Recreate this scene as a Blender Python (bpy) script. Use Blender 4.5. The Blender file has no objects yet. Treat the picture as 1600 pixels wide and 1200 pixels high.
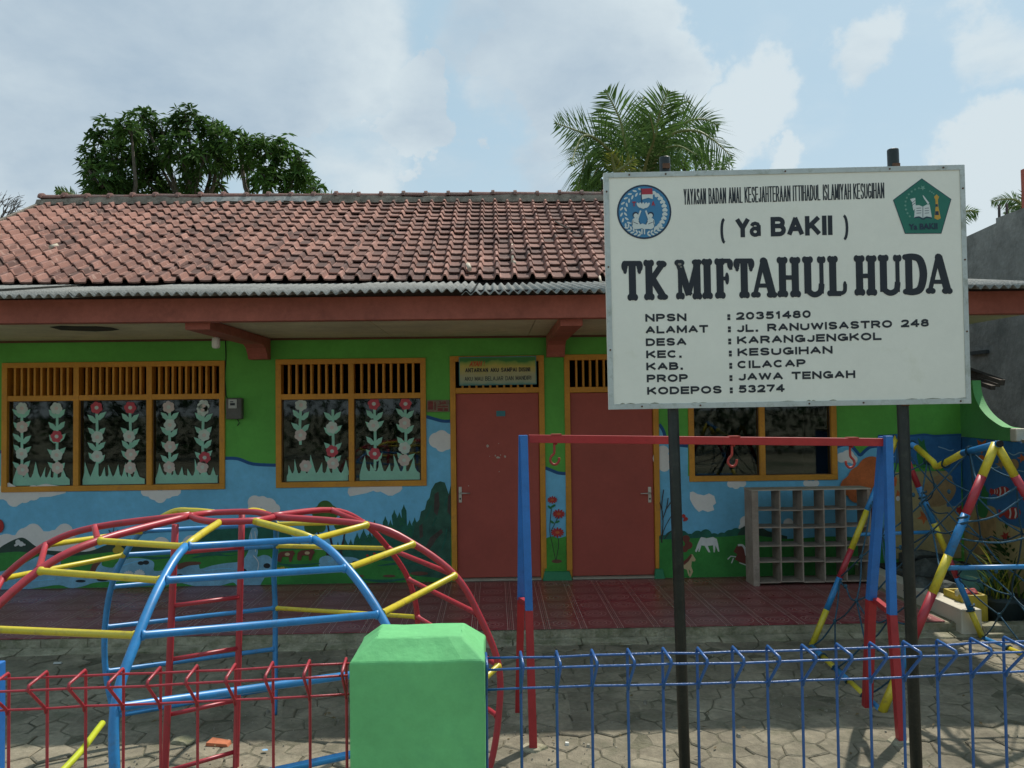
import bpy, bmesh, math, random
from mathutils import Vector, Matrix
R = math.radians
random.seed(7)
scene = bpy.context.scene
COL = scene.collection

# ---------------------------------------------------------------- camera
CAM = Vector((0.0, 0.0, 1.93)); FPX = 1250.0
YAW, PITCH, ROLL = R(1.344), R(1.694), R(0.711)
_f = Vector((math.sin(YAW)*math.cos(PITCH), math.cos(YAW)*math.cos(PITCH), math.sin(PITCH)))
_r0 = Vector((math.cos(YAW), -math.sin(YAW), 0)); _u0 = _r0.cross(_f)
_r = _r0*math.cos(ROLL) - _u0*math.sin(ROLL)
_u = _r0*math.sin(ROLL) + _u0*math.cos(ROLL)
cd = bpy.data.cameras.new('camera'); cam = bpy.data.objects.new('camera', cd); COL.objects.link(cam)
cam.matrix_world = Matrix((( _r.x, _u.x, -_f.x, CAM.x), (_r.y, _u.y, -_f.y, CAM.y), (_r.z, _u.z, -_f.z, CAM.z), (0, 0, 0, 1)))
cd.sensor_width = 36; cd.lens = FPX/1600*36; cd.clip_end = 2000; cd.clip_start = 0.05
scene.camera = cam

# ---------------------------------------------------------------- sky and sun
SUN = Vector((0.40, 0.53, 1.0)).normalized()          # direction towards the sun
EL = math.asin(SUN.z); AZ = math.atan2(SUN.x, SUN.y)
world = bpy.data.worlds.new('World'); scene.world = world; world.use_nodes = True
def sky_nodes():
    nt = world.node_tree; nt.nodes.clear(); N = nt.nodes.new; L = nt.links.new
    out = N('ShaderNodeOutputWorld'); bg = N('ShaderNodeBackground'); L(bg.outputs[0], out.inputs[0])
    sky = N('ShaderNodeTexSky'); sky.sky_type = 'NISHITA'; sky.sun_disc = False
    sky.sun_elevation = EL; sky.sun_rotation = AZ; sky.air_density = 1.0; sky.dust_density = 1.5; sky.ozone_density = 1.0
    tc = N('ShaderNodeTexCoord')
    sep = N('ShaderNodeSeparateXYZ'); L(tc.outputs['Generated'], sep.inputs[0])
    def math_(op, a, b=None, clamp=False):
        m = N('ShaderNodeMath'); m.operation = op; m.use_clamp = clamp
        for i, v in enumerate((a, b)):
            if v is None: continue
            if isinstance(v, (int, float)): m.inputs[i].default_value = v
            else: L(v, m.inputs[i])
        return m.outputs[0]
    zz = math_('ADD', math_('MAXIMUM', sep.outputs[2], 0.0), 0.28)
    cx = math_('DIVIDE', sep.outputs[0], zz); cy = math_('DIVIDE', sep.outputs[1], zz)
    comb = N('ShaderNodeCombineXYZ'); L(cx, comb.inputs[0]); L(cy, comb.inputs[1])
    def noise(scale, detail, rough, off, dist=0.0):
        mp = N('ShaderNodeMapping'); mp.inputs['Location'].default_value = off; L(comb.outputs[0], mp.inputs[0])
        n = N('ShaderNodeTexNoise'); n.inputs['Scale'].default_value = scale; n.inputs['Detail'].default_value = detail
        n.inputs['Roughness'].default_value = rough; n.inputs['Distortion'].default_value = dist; L(mp.outputs[0], n.inputs[0])
        return n.outputs[0]
    def ramp(v, a, b):
        m = N('ShaderNodeMapRange'); m.interpolation_type = 'SMOOTHSTEP'; L(v, m.inputs[0]); m.inputs[1].default_value = a; m.inputs[2].default_value = b
        return m.outputs[0]
    fine = noise(3.2, 10, 0.58, (3.1, 1.7, 0.0), 0.15)
    big = noise(1.1, 4, 0.5, (0.4, 5.2, 0.0))
    wn = N('ShaderNodeTexNoise'); wn.inputs['Scale'].default_value = 7.0; wn.inputs['Detail'].default_value = 8; wn.inputs['Roughness'].default_value = .6; L(tc.outputs['Generated'], wn.inputs[0])
    ws = N('ShaderNodeVectorMath'); ws.operation = 'MULTIPLY_ADD'; L(wn.outputs['Color'], ws.inputs[0]); ws.inputs[1].default_value = (.22,.22,.22); ws.inputs[2].default_value = (-.11,-.11,-.11)
    wa = N('ShaderNodeVectorMath'); wa.operation = 'ADD'; L(tc.outputs['Generated'], wa.inputs[0]); L(ws.outputs[0], wa.inputs[1])
    wz = N('ShaderNodeVectorMath'); wz.operation = 'NORMALIZE'; L(wa.outputs[0], wz.inputs[0]); warped = wz.outputs[0]
    def blob(dirv, cosr0, cosr1):                       # a bank of cloud in one direction of the sky
        d = N('ShaderNodeVectorMath'); d.operation = 'DOT_PRODUCT'; L(warped, d.inputs[0])
        d.inputs[1].default_value = Vector(dirv).normalized()
        return ramp(d.outputs['Value'], cosr0, cosr1)
    def dirpx(x, y): return _f + _r*((x-800)/FPX) + _u*((600-y)/FPX)
    banks = None
    for (x, y, r0, r1, w) in ((470, 20, 8, 4, .42), (250, 60, 10, 5, .58), (930, 90, 7.5, 5.0, .66), (640, 165, 4, 2.8, .78), (400, 165, 5, 3.4, .62), (40, 130, 11, 5, .5),
                           (1345, 40, 3, 1, .42), (1140, 190, 4, 2, .45), (1570, 300, 5, 3, .5), (500, 230, 6, 3, .3), (1245, 245, 1.8, .8, .4), (800, 60, 6, 3, .32), (860, 230, 5, 2, .3), (1570, 90, 3, 1, .3)):
        b = math_('MULTIPLY', blob(dirpx(x, y), math.cos(R(r0)), math.cos(R(r1))), w)
        banks = b if banks is None else math_('MAXIMUM', banks, b)
    hump = noise(9.0, 7, 0.55, (8.3, 0.6, 0.0), 0.0)
    dens = math_('ADD', math_('ADD', banks, math_('MULTIPLY', big, 0.30)), math_('ADD', math_('MULTIPLY', fine, 0.60), math_('MULTIPLY', hump, 0.35)))
    mask = ramp(dens, 0.60, 1.04)
    edge = ramp(dens, 0.92, 1.32)
    grey = ramp(math_('ADD', big, math_('MULTIPLY', fine, 0.6)), 0.62, 1.0)
    c1 = N('ShaderNodeMix'); c1.data_type = 'RGBA'; gb = math_('MAXIMUM', math_('MULTIPLY', blob(dirpx(225, 70), math.cos(R(15)), math.cos(R(4))), .85), math_('MULTIPLY', blob(dirpx(820, 180), math.cos(R(13)), math.cos(R(3))), .55)); L(math_('ADD', math_('MULTIPLY', gb, math_('ADD', big, .35)), math_('MULTIPLY', math_('SUBTRACT', fine, .5), -1.6), True), c1.inputs['Factor'])
    c1.inputs['A'].default_value = (4.4, 4.95, 5.2, 1); c1.inputs['B'].default_value = (2.25, 2.95, 3.7, 1)
    gain = N('ShaderNodeMix'); gain.data_type = 'RGBA'; gain.blend_type = 'MIX'; gain.inputs['Factor'].default_value = 0.80
    L(sky.outputs[0], gain.inputs['A']); gain.inputs['B'].default_value = (2.75, 3.85, 4.4, 1)
    mx = N('ShaderNodeMix'); mx.data_type = 'RGBA'; L(math_('MULTIPLY', mask, 0.88), mx.inputs['Factor'])
    L(gain.outputs['Result'], mx.inputs['A']); L(c1.outputs['Result'], mx.inputs['B'])
    hz = N('ShaderNodeMix'); hz.data_type = 'RGBA'; L(math_('MULTIPLY', ramp(sep.outputs[2], .36, -.02), .85), hz.inputs['Factor'])
    L(mx.outputs['Result'], hz.inputs['A']); hz.inputs['B'].default_value = (4.2, 4.75, 5.0, 1)
    L(hz.outputs['Result'], bg.inputs[0]); bg.inputs[1].default_value = 0.10
sky_nodes()
sd = bpy.data.lights.new('sun', 'SUN'); sd.energy = 2.75; sd.angle = R(1.0); sd.color = (1.0, 0.95, 0.87)
sun = bpy.data.objects.new('sun', sd); COL.objects.link(sun); sun.rotation_euler = SUN.to_track_quat('Z', 'Y').to_euler(); sun.location = (3, 6, 12)
vs = scene.view_settings; vs.view_transform = 'Standard'; vs.look = 'None'; vs.gamma = 1; vs.exposure = 0.66; vs.use_curve_mapping = False
scene.render.engine = 'CYCLES'
scene.render.resolution_x = 1024; scene.render.resolution_y = 768

# ---------------------------------------------------------------- helpers
def P(x, y, Y=None, Z=None, X=None):
    """point of the real plane Y=.. (or Z=.., X=..) seen at photo pixel x,y (1600x1200)"""
    d = _f + _r*((x-800)/FPX) + _u*((600-y)/FPX)
    if Y is not None: t = (Y-CAM.y)/d.y
    elif Z is not None: t = (Z-CAM.z)/d.z
    else: t = (X-CAM.x)/d.x
    return CAM + d*t
def near_ray(x, y, p):
    d = (_f + _r*((x-800)/FPX) + _u*((600-y)/FPX)).normalized()
    return CAM + d*((Vector(p)-CAM).dot(d))

class MB:
    def __init__(s): s.v = []; s.f = []; s.m = []; s.sm = []
    def add(s, vs_, fs, mi=0, smooth=False):
        b = len(s.v); s.v += [tuple(v) for v in vs_]
        for f in fs: s.f.append(tuple(b+i for i in f)); s.m.append(mi); s.sm.append(smooth)
        return s
    def box(s, a, b, mi=0, rot=None, c=None):
        x0, y0, z0 = a; x1, y1, z1 = b
        vv = [Vector(p) for p in ((x0,y0,z0),(x1,y0,z0),(x1,y1,z0),(x0,y1,z0),(x0,y0,z1),(x1,y0,z1),(x1,y1,z1),(x0,y1,z1))]
        if rot is not None: c = Vector(c); vv = [c + rot @ (v-c) for v in vv]
        return s.add(vv, ((0,3,2,1),(4,5,6,7),(0,1,5,4),(1,2,6,5),(2,3,7,6),(3,0,4,7)), mi)
    def hexa(s, bot, top, mi=0):
        n = len(bot); s.add(list(bot)+list(top), [tuple(range(n))[::-1], tuple(range(n, 2*n))] + [(i, (i+1) % n, n+(i+1) % n, n+i) for i in range(n)], mi); return s
    def tube(s, pts, r, n=8, mi=0, caps=True, mats=None, twist=0.0):
        pts = [Vector(p) for p in pts]; rs = r if isinstance(r, (list, tuple)) else [r]*len(pts)
        T = [(pts[min(i+1, len(pts)-1)]-pts[max(i-1, 0)]).normalized() for i in range(len(pts))]
        up = Vector((0,0,1)) if abs(T[0].z) < .9 else Vector((0,1,0))
        a = T[0].cross(up).normalized(); rings = []
        for p, t, rr in zip(pts, T, rs):
            a = (a - t*a.dot(t)).normalized(); b = t.cross(a)
            rings.append([p + (a*math.cos(2*math.pi*k/n+twist) + b*math.sin(2*math.pi*k/n+twist))*rr for k in range(n)])
        base = len(s.v); s.v += [tuple(v) for rg in rings for v in rg]
        for i in range(len(pts)-1):
            for k in range(n):
                s.f.append((base+i*n+k, base+i*n+(k+1) % n, base+(i+1)*n+(k+1) % n, base+(i+1)*n+k)); s.m.append(mats[i] if mats else mi); s.sm.append(n > 4)
        if caps:
            s.f.append(tuple(base+k for k in range(n))[::-1]); s.m.append(mats[0] if mats else mi); s.sm.append(False)
            e = base+(len(pts)-1)*n; s.f.append(tuple(e+k for k in range(n))); s.m.append(mats[-1] if mats else mi); s.sm.append(False)
        return s
    def disc_poly(s, pts, mi=0): return s.add(pts, [tuple(range(len(pts)))], mi)
    def build(s, name, mats, parent=None, label=None, kind=None, bevel=0.0):
        me = bpy.data.meshes.new(name); me.from_pydata(s.v, [], s.f)
        mats = mats if isinstance(mats, (list, tuple)) else [mats]
        for m in mats: me.materials.append(m)
        me.polygons.foreach_set('material_index', s.m); me.polygons.foreach_set('use_smooth', s.sm); me.update()
        o = bpy.data.objects.new(name, me); COL.objects.link(o); attach(o, parent)
        if label: o['label'] = label
        if kind: o['kind'] = kind
        if bevel:
            bv = o.modifiers.new('bevel', 'BEVEL'); bv.width = bevel; bv.segments = 2; bv.limit_method = 'ANGLE'
        return o
def root_loc(o):
    while o is not None and o.parent is not None: o = o.parent
    return Vector(o.location) if o is not None else Vector((0,0,0))
def attach(o, parent, world_loc=(0,0,0)):
    if parent is None: o.location = world_loc; return
    o.parent = parent
    o.location = Vector(world_loc) - wloc(parent)
WL = {}
def wloc(o):
    l = Vector((0,0,0))
    while o is not None: l += Vector(o.location); o = o.parent
    return l
def thing(name, label, cat, loc=(0,0,0), group=None):
    o = bpy.data.objects.new(name, None); COL.objects.link(o); o.location = loc; o.empty_display_size = .2
    o['label'] = label; o['category'] = cat
    if group: o['group'] = group
    return o
def tag(o, label, cat, group=None):
    o['label'] = label; o['category'] = cat
    if group: o['group'] = group
    return o
def inst(mesh, name, parent, wl, rot=None, scale=None):
    o = bpy.data.objects.new(name, mesh); COL.objects.link(o); attach(o, parent, wl)
    if rot is not None: o.rotation_euler = rot
    if scale is not None: o.scale = scale
    return o

def lin(c):
    return tuple(((v/255)/12.92 if v/255 <= .04045 else ((v/255+.055)/1.055)**2.4) for v in c)
MATS = {}
def mat(name, col, rough=.6, var=.25, scale=3.0, dirt=None, dirt_amt=.0, dirt_scale=6.0, bump=.0, bump_scale=60., spec=.4, metal=0.0, rand=0.0, trans=0.0, coat=0.0):
    """procedural paint / stone / cloth: base colour with noise variation, dirt patches, fine relief"""
    if name in MATS: return MATS[name]
    m = bpy.data.materials.new(name); m.use_nodes = True; nt = m.node_tree; N = nt.nodes.new; L = nt.links.new
    b = nt.nodes['Principled BSDF']; b.inputs['Roughness'].default_value = rough; b.inputs['Specular IOR Level'].default_value = spec; b.inputs['Metallic'].default_value = metal
    if coat: b.inputs['Coat Weight'].default_value = coat; b.inputs['Coat Roughness'].default_value = .15
    g = N('ShaderNodeNewGeometry')
    n = N('ShaderNodeTexNoise'); n.inputs['Scale'].default_value = scale; n.inputs['Detail'].default_value = 6; n.inputs['Roughness'].default_value = .65; L(g.outputs['Position'], n.inputs[0])
    mr = N('ShaderNodeMapRange'); L(n.outputs[0], mr.inputs[0]); mr.inputs[1].default_value = .3; mr.inputs[2].default_value = .7; mr.inputs[3].default_value = 1-var; mr.inputs[4].default_value = 1+var*.6
    fac = mr.outputs[0]
    if rand:
        oi = N('ShaderNodeObjectInfo'); m2 = N('ShaderNodeMapRange'); L(oi.outputs['Random'], m2.inputs[0]); m2.inputs[3].default_value = 1-rand; m2.inputs[4].default_value = 1+rand
        mm = N('ShaderNodeMath'); mm.operation = 'MULTIPLY'; L(fac, mm.inputs[0]); L(m2.outputs[0], mm.inputs[1]); fac = mm.outputs[0]
    sc = N('ShaderNodeVectorMath'); sc.operation = 'SCALE'; sc.inputs[0].default_value = col[:3]; L(fac, sc.inputs['Scale'])
    fnz = N('ShaderNodeTexNoise'); fnz.inputs['Scale'].default_value = scale*11; fnz.inputs['Detail'].default_value = 7; fnz.inputs['Roughness'].default_value = .75; L(g.outputs['Position'], fnz.inputs[0])
    fmr = N('ShaderNodeMapRange'); L(fnz.outputs[0], fmr.inputs[0]); fmr.inputs[1].default_value = .3; fmr.inputs[2].default_value = .7; fmr.inputs[3].default_value = 1-min(.16, var*.5); fmr.inputs[4].default_value = 1+min(.12, var*.4)
    fsc = N('ShaderNodeVectorMath'); fsc.operation = 'SCALE'; L(sc.outputs[0], fsc.inputs[0]); L(fmr.outputs[0], fsc.inputs['Scale'])
    colour = fsc.outputs[0]
    if dirt is not None:
        n2 = N('ShaderNodeTexNoise'); n2.inputs['Scale'].default_value = dirt_scale; n2.inputs['Detail'].default_value = 9; n2.inputs['Roughness'].default_value = .7; L(g.outputs['Position'], n2.inputs[0])
        r2 = N('ShaderNodeMapRange'); L(n2.outputs[0], r2.inputs[0]); r2.inputs[1].default_value = .62-.3*dirt_amt; r2.inputs[2].default_value = .74-.1*dirt_amt; r2.inputs[4].default_value = min(1, .4+dirt_amt)
        mx = N('ShaderNodeMix'); mx.data_type = 'RGBA'; L(r2.outputs[0], mx.inputs['Factor']); L(colour, mx.inputs['A']); mx.inputs['B'].default_value = (*dirt, 1); colour = mx.outputs['Result']
    L(colour, b.inputs['Base Color'])
    if bump:
        n3 = N('ShaderNodeTexNoise'); n3.inputs['Scale'].default_value = bump_scale; n3.inputs['Detail'].default_value = 5; L(g.outputs['Position'], n3.inputs[0])
        bp = N('ShaderNodeBump'); bp.inputs['Strength'].default_value = min(1, bump*2); bp.inputs['Distance'].default_value = .01*bump*2; L(n3.outputs[0], bp.inputs['Height']); L(bp.outputs[0], b.inputs['Normal'])
    if trans:
        tr = N('ShaderNodeBsdfTranslucent'); L(colour, tr.inputs[0]); ms = N('ShaderNodeMixShader'); ms.inputs[0].default_value = trans
        L(b.outputs[0], ms.inputs[1]); L(tr.outputs[0], ms.inputs[2]); L(ms.outputs[0], nt.nodes['Material Output'].inputs[0])
    MATS[name] = m; return m

# text set in the built-in font, mapped on the four corners (bottom left, bottom right, top right, top left)
def text_mesh(s, bold=0.0, shear=0.0):
    cu = bpy.data.curves.new('t', 'FONT'); cu.body = s; cu.size = 1; cu.offset = bold; cu.resolution_u = 3; cu.shear = shear; cu.fill_mode = 'FRONT'
    o = bpy.data.objects.new('t', cu); COL.objects.link(o)
    dg = bpy.context.evaluated_depsgraph_get(); me = bpy.data.meshes.new_from_object(o.evaluated_get(dg))
    vv = [v.co.copy() for v in me.vertices]; ff = [tuple(p.vertices) for p in me.polygons]
    bpy.data.objects.remove(o); bpy.data.curves.remove(cu); bpy.data.meshes.remove(me)
    isl = list(range(len(vv)))
    def find(a):
        while isl[a] != a: a = isl[a]
        return a
    for f in ff:
        for a in f[1:]: isl[find(a)] = find(f[0])
    if s.upper() == s and not set(s) & set('()!'):       # bring letters with a tail up on to the line
        gr = {}
        for i in range(len(vv)): gr.setdefault(find(i), []).append(i)
        for g in gr.values():
            lo = min(vv[i].y for i in g); hi = max(vv[i].y for i in g)
            if lo < -.05:
                for i in g: vv[i].y = (vv[i].y-lo)/(hi-lo)*hi
    x0 = min(v.x for v in vv); x1 = max(v.x for v in vv); y0 = min(v.y for v in vv); y1 = max(v.y for v in vv)
    return [((v.x-x0)/(x1-x0), (v.y-y0)/(y1-y0)) for v in vv], ff
def quad_map(c, u, v):
    a = c[0].lerp(c[1], u); b = c[3].lerp(c[2], u); return a.lerp(b, v)
def text(name, s, corners, m, parent, bold=0.0, shear=0.0, thick=(0.0, 0.0)):
    uv, ff = text_mesh(s, bold, shear)
    W = (corners[1]-corners[0]).length; H = (corners[3]-corners[0]).length; tu, tv = thick[0]/W, thick[1]/H; mb = MB()
    nn = (corners[1]-corners[0]).cross(corners[3]-corners[0]).normalized(); q = 0
    if tu or tv:                                        # heavier weight: the outline is stacked with small shifts
        for i, j in ((-1,-1),(1,-1),(-1,1),(1,1),(0,0)):
            mb.add([quad_map(corners, tu+(1-2*tu)*u+i*tu, tv+(1-2*tv)*v+j*tv) + nn*q for u, v in uv], ff); q += .00006
        return mb.build(name, m, parent)
    vv = [quad_map(corners, u, v) for u, v in uv]
    n = (corners[1]-corners[0]).cross(corners[3]-corners[0])
    mb.add(vv, ff); return mb.build(name, m, parent)
# ================================================================ materials
G_WALL = mat('green_wall_paint', (.13,.46,.075), .75, .18, 1.2, dirt=(.09,.32,.06), dirt_amt=.15, dirt_scale=2.5, bump=.15, bump_scale=14)
OCHRE = mat('ochre_frame_paint', (.68,.30,.03), .55, .2, 4, dirt=(.40,.16,.04), dirt_amt=.3, dirt_scale=8)
DOORM = mat('door_red_brown', (.42,.085,.06), .55, .12, 1.6, dirt=(.34,.07,.05), dirt_amt=.2, dirt_scale=4)
BEAM = mat('beam_red_brown', (.40,.12,.085), .7, .25, 3, dirt=(.22,.07,.05), dirt_amt=.3, dirt_scale=5, bump=.3, bump_scale=20)
SOFFIT = mat('ceiling_board', (.66,.60,.40), .85, .2, 2.0, dirt=(.42,.37,.23), dirt_amt=.3, dirt_scale=2.2)
STAIN = mat('water_stain', (.05,.045,.035), .9)
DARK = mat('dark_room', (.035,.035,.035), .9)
GREYW = mat('grey_render_wall', (.30,.29,.26), .9, .4, 1.5, dirt=(.14,.14,.125), dirt_amt=.55, dirt_scale=1.8, bump=.8, bump_scale=12)
CONC = mat('mossy_concrete', (.36,.33,.235), .9, .4, 5, dirt=(.14,.15,.075), dirt_amt=.55, dirt_scale=7, bump=.8, bump_scale=35)
MORTAR = mat('ridge_mortar', (.27,.23,.18), .95, .5, 7, dirt=(.13,.11,.085), dirt_amt=.5, dirt_scale=9, bump=.8, bump_scale=40)
CREAM = mat('cream_ledge', (.62,.58,.46), .7, .15, 5, dirt=(.4,.36,.27), dirt_amt=.2)
WHITEP = mat('white_board', (.84,.82,.73), .45, .05, 2.0, dirt=(.68,.66,.52), dirt_amt=.10, dirt_scale=3)
BLACKP = mat('black_letter', (.018,.022,.03), .5, .1)
ALU = mat('aluminium_edge', (.52,.55,.53), .45, .15, 6, dirt=(.22,.23,.16), dirt_amt=.3, dirt_scale=14, metal=.2)

# ================================================================ the setting: ground
def plane_obj(name, x0, x1, y0, y1, z, m, nx=1, ny=1):
    mb = MB(); vv = [(x0+(x1-x0)*i/nx, y0+(y1-y0)*j/ny, z) for j in range(ny+1) for i in range(nx+1)]
    mb.add(vv, [(j*(nx+1)+i, j*(nx+1)+i+1, (j+1)*(nx+1)+i+1, (j+1)*(nx+1)+i) for j in range(ny) for i in range(nx)])
    return mb.build(name, m, kind='structure')
SOIL = mat('soil_and_moss', (.14,.13,.085), .95, .5, 4, dirt=(.20,.18,.13), dirt_amt=.5, dirt_scale=9, bump=1, bump_scale=40)
FIELD = mat('far_ground', (.30,.27,.19), .95, .4, .3, dirt=(.06,.09,.04), dirt_amt=.6, dirt_scale=.4, bump=.5, bump_scale=10)
plane_obj('ground', -300, 300, -300, 300, -.02, FIELD)
plane_obj('road', -40, 40, -4.5, 1.2, -.004, mat('asphalt', (.33,.30,.24), .9, .3, 8, bump=.6, bump_scale=90))
yard = plane_obj('yard_ground', -8, 9, 1.6, 8.4, 0.0, SOIL)
yard.location.z = 0.0125

# worn hexagonal paving stones, joints recessed
def stone_mat(name, base, moss):
    m = bpy.data.materials.new(name); m.use_nodes = True; nt = m.node_tree; N = nt.nodes.new; L = nt.links.new; b = nt.nodes['Principled BSDF']
    b.inputs['Roughness'].default_value = .92; b.inputs['Specular IOR Level'].default_value = .25
    g = N('ShaderNodeNewGeometry')
    def noise(s, d=6, r=.65):
        n = N('ShaderNodeTexNoise'); n.inputs['Scale'].default_value = s; n.inputs['Detail'].default_value = d; n.inputs['Roughness'].default_value = r; L(g.outputs['Position'], n.inputs[0]); return n.outputs[0]
    def mr(v, a, b_, c, d):
        x = N('ShaderNodeMapRange'); L(v, x.inputs[0]); x.inputs[1].default_value = a; x.inputs[2].default_value = b_; x.inputs[3].default_value = c; x.inputs[4].default_value = d; return x.outputs[0]
    v = N('ShaderNodeTexVoronoi'); v.inputs['Scale'].default_value = 2.2; L(g.outputs['Position'], v.inputs['Vector'])
    sh = N('ShaderNodeSeparateColor'); L(v.outputs['Color'], sh.inputs[0])
    a = N('ShaderNodeMath'); a.operation = 'MULTIPLY'; L(mr(noise(2.6, 8), .3, .7, .62, 1.25), a.inputs[0]); L(mr(noise(30, 5), .3, .7, .8, 1.15), a.inputs[1])
    a2 = N('ShaderNodeMath'); a2.operation = 'MULTIPLY'; L(a.outputs[0], a2.inputs[0]); L(mr(sh.outputs[0], 0, 1, .82, 1.15), a2.inputs[1])
    s = N('ShaderNodeVectorMath'); s.operation = 'SCALE'; s.inputs[0].default_value = base; L(a2.outputs[0], s.inputs['Scale'])
    mx = N('ShaderNodeMix'); mx.data_type = 'RGBA'; L(mr(noise(4.5, 9, .7), .5, .66, 0, .75), mx.inputs['Factor']); L(s.outputs[0], mx.inputs['A']); mx.inputs['B'].default_value = (*moss, 1)
    L(mx.outputs['Result'], b.inputs['Base Color'])
    bp = N('ShaderNodeBump'); bp.inputs['Strength'].default_value = 1; bp.inputs['Distance'].default_value = .012; L(noise(28, 8, .7), bp.inputs['Height']); L(bp.outputs[0], b.inputs['Normal'])
    return m
STONE = stone_mat('paving_stone', (.26,.228,.165), (.135,.13,.085))
rs = random.Random(3)
def pave(yard):
    hx = .205; rows = []
    ys = hx*.866; cells = []
    j = 0; y = 3.2
    while y < 6.66:
        x = -6.2 + (hx/2 if j % 2 else 0)
        while x < 6.6: cells.append((x, y)); x += hx
        y += ys; j += 1
    cells.sort(key=lambda c: (0 if (abs(c[0]) < .66*c[1]+.1 and c[1] > 4.15 and not (c[1] < 4.3 and abs(c[0]) > 3)) else 1, c[1]))
    rest = MB()
    jit = {}
    def corner(x, y):                                   # shared corners move together so that joints stay thin
        k = (round(x, 2), round(y, 2))
        if k not in jit: jit[k] = (rs.uniform(-.026,.026), rs.uniform(-.026,.026))
        return jit[k]
    for n, (cx, cy) in enumerate(cells):
        if cy > 6.58: continue
        if rs.random() < .006: continue
        pts = []
        for k in range(6):
            a = math.pi/6 + k*math.pi/3; px_, py_ = cx+hx/math.sqrt(3)*math.cos(a), cy+hx/math.sqrt(3)*math.sin(a)
            dx, dy = corner(px_, py_); pts.append((px_+dx, py_+dy))
        h = .018 + rs.uniform(-.0055,.007); tx, ty = rs.uniform(-.03,.03), rs.uniform(-.03,.03)
        mx_, my_ = sum(p[0] for p in pts)/6, sum(p[1] for p in pts)/6
        ring0, ring1 = [], []
        for k in range(6):
            for q in (0, .5):
                p0, p1 = pts[k], pts[(k+1) % 6]; e = (p0[0]+(p1[0]-p0[0])*q, p0[1]+(p1[1]-p0[1])*q)
                s_ = 1 - rs.uniform(.012,.055); s2 = s_ - rs.uniform(.05,.10)
                ring0.append((mx_+(e[0]-mx_)*s_, my_+(e[1]-my_)*s_)); ring1.append((mx_+(e[0]-mx_)*s2, my_+(e[1]-my_)*s2))
        mb = rest if n >= 290 else MB(); ox, oy = (0, 0) if n >= 290 else (mx_, my_)
        zf = lambda p, d: h-d+(p[0]-mx_)*tx+(p[1]-my_)*ty
        vv = [(p[0]-ox, p[1]-oy, -.004) for p in ring0] + [(p[0]-ox, p[1]-oy, zf(p, .006)) for p in ring0] + [(p[0]-ox, p[1]-oy, zf(p, 0)) for p in ring1]
        ff = [(k, (k+1) % 12, 12+(k+1) % 12, 12+k) for k in range(12)] + [(12+k, 12+(k+1) % 12, 24+(k+1) % 12, 24+k) for k in range(12)] + [tuple(range(24, 36))]
        mb.add(vv, ff)
        if n < 290:
            o = mb.build('paving_stone', STONE, yard); o.location = Vector((mx_, my_, 0)) - wloc(yard)
    rest.build('paving_stones', STONE, yard, kind='stuff')
pave(yard)

# ================================================================ terrace with patterned tiles
TZ = .12; WY = 8.45; TX0, TX1, TY0 = -7.4, 3.80, 6.58
ter = thing('terrace', 'x', 'x', (0, TY0, 0)); del ter['label'], ter['category']; ter['kind'] = 'structure'
mb = MB()
nseg = 60
for i in range(nseg):                                  # worn front edge
    xa, xb = TX0+(TX1-TX0)*i/nseg, TX0+(TX1-TX0)*(i+1)/nseg
    mb.box((xa, TY0-.0 + rs.uniform(-.006,.006), -.02), (xb, TY0+.05, TZ-.012+rs.uniform(-.004,.002)))
mb.box((TX0, TY0+.02, -.02), (TX1, WY+.25, TZ-.010))
mb.build('terrace_base', CONC, ter)
mb = MB()                                               # low broken apron in front of the step
x = TX0
while x < TX1+1.6:
    w = rs.uniform(.25,.6); mb.hexa([(x,TY0-.13+rs.uniform(-.03,.03),-.01),(x+w-.012,TY0-.13+rs.uniform(-.03,.03),-.01),(x+w-.012,TY0-.01,-.01),(x,TY0-.01,-.01)],
        [(x,TY0-.12+rs.uniform(-.02,.02),.03),(x+w-.012,TY0-.12+rs.uniform(-.02,.02),.03),(x+w-.012,TY0-.01,.045),(x,TY0-.01,.045)]); x += w
mb.build('kerb_apron', CONC, ter)
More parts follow.
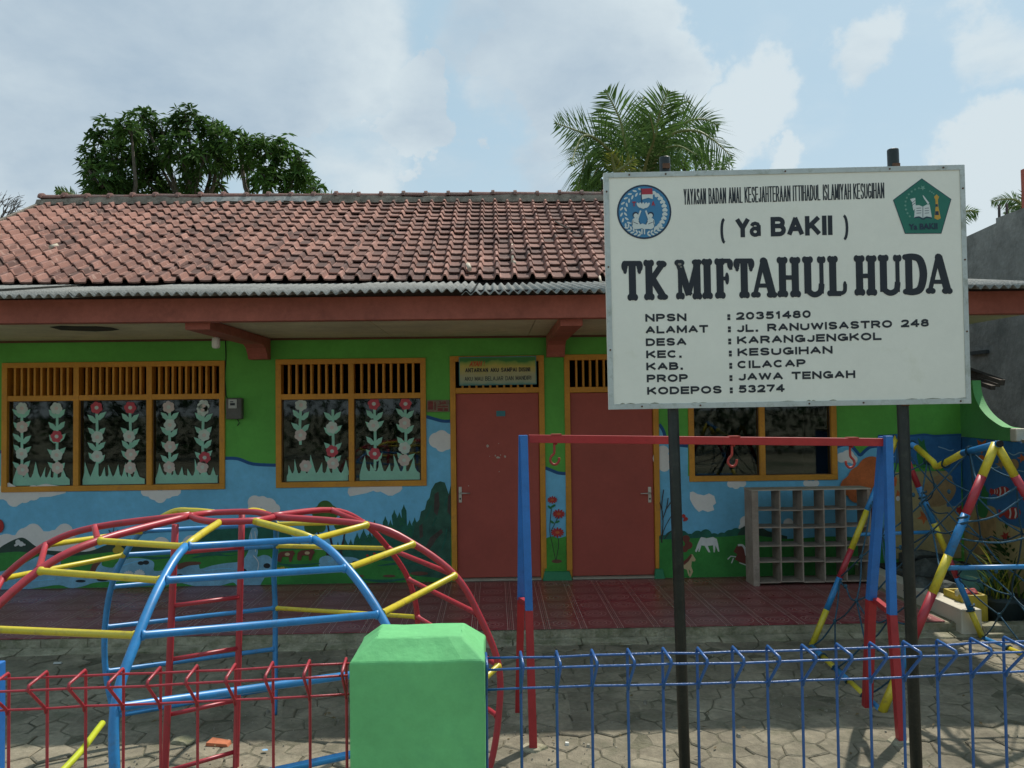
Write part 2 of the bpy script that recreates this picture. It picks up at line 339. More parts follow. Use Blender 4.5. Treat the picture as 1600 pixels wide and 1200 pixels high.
def tile_mat():
    m = bpy.data.materials.new('floor_tile_print'); m.use_nodes = True; nt = m.node_tree; N = nt.nodes.new; L = nt.links.new; b = nt.nodes['Principled BSDF']
    b.inputs['Roughness'].default_value = .28; b.inputs['Specular IOR Level'].default_value = .45
    tc = N('ShaderNodeTexCoord'); mp = N('ShaderNodeVectorMath'); mp.operation = 'ADD'; mp.inputs[1].default_value = (0, 0, 0); L(tc.outputs['Object'], mp.inputs[0])
    sp = N('ShaderNodeSeparateXYZ'); L(mp.outputs[0], sp.inputs[0])
    def M(op, a, c=None, cl=False):
        x = N('ShaderNodeMath'); x.operation = op; x.use_clamp = cl
        for i, v in enumerate((a, c)):
            if v is None: continue
            if isinstance(v, (int, float)): x.inputs[i].default_value = v
            else: L(v, x.inputs[i])
        return x.outputs[0]
    ln = N('ShaderNodeVectorMath'); ln.operation = 'LENGTH'; L(mp.outputs[0], ln.inputs[0])
    nz = N('ShaderNodeTexNoise'); nz.inputs['Scale'].default_value = 26; nz.inputs['Detail'].default_value = 4; L(tc.outputs['Object'], nz.inputs[0])
    d = M('ADD', ln.outputs['Value'], M('MULTIPLY', nz.outputs[0], .03))
    rings = M('SINE', M('MULTIPLY', d, 190.0)); rings = M('MULTIPLY', M('GREATER_THAN', rings, .72), M('LESS_THAN', ln.outputs['Value'], .115))
    ax = M('ABSOLUTE', sp.outputs[0])
    l1 = M('LESS_THAN', M('ABSOLUTE', M('SUBTRACT', ax, .126)), .0016)
    l2 = M('LESS_THAN', M('ABSOLUTE', M('SUBTRACT', ax, .143)), .0009)
    wv = N('ShaderNodeTexWave'); wv.inputs['Scale'].default_value = 7; wv.inputs['Distortion'].default_value = 9; wv.inputs['Detail'].default_value = 3; wv.bands_direction = 'Y'; L(tc.outputs['Object'], wv.inputs[0])
    g = N('ShaderNodeNewGeometry'); big = N('ShaderNodeTexNoise'); big.inputs['Scale'].default_value = 1.3; big.inputs['Detail'].default_value = 5; L(g.outputs['Position'], big.inputs[0])
    c1 = N('ShaderNodeMix'); c1.data_type = 'RGBA'; L(wv.outputs[1], c1.inputs['Factor']); c1.inputs['A'].default_value = (.24,.045,.055,1); c1.inputs['B'].default_value = (.36,.085,.09,1)
    c2 = N('ShaderNodeMix'); c2.data_type = 'RGBA'; L(M('MULTIPLY', rings, .8), c2.inputs['Factor']); L(c1.outputs['Result'], c2.inputs['A']); c2.inputs['B'].default_value = (.58,.31,.28,1)
    c3 = N('ShaderNodeMix'); c3.data_type = 'RGBA'; L(M('ADD', M('MULTIPLY', l1, .8), M('MULTIPLY', l2, .5), True), c3.inputs['Factor']); L(c2.outputs['Result'], c3.inputs['A']); c3.inputs['B'].default_value = (.95,.80,.68,1)
    dirt = N('ShaderNodeMapRange'); L(big.outputs[0], dirt.inputs[0]); dirt.inputs[1].default_value = .42; dirt.inputs[2].default_value = .68; dirt.inputs[4].default_value = .42
    c4 = N('ShaderNodeMix'); c4.data_type = 'RGBA'; L(dirt.outputs[0], c4.inputs['Factor']); L(c3.outputs['Result'], c4.inputs['A']); c4.inputs['B'].default_value = (.20,.155,.12,1)
    L(c4.outputs['Result'], b.inputs['Base Color'])
    r = N('ShaderNodeMapRange'); L(big.outputs[0], r.inputs[0]); r.inputs[1].default_value = .3; r.inputs[2].default_value = .7; r.inputs[3].default_value = .18; r.inputs[4].default_value = .5; L(r.outputs[0], b.inputs['Roughness'])
    return m
TILEM = tile_mat()
E_ = .300
tm = MB(); q = E_/2-.0014
tm.box((-q,-q,-.006), (q,q,0)); tmesh_o = tm.build('tile_source', TILEM); tmesh = tmesh_o.data; bpy.data.objects.remove(tmesh_o)
tmesh.name = 'floor_tile'
ny = 6; cnt = 0; strip = MB()
x = TX0 + E_/2 + .02
xs_ = []
while x < TX1-.1: xs_.append(x); x += E_
edge = MB()
for j in range(ny):
    for x in xs_:
        y = TY0+.012+E_/2+j*E_
        inst(tmesh, 'floor_tile', ter, (x, y, TZ + rs.uniform(-.0006,.0006)))
# printed border strip along the wall
SKIRT = mat('border_tile', (.15,.032,.042), .35, .2, 6)
PRINT = mat('tile_line_print', (.48,.36,.33), .5, .2, 8)
y1 = TY0+.012+ny*E_
mb = MB(); mb.box((TX0, y1+.002, TZ-.02), (TX1, WY+.02, TZ-.001)); mb.build('border_strip', SKIRT, ter)
for x in xs_:
    mb = MB(); xa = x+E_/2; z = TZ+.0035
    def ln_(x0,y0_,x1,y1_,w):
        d = Vector((x1-x0, y1_-y0_, 0)).normalized(); n = Vector((-d.y, d.x, 0))*w/2; a = Vector((x0,y0_,z)); b = Vector((x1,y1_,z)); mb.disc_poly([a-n, b-n, b+n, a+n])
    ln_(xa-.15, y1+.025, xa+.15, y1+.025, .006)
    for dx in (-.035,.035): ln_(xa+dx, y1+.000, xa+dx, y1+.055, .004); z += .0004; ln_(xa+dx-.012, y1+.040, xa+dx+.012, y1+.040, .003); z -= .0004
    for sx in (-1,1):
        c = Vector((xa+sx*.075, y1+.006, z)); pts = [c+Vector((.018*math.cos(t), .010*math.sin(t), 0)) for t in [k*math.pi/6 for k in range(10)]]
        for a, b in zip(pts, pts[1:]): ln_(a.x, a.y, b.x, b.y, .0028); z += .00003
    mb.build('border_print', PRINT, ter)
# cream ledge along the right end of the terrace
lb = P(1487,963,Y=6.52); lr = P(1515,962,Y=6.52)
mb = MB(); zt = .235
mb.hexa([(TX1,6.50,-.01),(TX1+.17,6.50,-.01),(TX1+.17,8.44,-.01),(TX1,8.44,-.01)], [(TX1,6.50,zt),(TX1+.17,6.50,zt),(TX1+.17,8.44,zt),(TX1,8.44,zt)])
tag(mb.build('garden_ledge', mat('ledge_paint', (.60,.55,.44), .7, .1, 5, dirt=(.28,.25,.16), dirt_amt=.3, dirt_scale=5), bevel=.008), 'cream painted low ledge at the right end of the tiled terrace', 'ledge')
mb = MB(); mb.box((TX1+.18, 6.50, -.01), (5.8, 6.64, .10)); mb.box((TX1+.18, 6.44, -.01), (5.8, 6.497, .05))
tag(mb.build('garden_kerb', CONC, bevel=.008), 'low mossy concrete kerb in front of the potted plants', 'kerb')

# ================================================================ school building
bld = thing('school_building', 'single storey green kindergarten with mural walls, red tile roof and two brown doors', 'school', (0, WY, 0))
TZc = P(500,528,Y=WY).z                                  # height of the porch ceiling at the wall
WX0, WX1 = -8.2, P(1502,700,Y=WY).x
def rect(x0, y0, x1, y1, Y=WY):
    a = P(x0, (y0+y1)/2, Y=Y).x; b = P(x1, (y0+y1)/2, Y=Y).x; c = P((x0+x1)/2, y1, Y=Y).z; d = P((x0+x1)/2, y0, Y=Y).z
    return a, b, c, d
WIN = [rect(4,565.5,352,766.5), rect(431.5,560.5,666,760.5), rect(1075,553,1306,751)]
DOR = [rect(704.5,556,852,907.5), rect(883.5,553.5,1030,905)]
DOR = [(a, b, TZ, d) for a, b, c, d in DOR]
OPEN = WIN + DOR
def wall_mesh():
    mb = MB(); xs = sorted({WX0, WX1, *[v for o in OPEN for v in o[:2]]}); zs = sorted({TZ-.11, TZc+.45, *[v for o in OPEN for v in o[2:]]})
    for i in range(len(xs)-1):
        for j in range(len(zs)-1):
            cx, cz = (xs[i]+xs[i+1])/2, (zs[j]+zs[j+1])/2
            if any(o[0] < cx < o[1] and o[2] < cz < o[3] for o in OPEN): continue
            mb.add([(xs[i],WY,zs[j]),(xs[i+1],WY,zs[j]),(xs[i+1],WY,zs[j+1]),(xs[i],WY,zs[j+1])], [(0,1,2,3)])
    for a, b, c, d in OPEN:                               # reveals
        mb.add([(a,WY,c),(a,WY+.14,c),(a,WY+.14,d),(a,WY,d)], [(0,1,2,3)]); mb.add([(b,WY,c),(b,WY+.14,c),(b,WY+.14,d),(b,WY,d)], [(3,2,1,0)])
        mb.add([(a,WY,d),(b,WY,d),(b,WY+.14,d),(a,WY+.14,d)], [(0,1,2,3)]); mb.add([(a,WY,c),(b,WY,c),(b,WY+.14,c),(a,WY+.14,c)], [(3,2,1,0)])
    return mb
wall = wall_mesh().build('wall', G_WALL, bld)
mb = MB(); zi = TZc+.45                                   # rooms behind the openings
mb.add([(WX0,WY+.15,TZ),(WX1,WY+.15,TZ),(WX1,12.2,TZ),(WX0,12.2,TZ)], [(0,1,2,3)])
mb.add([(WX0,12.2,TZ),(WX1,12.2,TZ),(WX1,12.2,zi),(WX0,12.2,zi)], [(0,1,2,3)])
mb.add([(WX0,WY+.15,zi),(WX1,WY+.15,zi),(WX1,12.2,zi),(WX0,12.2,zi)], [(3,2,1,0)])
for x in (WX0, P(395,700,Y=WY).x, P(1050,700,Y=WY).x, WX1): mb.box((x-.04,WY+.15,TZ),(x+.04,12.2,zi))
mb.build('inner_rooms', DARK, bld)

# ---- mural, flat paint in thin sheets on the wall
LAY = [0]
def mcol(name, c, **k): return mat('mural_'+name, c, k.pop('rough', .7), k.pop('var', .14), k.pop('scale', 3), **k)
M_SKY = mcol('sky_blue', (.19,.56,.82), var=.22, scale=1.0); M_EDGE = mcol('edge_blue', (.02,.10,.28)); M_CLOUD = mcol('cloud_white', (.80,.78,.74), var=.08)
M_GRASS = mcol('grass', (.045,.26,.05), var=.3, scale=3); M_GRASS2 = mcol('grass_light', (.07,.32,.04), var=.3); M_HILL = mcol('dark_hill', (.035,.075,.055), var=.3)
M_RIVER = mcol('river', (.22,.46,.62), var=.3, scale=5); M_ROCK = mcol('black_rock', (.02,.025,.03)); M_PINE = mcol('pine_green', (.02,.14,.095), var=.35, scale=9)
M_MOUNT = mcol('mountain_green', (.035,.12,.08), var=.5, scale=7); M_LEAF = mcol('tree_green', (.07,.17,.03), var=.3, scale=8); M_TRUNK = mcol('trunk', (.045,.035,.035))
M_RED = mcol('flower_red', (.45,.04,.035)); M_YEL = mcol('flower_yellow', (.55,.40,.04)); M_BROWN = mcol('soil_brown', (.16,.07,.045), var=.3); M_WHITE = mcol('white', (.68,.70,.68))
M_TAN = mcol('tan', (.58,.45,.25)); M_HBROWN = mcol('horse_brown', (.18,.05,.035)); M_ORANGE = mcol('orange', (.62,.16,.045), var=.3, scale=4); M_SAND = mcol('sand', (.45,.36,.17), var=.25, scale=2)
M_SEA = mcol('sea_blue', (.035,.17,.40), var=.3, scale=3); M_WEED = mcol('weed_green', (.03,.20,.06), var=.2); M_PLINTH = mcol('plinth_green', (.02,.22,.09), rough=.5)
M_WAVE = mcol('wave_line', (.30,.50,.62)); M_TOUCH = mcol('cave_brown', (.075,.06,.05), var=.4, scale=12); M_CORAL = mcol('coral_tan', (.40,.26,.12), var=.3, scale=9)
def mural(name, pts, m, Y=WY, pf=None, parent=None, step=.0004):
    """flat painted shape on the wall; pts are where its outline lies"""
    LAY[0] += 1
    off = .002 + LAY[0]*step
    mb = MB(); mb.disc_poly([ (pf(x, y, off) if pf else P(x, y, Y=Y-off)) for x, y in pts]); return mb.build(name, m, parent or wall)
def blob(circles, n=44):
    """outline round a heap of circles (seen from their common middle)"""
    cx = sum(c[0] for c in circles)/len(circles); cy = sum(c[1] for c in circles)/len(circles); out = []
    for k in range(n):
        a = 2*math.pi*k/n; dx, dy = math.cos(a), math.sin(a); best = 1.0
        for x, y, r in circles:
            b = (x-cx)*dx+(y-cy)*dy; d2 = (x-cx)**2+(y-cy)**2-b*b
            if d2 < r*r: best = max(best, b+math.sqrt(r*r-d2))
        out.append((cx+dx*best, cy+dy*best))
    return out
def crest(x0, x1, base, circles, n=60, floor=None):
    top = []
    for k in range(n+1):
        x = x0+(x1-x0)*k/n; y = min([ (cy-math.sqrt(max(r*r-(x-cx)**2, 0))) if abs(x-cx) < r else 1e9 for cx, cy, r in circles] + [floor if floor is not None else base-1])
        top.append((x, y))
    return [(x0, base)] + top + [(x1, base)]
def ell(cx, cy, a, b, n=18, rot=0):
    c, s = math.cos(rot), math.sin(rot)
    return [(cx+a*math.cos(t)*c-b*math.sin(t)*s, cy+a*math.cos(t)*s+b*math.sin(t)*c) for t in [2*math.pi*k/n for k in range(n)]]
def band(pts, w):
    a = [(x, y) for x, y in pts]; up = []; dn = []
    for i, (x, y) in enumerate(a):
        x0, y0 = a[max(i-1, 0)]; x1, y1 = a[min(i+1, len(a)-1)]; l = math.hypot(x1-x0, y1-y0) or 1; nx, ny = -(y1-y0)/l, (x1-x0)/l
        ww = w[i] if isinstance(w, (list, tuple)) else w
        up.append((x+nx*ww/2, y+ny*ww/2)); dn.append((x-nx*ww/2, y-ny*ww/2))
    return up + dn[::-1]
def smooth(pts, k=4):
    out = []
    for i in range(len(pts)-1):
        p0 = pts[max(i-1, 0)]; p1 = pts[i]; p2 = pts[i+1]; p3 = pts[min(i+2, len(pts)-1)]
        for j in range(k):
            t = j/k; out.append(tuple(.5*((2*b)+(-a+c)*t+(2*a-5*b+4*c-d)*t*t+(-a+3*b-3*c+d)*t**3) for a, b, c, d in zip(p0, p1, p2, p3)))
    out.append(tuple(pts[-1])); return out
BOT = lambda x: 932 - x*.0195                          # foot of the wall in the photograph
def ground_pts(x0, x1): return [(x1, BOT(x1)), (x0, BOT(x0))]
def sky_piece(top, x1=None): mural('mural_sky', top + ground_pts(top[0][0], top[-1][0]), M_SKY, step=.00012)
_m = mural
def mural(name, pts, m, **k): k.setdefault('step', .00012); return _m(name, pts, m, **k)
sky_piece([(-140, 702), (4, 706)]); sky_piece([(4, 762), (352, 758)])
sky_piece(smooth([(352, 716), (372, 717), (395, 725), (432, 727)])); sky_piece([(432, 757), (666, 753)])
sky_piece(smooth([(666, 651), (680, 655), (692, 658), (704.5, 658)])); sky_piece(smooth([(852, 731), (862, 735), (872, 739), (884, 740)]))
sky_piece(smooth([(1030, 663), (1036, 672), (1042, 688), (1052, 694), (1075, 697)])); sky_piece([(1075, 744), (1306, 742)])
sky_piece([(1306, 699), (1318, 695), (1329, 696), (1338, 705), (1344, 711), (1352, 704), (1362, 698), (1384, 696)])
for pts in ([(-140, 702), (4, 706)], [(352, 716), (372, 717), (395, 725), (432, 727)], [(666, 651), (680, 655), (692, 658), (704.5, 658)], [(852, 731), (862, 735), (872, 739), (884, 740)],
            [(1030, 663), (1036, 672), (1042, 688), (1052, 694), (1075, 697)], [(1306, 699), (1318, 695), (1329, 696), (1338, 705), (1344, 711), (1352, 704), (1362, 698), (1384, 696)]):
    mural('mural_wave_line', band(smooth(pts), 5), M_EDGE)
# clouds
for cs in ([(-20,770,16),(12,768,14),(22,780,12),(38,774,12),(52,770,12),(75,766,11),(96,764,9)], [(228,768,8),(240,772,9),(250,776,10),(262,770,9),(275,767,8)],
           [(398,785,11),(410,784,9),(420,790,12),(430,795,8),(395,795,8)], [(553,768,10),(570,762,9),(590,760,9),(610,764,11),(622,762,7)],
           [(682,688,12),(690,683,11),(697,690,13),(690,697,9)], [(1033,716,13),(1036,705,9),(1038,728,9)],
           [(1142,756,6),(1150,757,7),(1160,755,6)], [(1260,755,5),(1267,757,6),(1275,755,5)], [(1315,715,8),(1325,713,10),(1333,718,7)],
           [(1165,815,9),(1172,822,12),(1162,825,8)], [(1232,818,8)]):
    mural('mural_cloud', blob(cs), M_CLOUD)
mural('mural_cloud', [(1078,769),(1083,768),(1090,772),(1100,774),(1108,771),(1116,775),(1119,786),(1114,790),(1116,797),(1106,800),(1098,797),(1092,800),(1086,794),(1082,788),(1078,780)], M_CLOUD)
mural('mural_cloud', crest(-60, 205, 868, [(-20,850,22),(10,852,18),(22,848,12),(38,838,13),(52,832,14),(70,842,12),(84,840,12),(101,832,14),(115,848,10),(140,866,14),(165,868,14),(185,868,10)], floor=862), M_CLOUD)
mural('mural_cloud', crest(225, 330, 870, [(238,858,14),(252,853,14),(268,862,12),(300,852,16),(318,846,12)], floor=864), M_CLOUD)
mural('mural_cloud', crest(470, 590, 880, [(478,866,16),(500,868,14),(525,874,14),(545,868,14),(565,874,10)], floor=875), M_CLOUD)
mural('mural_cloud', crest(1305, 1370, 870, [(1330,855,16),(1350,850,14)], floor=866), M_CLOUD)
# hills and grass
mural('mural_hill', smooth([(-60,868),(-10,860),(5,852),(20,844),(33,840),(42,843),(55,853),(68,859),(90,861),(115,862),(140,861),(165,852),(185,846),(203,842),(225,850),(250,856),(290,850)]) + [(290,884),(-60,884)], M_HILL)
mural('mural_hill', smooth([(270,862),(300,846),(318,836),(335,828),(352,820),(372,816),(398,818),(415,814),(432,820),(450,832),(470,850),(505,862)]) + [(505,884),(270,884)], M_PINE)
g1 = smooth([(-60,868),(0,864),(30,862),(60,866),(100,870),(140,866),(200,862),(260,866),(330,866),(400,860),(440,858),(500,862),(560,864),(620,868),(704.5,870)])
mural('mural_grass', g1 + ground_pts(-60, 704.5), M_GRASS)
mural('mural_grass_patch', smooth([(120,872),(160,864),(200,862),(240,866),(270,872),(240,876),(160,878),(120,872)], 4), M_GRASS2)
mural('mural_grass_patch', smooth([(420,868),(470,858),(540,862),(590,866),(540,872),(460,876),(420,868)], 4), M_GRASS2)
# pines and rock face
pine = [(520,860)]
for i, (x, h) in enumerate(((528,846),(538,838),(548,842),(558,832),(568,826),(578,830),(585,812),(594,822),(602,806),(610,812),(616,796),(624,800),(631,788),(640,812),(648,808),(656,820),(662,800))):
    pine += [(x-4, h+10), (x-1.5, h+5), (x, h), (x+1.5, h+5), (x+4, h+10)]
mural('mural_pines', pine + [(690,812),(690,880),(520,872)], M_PINE)
mural('mural_mountain', [(622,890),(634,866),(641,842),(646,836),(648,820),(655,812),(658,799),(664,796),(667,783),(671,778),(674,765),(680,755),(688,752),(695,754),(699,766),(701,772),(704.5,758),(704.5,905),(650,900)], M_MOUNT)
for pts in ([(679,772),(685,768),(687,790),(683,806),(678,800)], [(700,775),(704.5,770),(704.5,806),(699,800)], [(672,840),(690,826),(692,832),(682,842),(676,852),(668,862),(664,858)], [(655,822),(660,818),(661,838),(656,842)], [(660,868),(676,860),(684,866),(676,870)], [(642,850),(650,846),(646,858)]):
    mural('mural_rock_cleft', pts, M_TOUCH)
# broad leaved trees
for (x, y, r, tx, ty) in ((508,799,17,520,862), (540,818,15,534,868), (492,822,14,512,862)):
    mural('mural_tree_trunk', band(smooth([(tx, ty+8), (tx-1, ty-8), ((tx+x)/2, (ty+y)/2), (x, y)]), [4.5]*4+[3.4]*4+[2.5]*5), M_TRUNK)
    mural('mural_tree_crown', blob([(x-r*.6,y+r*.15,r*.6),(x,y-r*.25,r*.75),(x+r*.6,y+r*.1,r*.62),(x-r*.2,y+r*.4,r*.5)]), M_LEAF)
# river with waterfall and rocks
mural('mural_river', smooth([(-60,900),(0,893),(30,884),(66,867),(92,871),(97,884),(120,892),(140,893),(146,880),(158,878),(160,884),(176,887),(184,878),(205,872),(232,874),(241,880),(241,892),(262,890),(275,888),(281,890),(295,884),(310,882),(313,889),(330,884),(352,880),(372,878),(381,873),(389,858),(388,846),(392,828),(398,822),(403,830),(401,848),(403,862),(402,870),(412,867),(422,870),(428,880),(426,893),(416,900),(410,908),(404,917),(388,919),(372,916),(364,910),(345,915),(322,917),(296,914),(250,902),(222,904),(190,908),(150,910),(130,916),(110,919),(92,914),(60,918),(30,922),(-60,928)], 3), M_RIVER)
mural('mural_river', smooth([(498,884),(500,872),(512,868),(520,871),(540,870),(556,872),(566,879),(560,886),(550,892),(530,894),(512,892),(498,884)], 3), M_RIVER)
mural('mural_bank', smooth([(140,893),(146,880),(158,878),(152,886),(148,896)], 3), M_BROWN); mural('mural_bank', smooth([(281,890),(295,884),(312,882),(312,878),(290,878),(270,884)], 3), M_BROWN)
for x, y, a, b in ((220,880,5,3),(228,879,5,3.4),(281,900,5.5,3.4),(381,892,4.5,3.6),(417,884,5.5,4),(555,880,5,4),(391,857,2.5,2),(160,906,9,2.4),(126,908,8,2.2)):
    mural('mural_rock', ell(x, y, a, b), M_ROCK)
for pts in ([(10,900),(40,895),(70,889),(92,892)], [(20,912),(50,908),(85,905)], [(190,884),(210,878),(228,874)], [(250,896),(280,905),(310,907)], [(320,892),(350,888),(370,890)], [(392,832),(394,845),(393,858)], [(398,830),(400,846),(399,862)], [(396,868),(404,880),(400,900)], [(330,908),(355,904),(380,908)], [(512,878),(530,874),(548,878)], [(520,888),(540,886)]):
    mural('mural_ripple', band(smooth(pts), 1.2), M_WHITE if pts[0][0] > 385 and pts[0][0] < 402 else M_SKY)
for pts in ([(300,872),(330,866),(360,868),(385,862)], [(210,868),(240,872),(275,870)], [(430,880),(460,884),(500,880)], [(590,884),(630,880),(660,884)], [(600,872),(640,868),(690,872)], [(560,904),(600,908),(650,902)]):
    mural('mural_grass_shade', band(smooth(pts), [1,2,3,4,5,4,3,2,1,1,1,1,1,1][:len(smooth(pts))]), M_PINE)
for x, y, r in ((560,842,7),(575,838,8),(592,836,8),(612,822,8),(628,812,8),(640,828,7),(604,846,9),(630,844,9)):
    mural('mural_pine_light', band([(x-r*.5,y+3),(x,y-2),(x+r*.5,y+3)], 1.4), M_WEED); mural('mural_pine_light', band([(x-r*.4,y+9),(x,y+4),(x+r*.5,y+9)], 1.2), M_WEED)
for pts in ([(664,812),(670,800),(674,790)], [(676,822),(682,808)], [(690,860),(696,842),(698,826)], [(648,872),(656,862),(660,850)], [(694,790),(699,778)], [(684,880),(700,872)]):
    mural('mural_rock_light', band(pts, 2.2), M_PINE)
def lotus(x, y, s):
    for k in range(7):
        a = math.pi*(k+.5)/7; mural('mural_lotus_petal', ell(x-math.cos(a)*s*.6, y-math.sin(a)*s*.55, s*.55, s*.24, 10, math.atan2(-math.sin(a), -math.cos(a))), M_WHITE)
lotus(201, 900, 8); lotus(218, 898, 8)
mural('mural_swan', blob([(28,847,4),(33,850,4),(38,851,2),(24,852,2)]), M_WHITE)
mural('mural_parrot', ell(-2, 822, 8, 11), M_RED)
for x in (438, 446, 441):
    mural('mural_yellow_flower', blob([(x-3,889+x%3,2.6),(x+2,888+x%3,2.6),(x,892+x%3,2.6)], 16), M_YEL)
for x, y in ((447,868),(478,866)):                       # cows under the trees
    mural('mural_cow', [(x-14,y+8),(x-13,y-2),(x-8,y-6),(x+3,y-7),(x+11,y-8),(x+14,y-3),(x+11,y+1),(x+8,y+10),(x+5,y+10),(x+4,y+2),(x-6,y+2),(x-8,y+10),(x-11,y+10)], M_HBROWN)
    mural('mural_cow_patch', ell(x+2, y-2, 4, 2.5), M_TAN)
for x, y in ((574,868),(585,865)): mural('mural_mushroom', ell(x, y, 2.2, 1.8, 10), M_RED)
for x, y, a, b in ((655,896,14,3),(608,900,10,2),(560,900,9,2)): mural('mural_soil', ell(x, y, a, b), M_BROWN)
mural('mural_bare_tree', band([(176,852),(176,838),(170,828)], 1.6), M_TRUNK); mural('mural_bare_tree', band([(176,840),(184,828)], 1.3), M_TRUNK); mural('mural_bare_tree', band([(176,836),(178,824)], 1.1), M_TRUNK)
mural('mural_bush', blob([(185,853,5),(181,860,5),(189,860,5)]), M_YEL)
# pillar between the doors
mural('mural_grass', smooth([(852,842),(862,838),(872,841),(884,838)]) + ground_pts(852, 884), M_GRASS2)
mural('mural_soil', ell(870, 877, 8, 3), M_BROWN)
for pts in ([(868,875),(863,850),(859,830),(861,800),(862,790)], [(869,875),(873,850),(871,838)], [(861,830),(868,816),(872,808)]): mural('mural_stem', band(smooth(pts), 1.1), M_TRUNK)
for x, y, dx, dy in ((861,793,6,-4),(862,795,-5,-4),(866,817,8,-3),(866,818,-6,-4)): mural('mural_leaf', ell(x+dx*.6, y+dy*.6, 4, 1.8, 12, math.atan2(dy, dx)), M_WEED)
def daisy(x, y, s):
    for k in range(12):
        a = 2*math.pi*k/12; mural('mural_petal', ell(x+math.cos(a)*s*.55, y+math.sin(a)*s*.36, s*.45, s*.16, 10, math.atan2(math.sin(a)*.65, math.cos(a))), M_RED)
    mural('mural_flower_eye', ell(x, y, s*.32, s*.2), M_ORANGE)
daisy(863,781,8); daisy(873,803,10); daisy(871,832,10.5)
# meadow with horses
mural('mural_bushes', crest(1030, 1175, 850, [(1035,845,9),(1050,842,12),(1066,838,9),(1078,843,9),(1090,838,9),(1103,836,9),(1116,842,9),(1128,840,8),(1140,836,8),(1150,834,9),(1162,833,9),(1175,832,9)], floor=838), M_PINE)
mural('mural_black_hill', [(1153,834),(1160,824),(1172,817),(1176,816),(1200,830),(1230,838),(1230,845),(1153,845)], M_HILL)
mural('mural_grass', smooth([(1030,843),(1060,842),(1100,840),(1140,838),(1175,836),(1230,842),(1300,838),(1384,842)]) + ground_pts(1030, 1384), M_GRASS)
mural('mural_bare_tree', band(smooth([(1034,848),(1034,838),(1040,822),(1049,806)]), [2.6]*6+[1.2]*7), M_TRUNK)
for pts in ([(1034,840),(1036,815),(1034,790),(1037,765)], [(1035,812),(1041,795),(1044,778)], [(1035,800),(1031,785)], [(1040,797),(1048,785)], [(1038,842),(1046,832),(1052,828)]): mural('mural_branch', band(smooth(pts), 1.5), M_TRUNK)
mural('mural_horse', [(1086,861),(1090,850),(1094,841),(1096,839),(1104,841),(1114,839),(1120,842),(1122,850),(1124,862),(1122,862),(1118,852),(1117,863),(1115,863),(1114,852),(1106,853),(1110,863),(1107,863),(1101,853),(1096,852),(1093,862),(1091,862),(1092,856),(1088,863)], M_WHITE)
mural('mural_foal', [(1067,878),(1074,873),(1079,866),(1082,866),(1087,874),(1086,877),(1081,877),(1080,885),(1083,893),(1079,902),(1077,901),(1079,893),(1076,889),(1078,899),(1076,900),(1073,890),(1067,888)], M_TAN)
mural('mural_foal_mane', [(1067,878),(1074,872),(1080,865),(1081,869),(1076,877),(1069,883)], M_HBROWN)
mural('mural_horse', [(1146,862),(1151,853),(1158,850),(1163,860),(1165,867),(1176,870),(1180,884),(1165,881),(1155,878),(1148,874),(1152,866)], M_HBROWN)
mural('mural_horse_mane', band(smooth([(1153,852),(1160,852),(1164,858),(1166,868)]), 3.2), M_WHITE)
mural('mural_horse_leg', band([(1150,870),(1142,869),(1137,874)], 1.8), M_WHITE); mural('mural_horse_leg', band([(1146,872),(1143,880)], 1.8), M_WHITE); mural('mural_horse_belly', band([(1155,879),(1166,883),(1178,885)], 1.5), M_WHITE)
mural('mural_butterfly', blob([(1068,806,3),(1072,811,3),(1069,813,2)], 14), M_RED)
mural('mural_dark_shrub', blob([(1072,842,6),(1076,852,6),(1070,858,5)]), M_HBROWN)
dots = MB()
for k in range(46):
    x, y = rs.uniform(1036, 1172), rs.uniform(846, 900)
    if rs.random() < .3: x, y = rs.uniform(1185, 1350), rs.uniform(850, 895)
    dots.disc_poly([P(a, b, Y=WY-.0165-k*.00002) for a, b in ell(x, y, rs.uniform(.7,1.5), rs.uniform(.6,1.1), 7)])
dots.build('mural_small_flowers', M_WHITE, wall)
# orange tree beside the shelf
mural('mural_tree_trunk', [(1338,775),(1350,760),(1366,765),(1372,790),(1374,850),(1350,852),(1346,800)], M_BROWN)
mural('mural_orange_crown', blob([(1328,760,15),(1345,748,20),(1362,735,22),(1372,725,10),(1340,770,16),(1370,765,14)]), M_ORANGE)
# sea picture at the end of the wall
mural('mural_sand', [(1384,738),(1502,735),(1502,872),(1384,874)], M_SAND)
mural('mural_sea', smooth([(1384,681),(1400,680),(1420,681),(1432,680),(1445,679),(1460,681),(1480,680),(1502,679)]) + [(1502,790),(1480,792),(1475,775),(1488,765),(1488,745),(1470,728),(1440,726),(1384,722)], M_SEA)
mural('mural_wave_line', band(smooth([(1372,681),(1384,681),(1400,680),(1420,681),(1432,680),(1445,679),(1460,681),(1480,680),(1502,679)]), 3), M_EDGE)
mural('mural_reef', smooth([(1442,760),(1456,748),(1470,742),(1486,748),(1494,765),(1482,785),(1460,792),(1440,785),(1442,760)], 3), M_CORAL)
mural('mural_seaweed', smooth([(1436,728),(1432,710),(1436,695),(1434,684),(1440,690),(1444,686),(1446,698),(1452,712),(1450,728),(1442,731),(1436,728)], 3), M_WEED)
def star(x, y, r, n=5, rot=0, q=.42): return [(x+math.cos(a)*rr, y+math.sin(a)*rr) for a, rr in [(rot+math.pi*k/n, r if k % 2 == 0 else r*q) for k in range(2*n)]]
mural('mural_starfish', star(1444,808,12,5,.4), M_ORANGE); mural('mural_starfish', star(1499,797,9,5,.1), M_RED)
mural('mural_wave', band(smooth([(1466,698),(1476,701),(1484,704),(1490,703)]), 1.4), M_WAVE); mural('mural_wave', band(smooth([(1388,716),(1398,713)]), 1.6), M_WAVE)
